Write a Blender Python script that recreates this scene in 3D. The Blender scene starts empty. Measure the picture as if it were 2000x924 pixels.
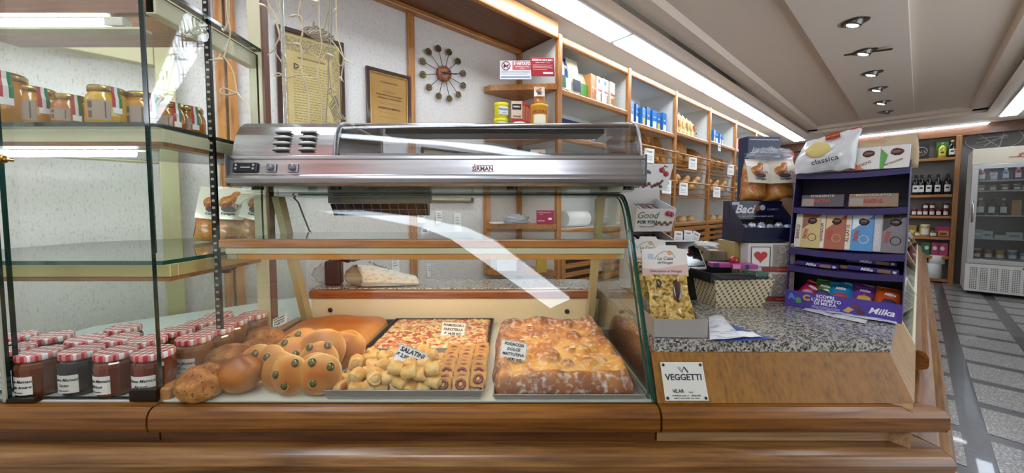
import bpy, bmesh, math, random
from mathutils import Vector, Matrix, noise
random.seed(7)
SC = bpy.context.scene
COL = SC.collection
R = math.radians
# ---------------------------------------------------------------- camera
F, VC, TH, HC = 700.0, 445.0, R(3), 1.2
A = R(41.39)                      # direction of the shelving wall
B = A - math.pi/2                 # things that face down the shop
CA, SA = math.cos(A), math.sin(A)
cd = bpy.data.cameras.new('camera'); cam = bpy.data.objects.new('camera', cd); COL.objects.link(cam)
cam.location = (0, 0, HC); cam.rotation_euler = (R(90)-TH, 0, 0)
cd.sensor_width = 36; cd.lens = 36*F/2000; cd.shift_y = -(462-VC)/2000; cd.clip_start = .02
SC.camera = cam
# ---------------------------------------------------------------- world, exposure
w = bpy.data.worlds.new('world'); SC.world = w; w.use_nodes = True
w.node_tree.nodes['Background'].inputs[0].default_value = (.75, .82, 1, 1)
w.node_tree.nodes['Background'].inputs[1].default_value = .3
SC.view_settings.view_transform = 'Standard'; SC.view_settings.look = 'None'
SC.view_settings.exposure = 0.24; SC.view_settings.gamma = 1
LIGHT = 12.5      # strength of the ceiling diffusers
TUBE = 46.0       # tubes in the cabinets

# ---------------------------------------------------------------- measuring helpers (pixel of the photograph -> point on a real plane)
def ray(u, v):
    x = (u-1000)/F; y = (VC-v)/F
    return (x, math.cos(TH)+y*math.sin(TH), -math.sin(TH)+y*math.cos(TH))
def PY(u, v, Y): r = ray(u, v); k = Y/r[1]; return Vector((k*r[0], Y, HC+k*r[2]))
def PZ(u, v, z): r = ray(u, v); k = (z-HC)/r[2]; return Vector((k*r[0], k*r[1], z))
def TN(p): return Vector((p[0]*CA+p[1]*SA, -p[0]*SA+p[1]*CA, p[2]))
def XY(t, n, z=0): return Vector((t*CA-n*SA, t*SA+n*CA, z))
def PN(u, v, n): r = ray(u, v); k = n/(-r[0]*SA+r[1]*CA); return TN((k*r[0], k*r[1], HC+k*r[2]))
def PT(u, v, t): r = ray(u, v); k = t/(r[0]*CA+r[1]*SA); return TN((k*r[0], k*r[1], HC+k*r[2]))

# ---------------------------------------------------------------- materials
def lin(c):
    if isinstance(c, str):
        c = [int(c[i:i+2], 16)/255 for i in (0, 2, 4)]
    return tuple((x/12.92 if x <= .04045 else ((x+.055)/1.055)**2.4) for x in c)+(1,)
_M = {}
def _new(name):
    m = bpy.data.materials.new(name); m.use_nodes = True
    return m, m.node_tree, m.node_tree.nodes['Principled BSDF']
def _bump(nt, b, fac, strength, dist=.002):
    bn = nt.nodes.new('ShaderNodeBump'); bn.inputs['Strength'].default_value = strength; bn.inputs['Distance'].default_value = dist
    nt.links.new(fac, bn.inputs['Height']); nt.links.new(bn.outputs[0], b.inputs['Normal'])
def _coord(nt, scale, kind='Object', rnd=False):
    tc = nt.nodes.new('ShaderNodeTexCoord'); mp = nt.nodes.new('ShaderNodeMapping')
    mp.inputs['Scale'].default_value = scale
    nt.links.new(tc.outputs[kind], mp.inputs[0])
    if rnd:
        oi = nt.nodes.new('ShaderNodeObjectInfo'); mu = nt.nodes.new('ShaderNodeMath'); mu.operation = 'MULTIPLY'; mu.inputs[1].default_value = 37
        nt.links.new(oi.outputs['Random'], mu.inputs[0]); nt.links.new(mu.outputs[0], mp.inputs['Location'])
    return mp.outputs[0]
def mat(name, c, rough=.5, metal=0, trans=0, emit=0, coat=0, ior=None, alpha=1, bump=None):
    if name in _M: return _M[name]
    m, nt, b = _new(name)
    b.inputs['Base Color'].default_value = lin(c); b.inputs['Roughness'].default_value = rough; b.inputs['Metallic'].default_value = metal
    b.inputs['Transmission Weight'].default_value = trans; b.inputs['Coat Weight'].default_value = coat; b.inputs['Coat Roughness'].default_value = .08
    b.inputs['Alpha'].default_value = alpha
    if ior: b.inputs['IOR'].default_value = ior
    if emit: b.inputs['Emission Color'].default_value = lin(c); b.inputs['Emission Strength'].default_value = emit
    if bump:
        t = nt.nodes.new('ShaderNodeTexNoise'); t.inputs['Scale'].default_value = bump[0]; t.inputs['Detail'].default_value = 4
        nt.links.new(_coord(nt, (1, 1, 1)), t.inputs[0]); _bump(nt, b, t.outputs[0], bump[1])
    _M[name] = m; return m
def ramp(nt, fac, stops, const=False):
    r = nt.nodes.new('ShaderNodeValToRGB'); e = r.color_ramp.elements
    if const: r.color_ramp.interpolation = 'CONSTANT'
    while len(e) < len(stops): e.new(.5)
    for i, (p, c) in enumerate(stops): e[i].position = p; e[i].color = lin(c)
    nt.links.new(fac, r.inputs[0]); return r.outputs[0]
def tex(name, stops, kind='noise', scale=10, stretch=(1, 1, 1), rough=.5, bump=0, detail=6, dist=0, coat=0, metal=0, rnd=False, const=False, bd=.002, rr=None):
    """noise / voronoi driven colour with optional relief"""
    if name in _M: return _M[name]
    m, nt, b = _new(name)
    co = _coord(nt, stretch, rnd=rnd)
    if kind == 'noise':
        t = nt.nodes.new('ShaderNodeTexNoise'); t.inputs['Detail'].default_value = detail; t.inputs['Distortion'].default_value = dist; o = t.outputs[0]
    elif kind == 'voronoi':
        t = nt.nodes.new('ShaderNodeTexVoronoi'); s = nt.nodes.new('ShaderNodeSeparateColor'); nt.links.new(t.outputs['Color'], s.inputs[0]); o = s.outputs[0]
    else:
        t = nt.nodes.new('ShaderNodeTexWave'); t.inputs['Distortion'].default_value = dist; t.inputs['Detail'].default_value = detail; o = t.outputs[1]
    t.inputs['Scale'].default_value = scale
    nt.links.new(co, t.inputs['Vector'])
    nt.links.new(ramp(nt, o, stops, const), b.inputs['Base Color'])
    b.inputs['Roughness'].default_value = rough; b.inputs['Coat Weight'].default_value = coat; b.inputs['Metallic'].default_value = metal
    if bump: _bump(nt, b, o, bump, bd)
    _M[name] = m; return m
def wood(name, dark, mid, light, axis='x', rough=.32, scale=1., coat=.25):
    if name in _M: return _M[name]
    m, nt, b = _new(name)
    k = {'x': (1.2, 14, 14), 'y': (14, 1.2, 14), 'z': (14, 14, 1.2)}[axis]
    co = _coord(nt, tuple(a*scale for a in k))
    n1 = nt.nodes.new('ShaderNodeTexNoise'); n1.inputs['Scale'].default_value = 1.0; n1.inputs['Detail'].default_value = 8; n1.inputs['Distortion'].default_value = 1.2
    nt.links.new(co, n1.inputs[0])
    k2 = {'x': (6, 160, 160), 'y': (160, 6, 160), 'z': (160, 160, 6)}[axis]
    n2 = nt.nodes.new('ShaderNodeTexNoise'); n2.inputs['Scale'].default_value = 1.0; n2.inputs['Detail'].default_value = 3
    nt.links.new(_coord(nt, tuple(a*scale for a in k2)), n2.inputs[0])
    w_ = nt.nodes.new('ShaderNodeMath'); w_.operation = 'PINGPONG'; w_.inputs[1].default_value = .09
    nt.links.new(n1.outputs[0], w_.inputs[0])
    s = nt.nodes.new('ShaderNodeMath'); s.operation = 'MULTIPLY'; s.inputs[1].default_value = 3.6; nt.links.new(w_.outputs[0], s.inputs[0])
    a = nt.nodes.new('ShaderNodeMath'); a.operation = 'MULTIPLY_ADD'; a.inputs[1].default_value = 1.1; nt.links.new(n2.outputs[0], a.inputs[0]); nt.links.new(s.outputs[0], a.inputs[2])
    h = nt.nodes.new('ShaderNodeMath'); h.operation = 'MULTIPLY'; h.inputs[1].default_value = .68; nt.links.new(a.outputs[0], h.inputs[0])
    nt.links.new(ramp(nt, h.outputs[0], [(.22, dark), (.5, mid), (.85, light)]), b.inputs['Base Color'])
    b.inputs['Roughness'].default_value = rough; b.inputs['Coat Weight'].default_value = coat; b.inputs['Coat Roughness'].default_value = .2
    _bump(nt, b, h.outputs[0], .15, .0006)
    _M[name] = m; return m
def glass(name, tint='ffffff', f0=.024, k=1.0):
    """clear pane: see-through, mirror part after Schlick, same from both sides"""
    if name in _M: return _M[name]
    m = bpy.data.materials.new(name); m.use_nodes = True; nt = m.node_tree; nt.nodes.clear()
    out = nt.nodes.new('ShaderNodeOutputMaterial'); mx = nt.nodes.new('ShaderNodeMixShader')
    tr = nt.nodes.new('ShaderNodeBsdfTransparent'); tr.inputs[0].default_value = lin(tint)
    gl = nt.nodes.new('ShaderNodeBsdfGlossy'); gl.inputs['Roughness'].default_value = .01
    lw = nt.nodes.new('ShaderNodeLayerWeight'); lw.inputs[0].default_value = .5
    p = nt.nodes.new('ShaderNodeMath'); p.operation = 'POWER'; p.inputs[1].default_value = 4
    q = nt.nodes.new('ShaderNodeMath'); q.operation = 'MULTIPLY_ADD'; q.inputs[1].default_value = (1-f0)*k; q.inputs[2].default_value = f0
    nt.links.new(lw.outputs['Facing'], p.inputs[0]); nt.links.new(p.outputs[0], q.inputs[0]); nt.links.new(q.outputs[0], mx.inputs[0])
    nt.links.new(tr.outputs[0], mx.inputs[1]); nt.links.new(gl.outputs[0], mx.inputs[2]); nt.links.new(mx.outputs[0], out.inputs[0])
    _M[name] = m; return m

# ---------------------------------------------------------------- mesh building
class MB:
    def __init__(s): s.v = []; s.f = []; s.m = []; s.s = []
    def add(s, vs, fs, m=0, sm=False, M=None):
        o = len(s.v)
        s.v += [tuple(M @ Vector(v)) if M else tuple(v) for v in vs]
        for f in fs: s.f.append(tuple(i+o for i in f)); s.m.append(m); s.s.append(sm)
        return s
    def box(s, x0, x1, y0, y1, z0, z1, m=0, M=None):
        vs = [(x, y, z) for z in (z0, z1) for y in (y0, y1) for x in (x0, x1)]
        return s.add(vs, [(0, 2, 3, 1), (4, 5, 7, 6), (0, 1, 5, 4), (2, 6, 7, 3), (0, 4, 6, 2), (1, 3, 7, 5)], m, False, M)
    def cbox(s, c, d, m=0, M=None):
        return s.box(c[0]-d[0]/2, c[0]+d[0]/2, c[1]-d[1]/2, c[1]+d[1]/2, c[2]-d[2]/2, c[2]+d[2]/2, m, M)
    def prism(s, pts, a0, a1, axis='x', m=0, M=None, sm=False, caps=True):
        """closed outline pts in the two other axes, extruded a0..a1"""
        def P(a, p):
            return {'x': (a, p[0], p[1]), 'y': (p[0], a, p[1]), 'z': (p[0], p[1], a)}[axis]
        n = len(pts); vs = [P(a0, p) for p in pts]+[P(a1, p) for p in pts]
        fs = [(i, (i+1) % n, n+(i+1) % n, n+i) for i in range(n)]
        s.add(vs, fs, m, sm, M)
        if caps: s.add(vs, [tuple(range(n))[::-1], tuple(range(n, 2*n))], m, False, M)
        return s
    def tube(s, pts, r, seg=8, m=0, M=None, close=False):
        pts = [Vector(p) for p in pts]; n = len(pts); vs = []; fs = []
        up = Vector((.13, .27, .95))
        for i, p in enumerate(pts):
            if close: t = pts[(i+1) % n]-pts[i-1]
            else: t = pts[min(i+1, n-1)]-pts[max(i-1, 0)]
            t.normalize(); a = t.cross(up)
            if a.length < .05: a = t.cross(Vector((1, 0, 0)))
            a.normalize(); b = t.cross(a); rr = r[i] if isinstance(r, (list, tuple)) else r
            vs += [p+(a*math.cos(2*math.pi*j/seg)+b*math.sin(2*math.pi*j/seg))*rr for j in range(seg)]
        for i in range(n if close else n-1):
            k = (i+1) % n
            for j in range(seg):
                j2 = (j+1) % seg
                fs.append((i*seg+j, k*seg+j, k*seg+j2, i*seg+j2))
        s.add(vs, fs, m, True, M)
        if not close: s.add(vs, [tuple(range(seg)), tuple(range((n-1)*seg, n*seg))[::-1]], m, False, M)
        return s
    def lathe(s, prof, seg=20, m=0, M=None, sm=True, sx=1, sy=1):
        n = len(prof); vs = []; fs = []
        for r, z in prof:
            vs += [(r*sx*math.cos(2*math.pi*j/seg), r*sy*math.sin(2*math.pi*j/seg), z) for j in range(seg)]
        for i in range(n-1):
            for j in range(seg):
                j2 = (j+1) % seg
                fs.append((i*seg+j, i*seg+j2, (i+1)*seg+j2, (i+1)*seg+j))
        s.add(vs, fs, m, sm, M)
        s.add(vs, [tuple(range(seg))[::-1], tuple(range((n-1)*seg, n*seg))], m, False, M)
        return s
    def disc(s, c, r, seg=16, m=0, M=None, sx=1, sy=1):
        return s.add([(c[0]+r*sx*math.cos(2*math.pi*j/seg), c[1]+r*sy*math.sin(2*math.pi*j/seg), c[2]) for j in range(seg)], [tuple(range(seg))], m, False, M)
    def blob(s, r, amp=.1, freq=2., seed=0, nu=24, nv=14, m=0, M=None, flat=0, pw=1.0):
        """rounded lump with an uneven surface; flat cuts the underside, pw<1 makes it boxier"""
        vs = []; fs = []
        sg = lambda a: math.copysign(abs(a)**pw, a)
        for i in range(nv+1):
            ph = math.pi*i/nv
            for j in range(nu):
                th = 2*math.pi*j/nu
                d = Vector((sg(math.cos(th))*sg(math.sin(ph)), sg(math.sin(th))*sg(math.sin(ph)), sg(math.cos(ph))))
                q = 1+amp*noise.fractal(d*freq+Vector((seed*3.1, seed, 0)), 1, 2, 3)
                z = d.z*r[2]*q
                if flat and z < -r[2]*flat: z = -r[2]*flat
                vs.append((d.x*r[0]*q, d.y*r[1]*q, z))
        for i in range(nv):
            for j in range(nu):
                j2 = (j+1) % nu
                fs.append((i*nu+j, (i+1)*nu+j, (i+1)*nu+j2, i*nu+j2))
        return s.add(vs, fs, m, True, M)
    def sheet(s, nx, ny, fn, m=0, M=None, sm=True):
        vs = [fn(i/nx, j/ny) for j in range(ny+1) for i in range(nx+1)]
        fs = [(j*(nx+1)+i, j*(nx+1)+i+1, (j+1)*(nx+1)+i+1, (j+1)*(nx+1)+i) for j in range(ny) for i in range(nx)]
        return s.add(vs, fs, m, sm, M)
    def mesh(s, name, mats):
        me = bpy.data.meshes.new(name); me.from_pydata(s.v, [], s.f)
        for a in (mats if isinstance(mats, (list, tuple)) else [mats]): me.materials.append(a)
        me.polygons.foreach_set('material_index', s.m); me.polygons.foreach_set('use_smooth', s.s)
        me.update(); return me
    def build(s, name, mats, parent=None, loc=None, rz=0, bevel=0, seg=2, rot=None):
        o = bpy.data.objects.new(name, s.mesh(name, mats)); COL.objects.link(o)
        if parent: o.parent = parent
        if loc is not None: o.location = loc
        o.rotation_euler = rot if rot else (0, 0, rz)
        if bevel:
            b = o.modifiers.new('bevel', 'BEVEL'); b.width = bevel; b.segments = seg; b.limit_method = 'ANGLE'; b.angle_limit = R(35); b.harden_normals = False
        return o
def tag(o, label=None, cat=None, group=None, kind=None):
    if label: o['label'] = label
    if cat: o['category'] = cat
    if group: o['group'] = group
    if kind: o['kind'] = kind
    return o
def thing(name, label, cat, loc=(0, 0, 0), rz=0, group=None, rot=None):
    o = bpy.data.objects.new(name, None); COL.objects.link(o); o.empty_display_size = .05
    o.location = loc; o.rotation_euler = rot if rot else (0, 0, rz)
    return tag(o, label, cat, group)
def copy_tree(o, loc=None, rz=None, label=None, parent=None, group=None, scale=None):
    c = o.copy(); COL.objects.link(c)
    if parent: c.parent = parent
    if loc is not None: c.location = loc
    if rz is not None: c.rotation_euler = rz if isinstance(rz, tuple) else (0, 0, rz)
    if label: c['label'] = label
    if group: c['group'] = group
    if scale: c.scale = scale
    for ch in KIDS(o): copy_tree(ch, parent=c)
    return c
def KIDS(o): return [x for x in COL.objects if x.parent == o]
def text(body, size, loc, m, parent, rot=(R(90), 0, 0), align='CENTER', shear=0, bold=0, name='lettering', sx=1, spacing=1, ext=.0002):
    cu = bpy.data.curves.new(name, 'FONT'); cu.body = body; cu.size = size; cu.align_x = align; cu.align_y = 'CENTER'
    cu.shear = shear; cu.offset = bold*size; cu.extrude = ext; cu.resolution_u = 2; cu.space_character = spacing
    cu.materials.append(m); tmp = bpy.data.objects.new(name, cu)
    me = bpy.data.meshes.new_from_object(tmp); me.name = name; bpy.data.objects.remove(tmp)
    o = bpy.data.objects.new(name, me); COL.objects.link(o)
    o.parent = parent; o.location = loc; o.rotation_euler = rot; o.scale = (sx, 1, 1)
    return o
ORD = 'first second third fourth fifth sixth seventh eighth ninth tenth eleventh twelfth'.split()

# ---------------------------------------------------------------- shared materials
OAK_X = wood('oak_x', '6b3e18', '97622a', 'b47f40', 'x')
OAK_Y = wood('oak_y', '6e4320', '9c6a35', 'bb8a50', 'y')
OAK_Z = wood('oak_z', '6e4320', '9c6a35', 'bb8a50', 'z')
OAKL_X = wood('oak_pale_x', '7d5a36', 'a88358', 'c4a27a', 'x', .38)
PINE_X = wood('honey_wood_x', '8a5526', 'b5783a', 'cc9150', 'x', .35)
PINE_Y = wood('honey_wood_y', '8a5526', 'b5783a', 'cc9150', 'y', .35)
PINE_Z = wood('honey_wood_z', '8a5526', 'b5783a', 'cc9150', 'z', .35)
WALLP = tex('wallpaper', [(.30, 'bfb9b3'), (.42, 'd8d2cc'), (.7, 'ddd8d2')], scale=170, stretch=(1, 1, .4), rough=.75, bump=.25, detail=3, bd=.0008)
WHITEPAN = mat('white_laminate', 'dcdad4', .35)
CREAM = mat('cream_metal', 'cfc8a6', .38)
CREAMD = mat('olive_cream_metal', 'b5ac84', .35, .2)
GRANITE = None
GLASS = glass('clear_glass', 'fcfefd')
GLASSG = glass('shelf_glass', 'f0f8f4', .05)
GEDGE = mat('glass_edge', '174c3f', .12, coat=.5)
GEDGED = mat('dark_glass_edge', '0d2a24', .12, coat=.5)
STEEL = mat('brushed_steel', 'a9a6a6', .24, 1)
CHROME = mat('chrome', 'd8d8d8', .08, 1)
BLACK = mat('black_plastic', '141416', .35)
WHITE = mat('white_paper', 'ecebe6', .6)
INK = mat('black_ink', '1b1b22', .6)
CEIL = mat('ceiling_paint', 'e2d3c3', .8)
LAMPW = mat('lit_diffuser', 'e6f2ff', .5, emit=LIGHT)
TUBEW = mat('lit_tube', 'ddecf2', .5, emit=TUBE)
def granite():
    m, nt, b = _new('granite')
    v = nt.nodes.new('ShaderNodeTexVoronoi'); v.inputs['Scale'].default_value = 250
    n = nt.nodes.new('ShaderNodeTexNoise'); n.inputs['Scale'].default_value = 120; n.inputs['Detail'].default_value = 3
    co = _coord(nt, (1, 1, 1)); nt.links.new(co, v.inputs['Vector']); nt.links.new(co, n.inputs[0])
    s = nt.nodes.new('ShaderNodeSeparateColor'); nt.links.new(v.outputs['Color'], s.inputs[0])
    a = nt.nodes.new('ShaderNodeMath'); a.operation = 'ADD'; nt.links.new(s.outputs[0], a.inputs[0]); nt.links.new(n.outputs[0], a.inputs[1])
    h = nt.nodes.new('ShaderNodeMath'); h.operation = 'MULTIPLY'; h.inputs[1].default_value = .5; nt.links.new(a.outputs[0], h.inputs[0])
    nt.links.new(ramp(nt, h.outputs[0], [(.24, '2a2a2c'), (.36, '59564f'), (.5, '96918a'), (.66, 'bcb7ad')]), b.inputs['Base Color'])
    b.inputs['Roughness'].default_value = .22; b.inputs['Coat Weight'].default_value = .3
    return m
GRANITE = granite()
# ================================================================ THE SETTING (frame: t along the shelving wall, n across)
T0, T1, N0, N1 = -1.0, 9.25, -1.5, 2.14
ZC = 2.52
def struct(name, mb, m, rz=A, bevel=0, parent=None):
    o = mb.build(name, m, parent, rz=rz if not parent else 0, bevel=bevel)
    if not parent: o['kind'] = 'structure'
    return o
DKFLOOR = tex('dark_grey_floor', [(.3, '3a3a3c'), (.7, '4a4a4c')], scale=30, rough=.3, coat=.3)
TILE = tex('speckled_grey_tile', [(.34, '57524f'), (.45, '7d7874'), (.55, '8d8a86'), (.66, 'b5b2ae')], scale=95, rough=.28, bump=.05, detail=8, coat=.3)
fl = struct('floor', MB().box(T0, T1, N0-.8, N1, -.1, 0), DKFLOOR)
tile_me = None
cols = [(-.195+.09, -.195)] if False else []
for c in range(7):
    n1_ = -.29-.43*c; n0_ = n1_-.335
    if c == 6: n1_, n0_ = -.205, -.14; n1_, n0_ = -.14, -.195
    for k in range(-2, 18):
        t0 = 2.655+.478*(k-1); 
        if t0 > 8.9: continue
        if n0_ < N0-.8: continue
        q = MB().box(0, .385, 0, n1_-n0_, -.001, .0025)
        o = bpy.data.objects.new('tile', q.mesh('tile', TILE)) if k == -2 else bpy.data.objects.new('tile', _prev)
        _prev = o.data; COL.objects.link(o); o.parent = fl; o.location = (t0, n0_, 0)
struct('wall_left', MB().box(T0, T1, N1, N1+.1, 0, 2.75), WALLP)
DARKW = mat('grey_back_wall', '77736f', .7)
struct('wall_back', MB().box(T1, T1+.1, N0-.8, N1+.1, 0, 2.75), DARKW)
struct('wall_right', MB().box(T0, T1, N0-.9, N0-.8, 0, 2.75), mat('right_wall_wood', 'c4b8a8', .5))
struct('wall_front', MB().box(T0-.1, T0, N0-.9, N1+.1, 0, 2.75), mat('front_wall_paint', 'ddd6cc', .7))
FILL_PANE = mat('fill_light_pane', 'dfe8f2', .5, emit=2.6)  # unseen glowing pane, added to brighten the ceiling
wn_ = thing('fill_window', 'unseen glowing window added to brighten the ceiling, opposite the shelving bays', 'window', (0, 0, 0), A); wn_['kind'] = 'structure'; del wn_['category']; wn_.name = 'fill_window_1'
MB().box(1.0, 5.0, N0-.799, N0-.790, .35, 2.25).build('pane', FILL_PANE, wn_)
for a, b in ((.95, 1.0), (2.97, 3.03), (5.0, 5.05)): MB().box(a, b, N0-.799, N0-.76, .30, 2.30).build('fill_window_frame', PINE_Z, wn_)
for a, b in ((.30, .35), (2.25, 2.30)): MB().box(.95, 5.05, N0-.799, N0-.76, a, b).build('fill_window_frame', PINE_X, wn_)
bn_ = MB().box(T0+.001, T0+.02, .35, .80, 1.62, 2.12); tag(bn_.build('red_banner', tex('red_cloth', [(.4, 'b02c10'), (.6, 'd8431c')], scale=12, stretch=(1, 4, .3), rough=.7), rz=A), 'red-orange cloth banner on the wall behind the viewer, mirrored in the steel unit', 'banner')
# ceiling with a coffer and a dropped centre panel
cb = MB()
CN0, CN1, CT1 = -.42, 1.20, 7.95
def frame_prism(n_a, n_b, z): pass
cb.box(T0, T1, 1.34, N1, ZC, ZC+.1)                       # low border left
cb.box(T0, T1, N0-.8, -.56, ZC, ZC+.1)                    # low border right
cb.box(8.15, T1, -.56, 1.34, ZC, ZC+.1)                   # low border at the end
cb.prism([(1.34, ZC), (1.34, ZC+.04), (1.21, ZC+.04), (1.19, ZC+.09), (1.34, ZC+.12)], T0, 8.15, 'x')
cb.prism([(-.56, ZC), (-.56, ZC+.04), (-.43, ZC+.04), (-.41, ZC+.09), (-.56, ZC+.12)], T0, 8.15, 'x')
cb.box(8.0, 8.15, -.56, 1.34, ZC+.04, ZC+.12)
cb.box(T0, 8.15, -.56, 1.34, ZC+.09, ZC+.15)
ceil = struct('ceiling', cb, CEIL)
struct('ceiling_panel', MB().box(T0, 7.72, .10, .64, ZC+.045, ZC+.09), mat('ceiling_panel_paint', 'e2d6c9', .75), bevel=.004)
# dark wood fascia along the end wall
DKWOOD = wood('dark_fascia_wood', '4a2c18', '6b4226', '84562f', 'y', .4)
struct('trim_1', MB().box(9.13, 9.24, -2.2, 2.13, 2.36, 2.515), DKWOOD, bevel=.005)
# ---------------------------------------------------------------- ceiling lights
def strip_light(t0, t1, n0, n1, label, z=ZC, end=False):
    L = thing('ceiling_light', label, 'light', XY(t0, n0, z), A, 'fluorescent ceiling strip sections')
    w_ = n1-n0; l_ = t1-t0
    f = MB(); f.box(0, l_, 0, .014, -.012, .0); f.box(0, l_, w_-.014, w_, -.012, 0); f.box(0, .02, .014, w_-.014, -.012, 0); f.box(l_-.02, l_, .014, w_-.014, -.012, 0)
    f.build('frame', mat('white_light_frame', 'd9dde0', .4), L)
    MB().box(.02, l_-.02, .014, w_-.014, -.020, -.003).build('diffuser', LAMPW, L)
segs = [-.25, .95, 2.5, 4.3, 6.1, 7.45, 8.75]
nm = ['over the jar cabinet', 'over the framed certificates', 'above the first shelf bays', 'above the third and fourth bread bays', 'above the last bread bay', 'meeting the end wall corner']
for i in range(6):
    strip_light(segs[i]+.01, segs[i+1]-.01, 1.47, 1.66, 'bright fluorescent ceiling strip section '+nm[i])
segs2 = [1.6, 2.2, 3.0, 4.8, 6.6, 8.6]
for i in range(5):
    strip_light(segs2[i]+.01, segs2[i+1]-.01, -.86, -.69, 'bright fluorescent ceiling strip in the row on the fridge side, '+ORD[4-i]+' from the end wall')
L = thing('ceiling_light', 'bright fluorescent strip crossing the ceiling behind the viewer, mirrored in the curved glass', 'light', XY(-.60, -1.25, ZC), A)
MB().box(0, .26, 0, 2.9, -.01, 0).build('frame', _M['white_light_frame'], L)
MB().box(.014, .246, .02, 2.88, -.03, -.0101).build('diffuser', LAMPW, L)
L = thing('ceiling_light', 'narrow bright strip light running across the ceiling along the end wall', 'light', XY(9.0, -.66, ZC), A)
MB().box(0, .10, 0, 2.1, -.01, 0).build('frame', _M['white_light_frame'], L)
MB().box(.015, .085, .02, 2.08, -.03, -.0101).build('diffuser', LAMPW, L)
# downlights
spot = thing('downlight', 'x', 'light', XY(3.65, .366, ZC+.045), A, 'recessed downlights in the ceiling panel')
MB().lathe([(.085, 0), (.086, -.004), (.07, -.006), (.068, -.001)], 24).build('frame', mat('nickel', '8f8a84', .3, .9), spot)
MB().lathe([(.05, .02), (.052, -.02), (.047, -.03), (.04, -.028), (.04, .0)], 20).build('shade', mat('nickel_dark', '6f6a66', .3, .9), spot, rot=(R(20), 0, 0))
MB().lathe([(.036, -.026), (.034, -.03)], 16).build('bulb', mat('lit_bulb', 'eef6ff', .4, emit=12), spot, rot=(R(20), 0, 0))
dl = [3.65, 4.39, 5.13, 5.84, 6.61, 7.3]
dn = ['nearest the counter, the largest seen', 'with a loose bracket sticking out', 'third from the viewer', 'fourth from the viewer', 'with a warm bulb, fifth from the viewer', 'unlit, at the far end']
spot['label'] = 'round recessed metal downlight '+dn[0]
for i in range(1, 6):
    s_ = copy_tree(spot, XY(dl[i], .366, ZC+.045), A, 'round recessed metal downlight '+dn[i])
    if i == 1:
        MB().box(-.02, .02, -.17, .17, -.014, -.009).build('bracket', _M['nickel_dark'], s_, rot=(R(6), 0, R(8)))
    if i == 5:
        for k in KIDS(s_):
            if k.name.startswith('bulb'):
                k.data = k.data.copy(); k.data.materials.clear(); k.data.materials.append(mat('dead_bulb', '8b8580', .4))
# ================================================================ THE FRONT COUNTER (world axes)
X0, X1 = -.797, .325          # pastry case
YB = .785                     # foot of the sloping front
ZF = .763                     # display floor
def rail_mb(x0, x1, cut0=0, cut1=0):
    pts = [(.772, .762), (.795, .762), (.795, .703), (.775, .703), (.760, .711), (.756, .722), (.757, .745), (.763, .757)]
    mb = MB(); n = len(pts)
    vs = [(x0, *p) for p in pts]+[(x1-cut1*(p[0]-.756), *p) for p in pts]
    mb.add(vs, [(i, (i+1) % n, n+(i+1) % n, n+i) for i in range(n)]); mb.add(vs, [tuple(range(n))[::-1], tuple(range(n, 2*n))])
    return mb
def recess_mb(x0, x1): return MB().box(x0, x1, .785, .86, .676, .703)
OAKF = wood('oak_front_rail', '532c06', '7f4c10', '96601a', 'x', .36, .9, .15)
OAKR = wood('oak_recess', '45240c', '6a3c18', '80502a', 'x', .4)
OAKP = wood('oak_plinth', '50300f', '85592a', 'a67e4a', 'x', .3, .8, .35)
def body_mb(x0, x1, y1=1.35): return MB().box(x0, x1, .80, y1, .05, .676)

# --- plinth nosing running under all units and round the corner
pl = thing('counter_plinth', 'oak nosing and toe panel running under the whole counter and round its corner', 'counter', (0, 0, 0))
prof = [(.80, .676), (.766, .674), (.748, .664), (.741, .648), (.744, .628), (.757, .612), (.785, .60), (.785, .02), (.82, .02), (.82, .676)]
Cx = XY(1.2, -.078)            # outer corner
m_ = MB(); n = len(prof)
xe = .955
vs = [(-1.6, *p) for p in prof]+[(xe-(p[0]-.741)*.42, *p) for p in prof]
m_.add(vs, [(i, (i+1) % n, n+(i+1) % n, n+i) for i in range(n)]); m_.add(vs, [tuple(range(n))[::-1], tuple(range(n, 2*n))])
m_.build('nosing', OAKP, pl, bevel=.004)
# same profile running along t: n = -(depth)
c0 = TN((xe, .741, 0)); m_ = MB()
pr2 = [(c0.y+(p[0]-.741), p[1]) for p in prof]
vs = [(c0.x+(p[0]-c0.y)*.42, *p) for p in pr2]+[(6.6, *p) for p in pr2]
m_.add(vs, [(i, (i+1) % n, n+(i+1) % n, n+i) for i in range(n)]); m_.add(vs, [tuple(range(n))[::-1], tuple(range(n, 2*n))])
m_.build('nosing', OAKP, pl, rz=A, bevel=.004)

# ---------------------------------------------------------------- pastry case
pc = thing('pastry_case', 'oak-fronted pastry display case with curved glass and cream metal frame', 'display case', (0, 0, 0))
rail_mb(X0+.004, X1-.002).build('front_rail', OAKF, pc, bevel=.004)
recess_mb(X0+.004, X1-.002).build('recess_board', OAKR, pc)
body_mb(X0+.004, X1-.002).build('carcass', OAKR, pc)
FLOORW = mat('cream_display_floor', 'd9d7c8', .25, coat=.2)
MB().box(X0, X1, .796, 1.36, .735, ZF).build('display_floor', FLOORW, pc)
# curved glass
GT = .006
outer = [(.785, .765), (.95, 1.12), (.966, 1.152), (.981, 1.181), (.997, 1.204), (1.014, 1.222), (1.035, 1.236), (1.058, 1.244), (1.085, 1.247), (1.34, 1.247)]
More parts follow.
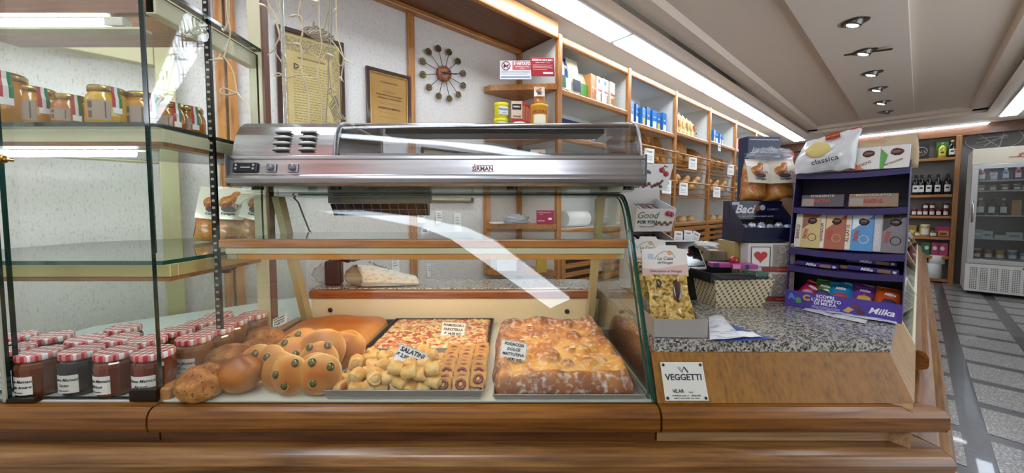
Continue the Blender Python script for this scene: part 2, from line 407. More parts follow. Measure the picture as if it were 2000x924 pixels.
# shift so that the flat top sits under the warming unit
inner = []
for i, p in enumerate(outer):
    a = Vector(outer[max(i-1, 0)]); b = Vector(outer[min(i+1, len(outer)-1)]); d = (b-a).normalized()
    inner.append((p[0]+d.y*GT, p[1]-d.x*GT))
g = MB(); no = len(outer)
vo = [(x, *p) for x in (X0, X1) for p in outer]; vi = [(x, *p) for x in (X0, X1) for p in inner]
g.add(vo, [(i, i+1, no+i+1, no+i)[::-1] for i in range(no-1)], 0, True)
g.add(vi, [(i, i+1, no+i+1, no+i) for i in range(no-1)], 0, True)
both = vo+vi
for s0 in (0, no):
    g.add(both, [(s0+i, s0+i+1, 2*no+s0+i+1, 2*no+s0+i) for i in range(no-1)], 1 if s0 else 0, False)
g.add(both, [(0, no, 3*no, 2*no), (no-1, 2*no-1, 4*no-1, 3*no-1)], 1, False)
g.build('curved_glass', [GLASS, GEDGE], pc)
# side glass panels (flat, shaped like the section)
sec = [(.80, .765)]+[(p[0]+.012, p[1]-.004) for p in inner[1:]]+[(1.34, .765)]
for sx, nm_ in ((X1-.014, 'r'), (X0+.014, 'l')):
    q = MB(); k = len(sec); vs = [(sx, *p) for p in sec]+[(sx+.005, *p) for p in sec]
    q.add(vs, [tuple(range(k))[::-1], tuple(range(k, 2*k))], 0); q.add(vs, [(i, (i+1) % k, k+(i+1) % k, k+i) for i in range(k)], 1)
    q.build('side_glass', [GLASS, GEDGE if nm_ == 'r' else GLASS], pc)
q = MB(); e2 = [(p[0]+.007, p[1]-.004) for p in inner]
vs = [(x, *p) for x in (X1-.0065, X1-.0005) for p in outer]+[(x, *p) for x in (X1-.0065, X1-.0005) for p in e2]
q.add(vs, [(i, i+1, 2*no+i+1, 2*no+i) for i in range(no-1)]+[(no+i, 3*no+i, 3*no+i+1, no+i+1) for i in range(no-1)]+[(i, no+i, no+i+1, i+1) for i in range(no-1)]+[(2*no+i, 2*no+i+1, 3*no+i+1, 3*no+i) for i in range(no-1)])
q.build('green_edge', GEDGE, pc)
# interior frames: leaning cream uprights, middle shelf, rear panel
def bar(a, b, wx, wy, m, parent, name='upright'):
    a = Vector(a); b = Vector(b); d = b-a; L_ = d.length
    Mx = Matrix.Translation(a) @ d.to_track_quat('Z', 'Y').to_matrix().to_4x4()
    return MB().box(-wx/2, wx/2, -wy/2, wy/2, 0, L_, 0, Mx).build(name, m, parent, bevel=.002)
for sx in (-1, 1):
    xa = X0+.035 if sx < 0 else X1-.035
    u = MB(); 
    u.prism([(1.305, .765), (1.34, .765), (1.19, 1.240), (1.155, 1.240)], xa-.011, xa+.011, 'x')
    u.build('upright', CREAMD, pc, bevel=.002)
    MB().box(xa-.014, xa+.014, 1.20, 1.23, 1.03, 1.10).box(xa-.014, xa+.014, .97, 1.22, 1.064, 1.088).build('shelf_bracket', CREAMD, pc, bevel=.002)
    MB().tube([(xa+.016*-sx, 1.26, 1.035), (xa+.012*-sx, 1.26, 1.035)], .004, 10).build('bolt', mat('dark_bolt', '3a3733', .3, .8), pc)
sh = MB().box(X0+.002, X1-.009, .965, .985, 1.094, 1.118).build('shelf_edge', wood('shelf_edge_wood', '8a5022', 'b06f33', 'bf8244', 'x', .3), pc, bevel=.004)
MB().box(X0+.02, X1-.02, .967, 1.00, 1.078, 1.0935).build('shelf_rail', mat('pale_green_cream_metal', 'c9c6a4', .3), pc, bevel=.001)
MB().box(X0+.05, X1-.04, .969, 1.02, 1.062, 1.0778).build('lamp_cover', mat('amber_lamp_cover', 'c98a3c', .3), pc, bevel=.002)
MB().box(X0+.02, X1-.02, .986, 1.27, 1.112, 1.118).build('glass_shelf', [GLASSG], pc)
MB().tube([(X0+.12, 1.035, 1.072), (X1-.12, 1.035, 1.072)], .007, 10).build('warm_tube', mat('lit_warm_tube', 'ffe8c6', .5, emit=30), pc)
MB().box(X0+.08, X1-.08, 1.022, 1.05, 1.080, 1.092).build('tube_shield', CREAM, pc)  # opaque cover, added to keep the tube from mirroring in the glass top
MB().box(X0+.035, X1-.005, 1.345, 1.36, .763, .862).build('rear_panel', mat('cream_rear_panel', 'dcd4bc', .35), pc)
for u_, v_ in ((646, 605), (1107, 608)):
    p = PY(u_, v_, 1.345)
    MB().lathe([(.0035, 0), (.0075, .002), (.009, .004), (.0085, .006), (.003, .0065)], 14).build('screw_knob', mat('dark_screw', '2e261f', .35, .5), pc, loc=p, rot=(R(90), 0, 0))
MB().box(X0+.03, X1-.003, 1.335, 1.37, .862, .893).build('ledge_nosing', wood('ledge_wood', '5e3012', '8c4f22', 'a56a35', 'x', .35), pc, bevel=.006)
MB().box(-.78, .33, 1.37, 1.548, .865, .895).build('granite_ledge', GRANITE, pc, bevel=.003)
MB().box(-.77, .32, 1.37, 1.53, .05, .865).build('rear_cabinet', OAKR, pc)
MB().box(X0-.02, X0+.012, .80, 1.345, .735, .79).build('divider_strip', PINE_Y, pc, bevel=.005)
# ---------------------------------------------------------------- right counter (till counter)
tc = thing('till_counter', 'oak till counter with grey granite top and a sloping veneered front', 'counter', (0, 0, 0))
q = MB(); n = 8
rail_mb(X1+.003, .955, 0, .9).build('front_rail', OAKF, tc, bevel=.005)
recess_mb(X1+.003, .90).build('recess_board', OAKL_X, tc)
# hip geometry
def hip(z): o_ = (z-.763)*.44; Y = .785+o_; nn = -.010+o_; return Vector(((CA*Y-nn)/SA, Y, z))
h0, h1 = hip(.763), hip(.862)
f_ = MB(); yb0, yb1 = .785, .785+.099*.44
f_.add([(X1+.003, yb0, .763), (h0.x, yb0, .763), (h1.x, yb1, .862), (X1+.003, yb1, .862), (X1+.003, yb0+.03, .763), (h0.x, yb0+.03, .763), (h1.x, yb1+.03, .862), (X1+.003, yb1+.03, .862)],
       [(0, 1, 2, 3), (7, 6, 5, 4), (0, 3, 7, 4), (1, 5, 6, 2), (3, 2, 6, 7), (0, 4, 5, 1)])
f_.build('sloping_front', wood('veneer_front', '6a4206', '8a5a0e', '9e6818', 'z', .5, .8, .0), tc)
g0, g1 = XY(1.7, -.010, .763), XY(1.7, -.010+.099*.44, .862)
f_ = MB(); bk = XY(.05, .02)
f_.add([h0, g0, g1, h1], [(0, 1, 2, 3)]); f_.add([h0+bk, g0+bk, g1+bk, h1+bk], [(3, 2, 1, 0)])
f_.build('side_slope', wood('veneer_side', '9a744a', 'bd9668', 'cda87c', 'z', .3, .6, .3), tc)
# granite top
gt = MB(); gy = .833
p0 = Vector((.337, gy)); Yr = gy; xr = (CA*Yr-.030)/SA
tb = XY(2.68, .030); tl = XY(2.68, .62)
pts = [(.337, gy), (xr, gy), (tb.x, tb.y), (tl.x, tl.y), (XY(1.9, .62).x, XY(1.9, .62).y), (.337, 1.50)]
gt.prism(pts, .862, .890, 'z', 0); gt.build('granite_top', GRANITE, tc, bevel=.004)
cpts = [(.345, .87), (xr-.03, .87), (XY(2.66, .07).x, XY(2.66, .07).y), (XY(2.66, .58).x, XY(2.66, .58).y), (.345, 1.42)]
MB().prism(cpts, .05, .861, 'z').build('carcass', OAKR, tc)
# maker's plate
def on_slope(u, v, off=.002):
    r = ray(u, v); # plane y-.785 = .44*(z-.763)
    k = (.785+.44*(HC-.763))/(r[1]-.44*r[2]); return Vector((k*r[0], k*r[1]-off, HC+k*r[2]))
pa, pb = on_slope(1298, 712), on_slope(1376, 790)
zc_ = (.782+.848)/2; 
plate = thing('maker_plate', 'white metal nameplate screwed to the sloping counter front beside the glass', 'sign',
              (.394, .785+.44*(.806-.763)-.0022, .806), 0, rot=(-math.atan(.44), 0, 0))
PW, PH = .098, .082
MB().box(-PW/2, PW/2, -.0012, .0008, -PH/2, PH/2).build('plate', mat('plate_enamel', 'd9d8cd', .3, .2), plate, bevel=.001)
text('VEGGETTI', .0185, (0, -.0016, .008), INK, plate, bold=.02, sx=1.0)
text('VE.AR', .010, (-.017, -.0016, -.021), INK, plate, bold=.02)
text('S.p.A.', .005, (.012, -.0016, -.023), INK, plate)
text('Via Raffaello Sanzio 16  -  Bovisio (MI)', .0042, (0, -.0016, -.030), INK, plate)
text('20030 Tel. 0362 591834  Telex 340130', .0036, (0, -.0016, -.0355), INK, plate)
lg = MB()
for (a, b, wd) in (((-.010, .0305), (-.002, .0185), .0012), ((-.002, .0185), (.004, .0305), .0012), ((.004, .0305), (.012, .0185), .0032), ((-.006, .0305), (.0, .0215), .0008)):
    d = Vector((b[0]-a[0], b[1]-a[1])); nn = Vector((-d.y, d.x)).normalized()*wd/2
    lg.add([(a[0]+nn.x, -.0015, a[1]+nn.y), (b[0]+nn.x, -.0015, b[1]+nn.y), (b[0]-nn.x, -.0015, b[1]-nn.y), (a[0]-nn.x, -.0015, a[1]-nn.y)], [(0, 1, 2, 3)])
lg.build('emblem', INK, plate)
for sx in (-1, 1):
    for sz in (-1, 1):
        MB().lathe([(.0032, 0), (.0032, .0014), (.001, .002)], 10).build('screw', mat('dark_bolt', '3a3733'), plate, loc=(sx*(PW/2-.006), -.0012, sz*(PH/2-.006)), rot=(R(90), 0, 0))
# ---------------------------------------------------------------- side counter running down the shop
sc_ = thing('side_counter', 'oak counter with sloping glass running down the shop to the end wall', 'counter', (0, 0, 0), A)
NB = -.010
r2 = [(NB-.013, .763), (NB+.06, .763), (NB+.06, .703), (NB-.01, .703), (NB-.025, .711), (NB-.029, .722), (NB-.028, .745), (NB-.022, .757)]
MB().prism(r2, 1.66, 6.5, 'x').build('front_rail', OAKF, sc_, bevel=.004)
MB().box(1.16, 6.5, NB+.002, NB+.06, .05, .7629).build('front_board', wood('side_board', '8a6844', 'b08a60', 'c4a078', 'x', .3, .8, .3), sc_)
MB().box(1.64, 6.5, NB+.06, .55, .05, .76).build('carcass', OAKR, sc_)
sl = lambda z: NB+(z-.763)*.44
def slope_pane(t0, t1, z0, z1, name, m, th=.006, mi=0, par=sc_):
    return MB().add([(t0, sl(z0), z0), (t1, sl(z0), z0), (t1, sl(z1), z1), (t0, sl(z1), z1), (t0, sl(z0)+th, z0), (t1, sl(z0)+th, z0), (t1, sl(z1)+th, z1), (t0, sl(z1)+th, z1)],
       [(0, 1, 2, 3), (7, 6, 5, 4), (0, 3, 7, 4), (1, 5, 6, 2), (3, 2, 6, 7), (0, 4, 5, 1)]).build(name, m, par)
def slope_frame(t0, t1, z0, z1, wd=.018):
    for a, b, c, d in ((t0, t1, z0, z0+wd), (t0, t1, z1-wd, z1), (t0, t0+wd, z0+wd, z1-wd), (t1-wd, t1, z0+wd, z1-wd)):
        slope_pane(a, b, c, d, 'pane_frame', CREAM, .012)
slope_frame(1.705, 2.68, .766, .862); slope_pane(1.72, 2.665, .78, .85, 'pane', GLASS)
slope_pane(1.705, 2.68, .766, .862, 'backing', mat('pale_backing', 'c9d2c4', .4), .001).location = (0, .03, 0)
for a, b in ((2.7, 3.9), (3.9, 5.1), (5.1, 6.45)):
    slope_frame(a+.01, b-.01, .766, 1.06, .022); slope_pane(a+.02, b-.02, .785, 1.04, 'pane', GLASS)
MB().box(2.70, 6.45, sl(1.06)-.004, .56, 1.06, 1.072).build('top_pane', [GLASSG], sc_)
MB().prism([(sl(.77)+.02, .77), (.55, .77), (.55, 1.055), (sl(1.05)+.02, 1.055)], 2.70, 2.712, 'x').build('end_panel', PINE_Z, sc_)
MB().box(2.7, 6.45, .50, .56, .763, 1.058).build('rear_panel', _M['cream_rear_panel'], sc_)
for k in range(14):
    b_ = MB().blob((.09, .05, .04), .15, 2, k+40, 14, 9, flat=.6).build('bread_loaf', mat('far_bread', 'b07a3e', .7), None, loc=XY(2.9+k*.24, .10+.06*(k % 3), .80+.03*(k % 2)), rz=A+k)
    tag(b_, 'brown crusted loaf behind the sloping glass of the side counter, '+ORD[min(k, 11)]+' along' if k < 12 else 'brown crusted loaf at the far end of the side counter, row end '+('near' if k == 12 else 'far'), 'bread', 'loaves in the side counter')
    b_.location.z = .763+.024
ob = MB()
ob.tube([(-.05, 0, .0), (-.06, 0, .06), (-.02, 0, .11), (.04, 0, .11), (.07, 0, .06), (.06, 0, 0)], .018, 8)
ob.blob((.10, .06, .05), .3, 3, 3, 16, 10, flat=.5)
tag(ob.build('cloth_bag', mat('orange_cloth', 'd2601c', .8), loc=XY(4.1, .20, 1.10), rz=B), 'bright orange cloth bag lying on top of the side counter glass', 'bag')
# ================================================================ JAR CABINET (left)
jc = thing('jar_cabinet', 'glass-fronted jar cabinet on an oak base with cream metal channels and lit glass shelves', 'display case', (0, 0, 0))
XL = -1.56
rail_mb(XL, X0-.001).build('front_rail', OAKF, jc, bevel=.004)
recess_mb(XL, X0-.001).build('recess_board', OAKR, jc)
def back_y(x, n=2.02): return (n+SA*x)/CA
MB().prism([(XL, .80), (X0-.02, .80), (X0-.02, 1.6), (-1.05, back_y(-1.05)), (XL, back_y(XL))], .05, .676, 'z').build('carcass', OAKR, jc)
MB().prism([(XL, .796), (X0-.02, .796), (X0-.02, 1.6), (-1.05, back_y(-1.05)), (XL, back_y(XL))], .735, ZF, 'z').build('display_floor', mat('white_floor', 'd4d5d2', .3), jc)
def pane(name, x0, x1, y0, y1, z0, z1, gm=GLASS, em=GEDGED, par=jc):
    q = MB(); q.box(x0, x1, y0, y1, z0, z1)
    ax = min((x1-x0, 0), (y1-y0, 1), (z1-z0, 2))[1]
    big = {0: (4, 5), 1: (2, 3), 2: (0, 1)}[ax]
    q.m = [0 if i in big else 1 for i in range(6)]
    return q.build(name, [gm, em], par)
pane('front_glass', -1.138, -.809, .800, .810, .766, 1.95)
pane('front_glass', XL, -1.142, .788, .798, .766, 1.95)
pane('side_glass', -.817, -.811, .815, 1.17, 1.10, 1.69)
MB().box(-1.145, -1.137, .784, .787, .766, 1.08).build('glass_edge_strip', mat('clear_strip', 'b9b7a8', .2, .3), jc)
for a, b, c, d in ((-.868, -.806, .790, .815), (-1.14, -1.075, .784, .80)):
    MB().box(a, b, c, d, .763, .763+(.028 if a > -1 else .010)).build('glass_clamp', mat('bronze_clamp', '2c1f17', .3, .6), jc, bevel=.002)
kn = PY(8, 311, .775)
MB().lathe([(.004, 0), (.004, .008), (.008, .011), (.0095, .017), (.007, .022), (.002, .024)], 14).build('knob', mat('brass', 'a87b3c', .25, 1), jc, loc=(kn.x, .788, kn.z), rot=(R(90), 0, 0))
def shelf_poly(z, t=.010):
    pts = [(XL, .838), (-.822, .838), (-.822, 1.60), (-1.05, back_y(-1.05)), (XL, back_y(XL))]
    q = MB().prism(pts, z-t, z, 'z'); q.m = [1]*5+[0, 0]
    return q
for z, tube_ in ((1.400, True), (1.078, False)):
    shelf_poly(z).build('glass_shelf', [GLASSG, GEDGED if z > 1.2 else GEDGE], jc)
    zz = z-.012
    ch = MB().box(XL, -.822, .855, .875, zz-.030, zz).box(-.842, -.822, .875, 1.55, zz-.030, zz)
    ch.build('channel', CREAM if z > 1.2 else mat('gold_cream_metal', 'c2b479', .3, .3), jc, bevel=.002)
    MB().box(XL, -.824, .856, .89, zz-.040, zz-.0305).box(-.86, -.824, .89, 1.50, zz-.040, zz-.0305).build('under_trim', wood('under_wood', '6b4426', '8d6038', 'a8794a', 'x', .4), jc)
    for bx in (-.845,):
        MB().prism([(1.05, zz-.041), (1.09, zz-.041), (1.05, zz-.055)], bx-.02, bx+.01, 'x').build('bracket', mat('bronze_clamp', '2c1f17'), jc)
MB().box(XL, -.90, .892, .925, 1.346, 1.354).build('lamp_batten', CREAM, jc)
MB().tube([(XL+.02, .905, 1.338), (-.945, .905, 1.338)], .0075, 10).build('tube', TUBEW, jc)
MB().box(XL, -.822, .850, .868, 1.650, 1.72).build('valance', wood('valance_wood', '50301b', '74482b', '8a5a38', 'x', .4), jc, bevel=.003)
MB().box(XL, -.822, .87, 1.165, 1.712, 1.718).build('top_board', _M['valance_wood'], jc)
MB().box(XL, -.86, .852, .88, 1.616, 1.621).build('lamp_lip', CREAM, jc)
MB().tube([(XL+.02, .862, 1.634), (-.945, .862, 1.634)], .011, 12).build('tube', TUBEW, jc)
MB().box(-.945, -.90, .852, .875, 1.624, 1.644).build('tube_holder', mat('holder_plastic', 'c9c3b4', .4), jc, bevel=.002)
pane('top_glass', -.86, -.80, .84, 1.17, 1.700, 1.709)
MB().box(-.845, -.818, .850, 1.17, 1.648, 1.699).build('side_channel', CREAM, jc, bevel=.003)
MB().box(-.842, -.800, 1.17, 1.20, .763, 2.44).build('corner_post', CREAM, jc, bevel=.003)
MB().box(-.799, -.793, 1.172, 1.198, .80, 2.3).build('post_edge', mat('dark_wood_edge', '6b3d1f', .4), jc)
# perforated standard
st = MB().box(-.826, -.810, .985, .992, .80, 2.0); st.build('perforated_standard', mat('black_steel', '17150f', .3, .5), jc)
sl_ = MB()
for k in range(58):
    sl_.box(-.8215, -.8145, .9835, .9849, .83+k*.0195, .836+k*.0195)
sl_.build('standard_slots', mat('slot_highlight', 'b5aea6', .4), jc)
# frame against the wall
wf = thing('wall_frame', 'cream painted metal frame standing against the wallpaper behind the jar cabinet', 'frame', (0, 0, 0), A)
MB().box(-.105, -.045, 2.05, 2.10, 0, 2.5).build('post', CREAMD, wf, bevel=.004)
MB().box(-.86, -.105, 2.05, 2.09, 1.775, 1.855).build('beam', CREAMD, wf, bevel=.004)
MB().box(-.86, -.105, 2.05, 2.09, 1.385, 1.422).build('beam', CREAMD, wf, bevel=.004)
for i, (a, b) in enumerate(((.088, .120), (.129, .165), (.238, .262))):
    o = MB().box(a, b, 2.105, 2.139, 0, 2.44).build('trim_%d' % (i+2), PINE_Z, rz=A, bevel=.004); o['kind'] = 'structure'

# ---------------------------------------------------------------- jam jars
def gingham():
    m, nt, b = _new('gingham')
    co = _coord(nt, (1, 1, 1)); sp = nt.nodes.new('ShaderNodeSeparateXYZ'); nt.links.new(co, sp.inputs[0])
    outs = []
    for ax in ('X', 'Y'):
        a = nt.nodes.new('ShaderNodeMath'); a.operation = 'MULTIPLY'; a.inputs[1].default_value = 62; nt.links.new(sp.outputs[ax], a.inputs[0])
        f = nt.nodes.new('ShaderNodeMath'); f.operation = 'FRACT'; nt.links.new(a.outputs[0], f.inputs[0])
        g_ = nt.nodes.new('ShaderNodeMath'); g_.operation = 'GREATER_THAN'; g_.inputs[1].default_value = .5; nt.links.new(f.outputs[0], g_.inputs[0]); outs.append(g_.outputs[0])
    s = nt.nodes.new('ShaderNodeMath'); s.operation = 'ADD'; nt.links.new(outs[0], s.inputs[0]); nt.links.new(outs[1], s.inputs[1])
    h = nt.nodes.new('ShaderNodeMath'); h.operation = 'MULTIPLY'; h.inputs[1].default_value = .5; nt.links.new(s.outputs[0], h.inputs[0])
    nt.links.new(ramp(nt, h.outputs[0], [(0, 'ece8e6'), (.3, 'd67f80'), (.8, 'b3242f')], True), b.inputs['Base Color'])
    b.inputs['Roughness'].default_value = .25; b.inputs['Coat Weight'].default_value = .4
    return m
GING = gingham()
LABELW = mat('jar_label', 'dedbd2', .55)
def wrap(o, r):
    for v in o.data.vertices:
        a = v.co.x/r; v.co = Vector((r*math.sin(a), v.co.y, -(r-r*math.cos(a))+v.co.z))
def arc_label(r, w_, z0, z1, name, m, parent, a0=0, th=.0004, nseg=8):
    vs = []; fs = []
    for i in range(nseg+1):
        a = a0-w_/2/r+w_/r*i/nseg
        for z in (z0, z1): vs.append((r*math.sin(a), -r*math.cos(a), z))
    for i in range(nseg): fs.append((2*i, 2*i+2, 2*i+3, 2*i+1))
    return MB().add(vs, fs, 0, True).build(name, m, parent)
def jam_jar(kind, color, flavour):
    root = thing('jam_jar', 'x', 'jar', (0, 0, 0), 0, 'jam jars with checked lids')
    m = mat('jam_'+kind, color, .07, coat=.7, trans=.12)
    prof = [(.030, .0), (.035, .004), (.0362, .012), (.0385, .045), (.0400, .070), (.0385, .079), (.0345, .084), (.034, .092)]
    MB().lathe(prof, 14, sm=False).build('jar_body', m, root)
    MB().lathe([(.0345, .086), (.0378, .0862), (.0383, .089), (.0383, .0985), (.0365, .1015), (.0345, .1005)], 32).build('lid', GING, root)
    lb = arc_label(.0398, .058, .012, .054, 'label', LABELW, root)
    for tx, sz, zz, sh_ in (('Bonne Maman', .0098, .043, .35), (flavour, .0090, .030, .35), ('Fruits entiers', .0045, .018, .3)):
        t_ = text(tx, sz, (0, -.0402, zz), INK, lb, shear=sh_, bold=.006); wrap(t_, .0402)
    return root
protos = [jam_jar('orange', '6f370f', 'Orange Amère'), jam_jar('dark', '1d0910', 'Cerise'), jam_jar('apricot', '70341a', 'Abricot'), jam_jar('peach', '935a24', 'Pêche')]
# (u, v of lid, kind, label)
JARS = [(161, 686, 1, 'dark cherry jam jar with red checked lid, in the middle of the front row'),
 (79, 689, 0, 'amber orange jam jar with a red checked lid, between the dark front jars'),
 (24, 682, 1, 'very dark jam jar with checked lid beside the metal clamp at the cabinet end'),
 (228, 688, 2, 'reddish amber jam jar in the front row, second from the dark clamp'),
 (301, 688, 2, 'apricot jam jar in the front row just behind the upright glass edge'),
 (380, 660, 3, 'golden peach jam jar directly behind the front corner jar by the divider strip'),
 (425, 643, 3, 'golden jam jar behind the black perforated upright, third along the divider strip'),
 (454, 628, 3, 'golden jam jar fourth along the divider strip, beside the seeded loaves'),
 (495, 615, 3, 'golden jam jar at the deep end of the divider strip, beside the small price card'),
 (289, 665, 2, 'apricot jam jar in the second row behind the front corner jar'),
 (236, 662, 1, 'dark red jam jar in the second row, behind the third and fourth front jars'),
 (169, 664, 1, 'dark jam jar in the second row, behind the cherry jar'),
 (103, 658, 1, 'dark jam jar in the second row, behind the amber orange jar'),
 (31, 658, 1, 'dark jam jar in the second row at the cabinet end'),
 (241, 642, 1, 'dark jam jar in the third row, standing highest against the wallpaper'),
 (346, 646, 3, 'golden jam jar in the inner row, second from the glass edge'),
 (393, 631, 0, 'orange jam jar in the inner row, third from the glass edge'),
 (427, 617, 0, 'orange jam jar at the deep end of the inner row'),
 (-20, 684, 1, 'dark jam jar half cut off by the picture edge in the front row')]
used = set()
for i, (u, v, k, lab) in enumerate(JARS):
    p = PZ(u, v, ZF+.0965); rz = math.atan2(-p.x, p.y)*-.0+random.uniform(-.35, .25)+.1
    if k in used: o = copy_tree(protos[k], (p.x, p.y, ZF+.001), rz, 'jar: '+lab)
    else: o = protos[k]; used.add(k); o.location = (p.x, p.y, ZF+.001); o.rotation_euler = (0, 0, rz)
    o['label'] = lab
# ---------------------------------------------------------------- honey jars on the upper shelf
GOLD = mat('gold_lid', 'b99a5c', .25, .9)
KRAFT = mat('kraft_label', 'a38e7d', .6)
def honey_jar(r, h, c, kind):
    root = thing('honey_jar', 'x', 'jar', (0, 0, 0), 0, 'honey jars on the lit shelf')
    m = mat('honey_'+kind, c, .08, coat=.6, trans=.12)
    b = h-.016
    MB().lathe([(r*.85, 0), (r, .006), (r, b-.018), (r*.93, b-.008), (r*.80, b), (r*.80, b+.004)], 28).build('jar_body', m, root)
    MB().lathe([(r*.82, b+.001), (r*.87, b+.0015), (r*.87, b+.013), (r*.82, h), (r*.78, h-.001)], 28).build('lid', GOLD, root)
    lb = arc_label(r+.0006, r*1.15, .018, b-.022, 'label', KRAFT, root, a0=-.25)
    arc_label(r+.0009, r*.26, .022+.5*(b-.04), b-.026, 'print', mat('label_print_dark', '5e5148', .6), lb, a0=-.62)
    arc_label(r+.0009, r*.22, .022, .022+.35*(b-.04), 'print', mat('label_print_red', '7d4a40', .6), lb, a0=-.62)
    arc_label(r+.0009, r*.06, .022, b-.026, 'print', _M['label_print_dark'], lb, a0=.10)
    # paper seal, three colours, from the lid down the side
    sr = None
    for j, cc in enumerate(('b02a34', 'e3dfd8', '1d7a4a')):
        a0 = .62+(j-1)*.155
        vs = []
        for (rr, zz) in ((r*.60, h+.0008), (r*.885, h-.001), (r*.885, b+.001), (r*1.006, b-.014), (r*1.012, b-.036)):
            for k in (-1, 1):
                aa = a0+k*.0775; vs.append((rr*math.sin(aa), -rr*math.cos(aa), zz))
        q = MB().add(vs, [(2*i, 2*i+1, 2*i+3, 2*i+2) for i in range(4)], 0, False)
        if sr is None: sr = q.build('seal', mat('seal_%d' % j, cc, .5), root)
        else: q.build('seal_stripe', mat('seal_%d' % j, cc, .5), sr)
    arc_label(r+.0012, r*.42, b-.050, b-.036, 'seal_tab', WHITE, root, a0=.62)
    return root
hp = [honey_jar(.043, .104, 'cf8a08', 'yellow'), honey_jar(.036, .086, 'b86a08', 'amber'), honey_jar(.040, .104, 'd6a418', 'pale')]
HJ = [(15, .885, 0, 1.22, 'largest honey jar with a tall tricolour seal, at the cabinet end of the upper shelf'),
 (83, .925, 0, 1, 'wide honey jar with a gold lid, second from the cabinet end of the upper shelf'),
 (155, .930, 1, 1, 'small dark amber honey jar, lowest of those on the lit shelf'),
 (224, .925, 2, 1, 'tall pale honey jar just short of the upright glass edge'),
 (297, .975, 0, 1, 'honey jar just past the upright glass edge with a tricolour seal'),
 (345, .995, 1, 1, 'small honey jar second past the upright glass edge'),
 (379, 1.03, 1, 1, 'small honey jar beside the black perforated upright'),
 (52, 1.02, 1, 1.15, 'honey jar half hidden behind the largest one')]
seen = set()
for u, Y, k, s_, lab in HJ:
    x = (u-1000)/F*Y
    if k in seen: o = copy_tree(hp[k])
    else: o = hp[k]; seen.add(k)
    o.location = (x, Y, 1.4005); o.rotation_euler = (0, 0, .55+random.uniform(-.1, .1)); o.scale = (s_,)*3; o['label'] = lab
# ---------------------------------------------------------------- bags (used in several places)
def pouch(name, w_, h_, d_, m, label, cat='bag', group=None, seed=1, top=.12, amp=.012, pinch=.75):
    """standing filled bag: flat seal on top, belly below"""
    root = thing(name, label, cat, (0, 0, 0), 0, group)
    def S(sgn):
        def fn(a, b):
            z = h_*b; x = (a-.5)*w_*(1-.10*b*b)
            fill = math.sin(math.pi*a)**.55 if 0 < a < 1 else 0
            prof_ = min(1, b*9)**.5*(1 if b < pinch else max(0, 1-(b-pinch)/(1-pinch-top*.3)))**.8 if b < 1-top*.3 else 0
            y = sgn*d_/2*fill*prof_
            nz = noise.noise(Vector((x*22+seed*7, z*22, sgn)))*amp
            return (x+noise.noise(Vector((z*14, seed, sgn)))*amp*.4, y+nz*(.3+fill*.7)*(1 if b > .02 else 0), z)
        return fn
    q = MB(); q.sheet(18, 22, S(-1)); q.sheet(18, 22, S(1))
    q.build('bag_body', m, root)
    return root
FOILY = tex('fruit_pulp', [(.3, '6f7434'), (.42, 'a88a3c'), (.5, 'c47a34'), (.6, 'b05a2c'), (.72, 'cda868')], 'noise', 34, rough=.35, coat=.3, detail=2)
CREAMP = mat('cream_pouch', 'd9cfbd', .35, coat=.3, bump=(40, .3))
def jelly_bag(label, group='fruit jelly bags with a cream header', s=1.0):
    r_ = pouch('jelly_bag', .105, .20, .06, FOILY, label, 'sweets', group, seed=3)
    def fn(a, b): 
        x = (a-.5)*.100; z = .085+.116*b
        return (x, -.031*max(0, 1-b*1.1)**.6-.003-.008*math.sin(math.pi*a)*(1-b), z)
    hd = MB().sheet(8, 8, fn).build('header', CREAMP, r_)
    text('GELATI', .018, (0, -.036, .135), mat('logo_red', '9c2f22', .5), hd, rot=(R(80), 0, 0), bold=.02)
    text('Caraglio', .013, (0, -.038, .105), INK, hd, rot=(R(78), 0, 0), shear=.3, bold=.02)
    q = MB(); q.disc((0, 0, 0), .022, 20, 0, None, 1, .5)
    q.build('emblem', mat('logo_dark', '453a3a', .5), hd, loc=(0, -.0365, .121), rot=(R(80), 0, 0))
    r_.scale = (s, s, s); return r_
jb = jelly_bag('cream bag of fruit jellies on the middle shelf, nearest the black perforated upright')
jb.location = (-1.12, 1.33, 1.0785); jb.rotation_euler = (0, R(8), .5)
b2 = copy_tree(jb, (-1.04, 1.32, 1.0785), (0, R(5), .3), 'cream bag of fruit jellies in the middle of the three on the lower glass shelf')
b3 = copy_tree(jb, (-.965, 1.33, 1.0785), (0, R(14), .2), 'glossy bag of fruit jellies leaning behind the curved glass on the lower glass shelf')
# ================================================================ WARMING UNIT ON THE CASE
wu = thing('warming_unit', 'low stainless steel countertop food display with a clear cover on the pastry case', 'food display', (0, 0, 0))
UX0, UX1, UXM = -.768, .360, -.485
MB().box(UX0+.01, UX1-.01, .99, 1.36, 1.262, 1.346).build('base_tray', STEEL, wu)
fp = [(.992, 1.346), (.984, 1.346), (.981, 1.336), (.984, 1.335), (.974, 1.292), (.970, 1.291), (.966, 1.282), (.969, 1.270), (.980, 1.262), (.992, 1.262)]
FPX = tex('brushed_front', [(.3, '9f9c9e'), (.7, 'c0bec0')], scale=60, stretch=(.05, 1, 1), rough=.24, metal=.9, bump=.02)
MB().prism(fp, UX0, UX1, 'x').build('front_panel', FPX, wu, bevel=.0015)
MB().box(UX0-.003, UX0+.002, .968, 1.355, 1.263, 1.347).box(UX1-.002, UX1+.003, .968, 1.355, 1.263, 1.347).build('end_cap', mat('grey_cap', '57565a', .35, .5), wu, bevel=.002)
cov = [(.990, 1.346), (.996, 1.376), (1.006, 1.405), (1.022, 1.430), (1.042, 1.444), (1.062, 1.450)]
hs = cov+[(1.34, 1.450), (1.34, 1.346)]
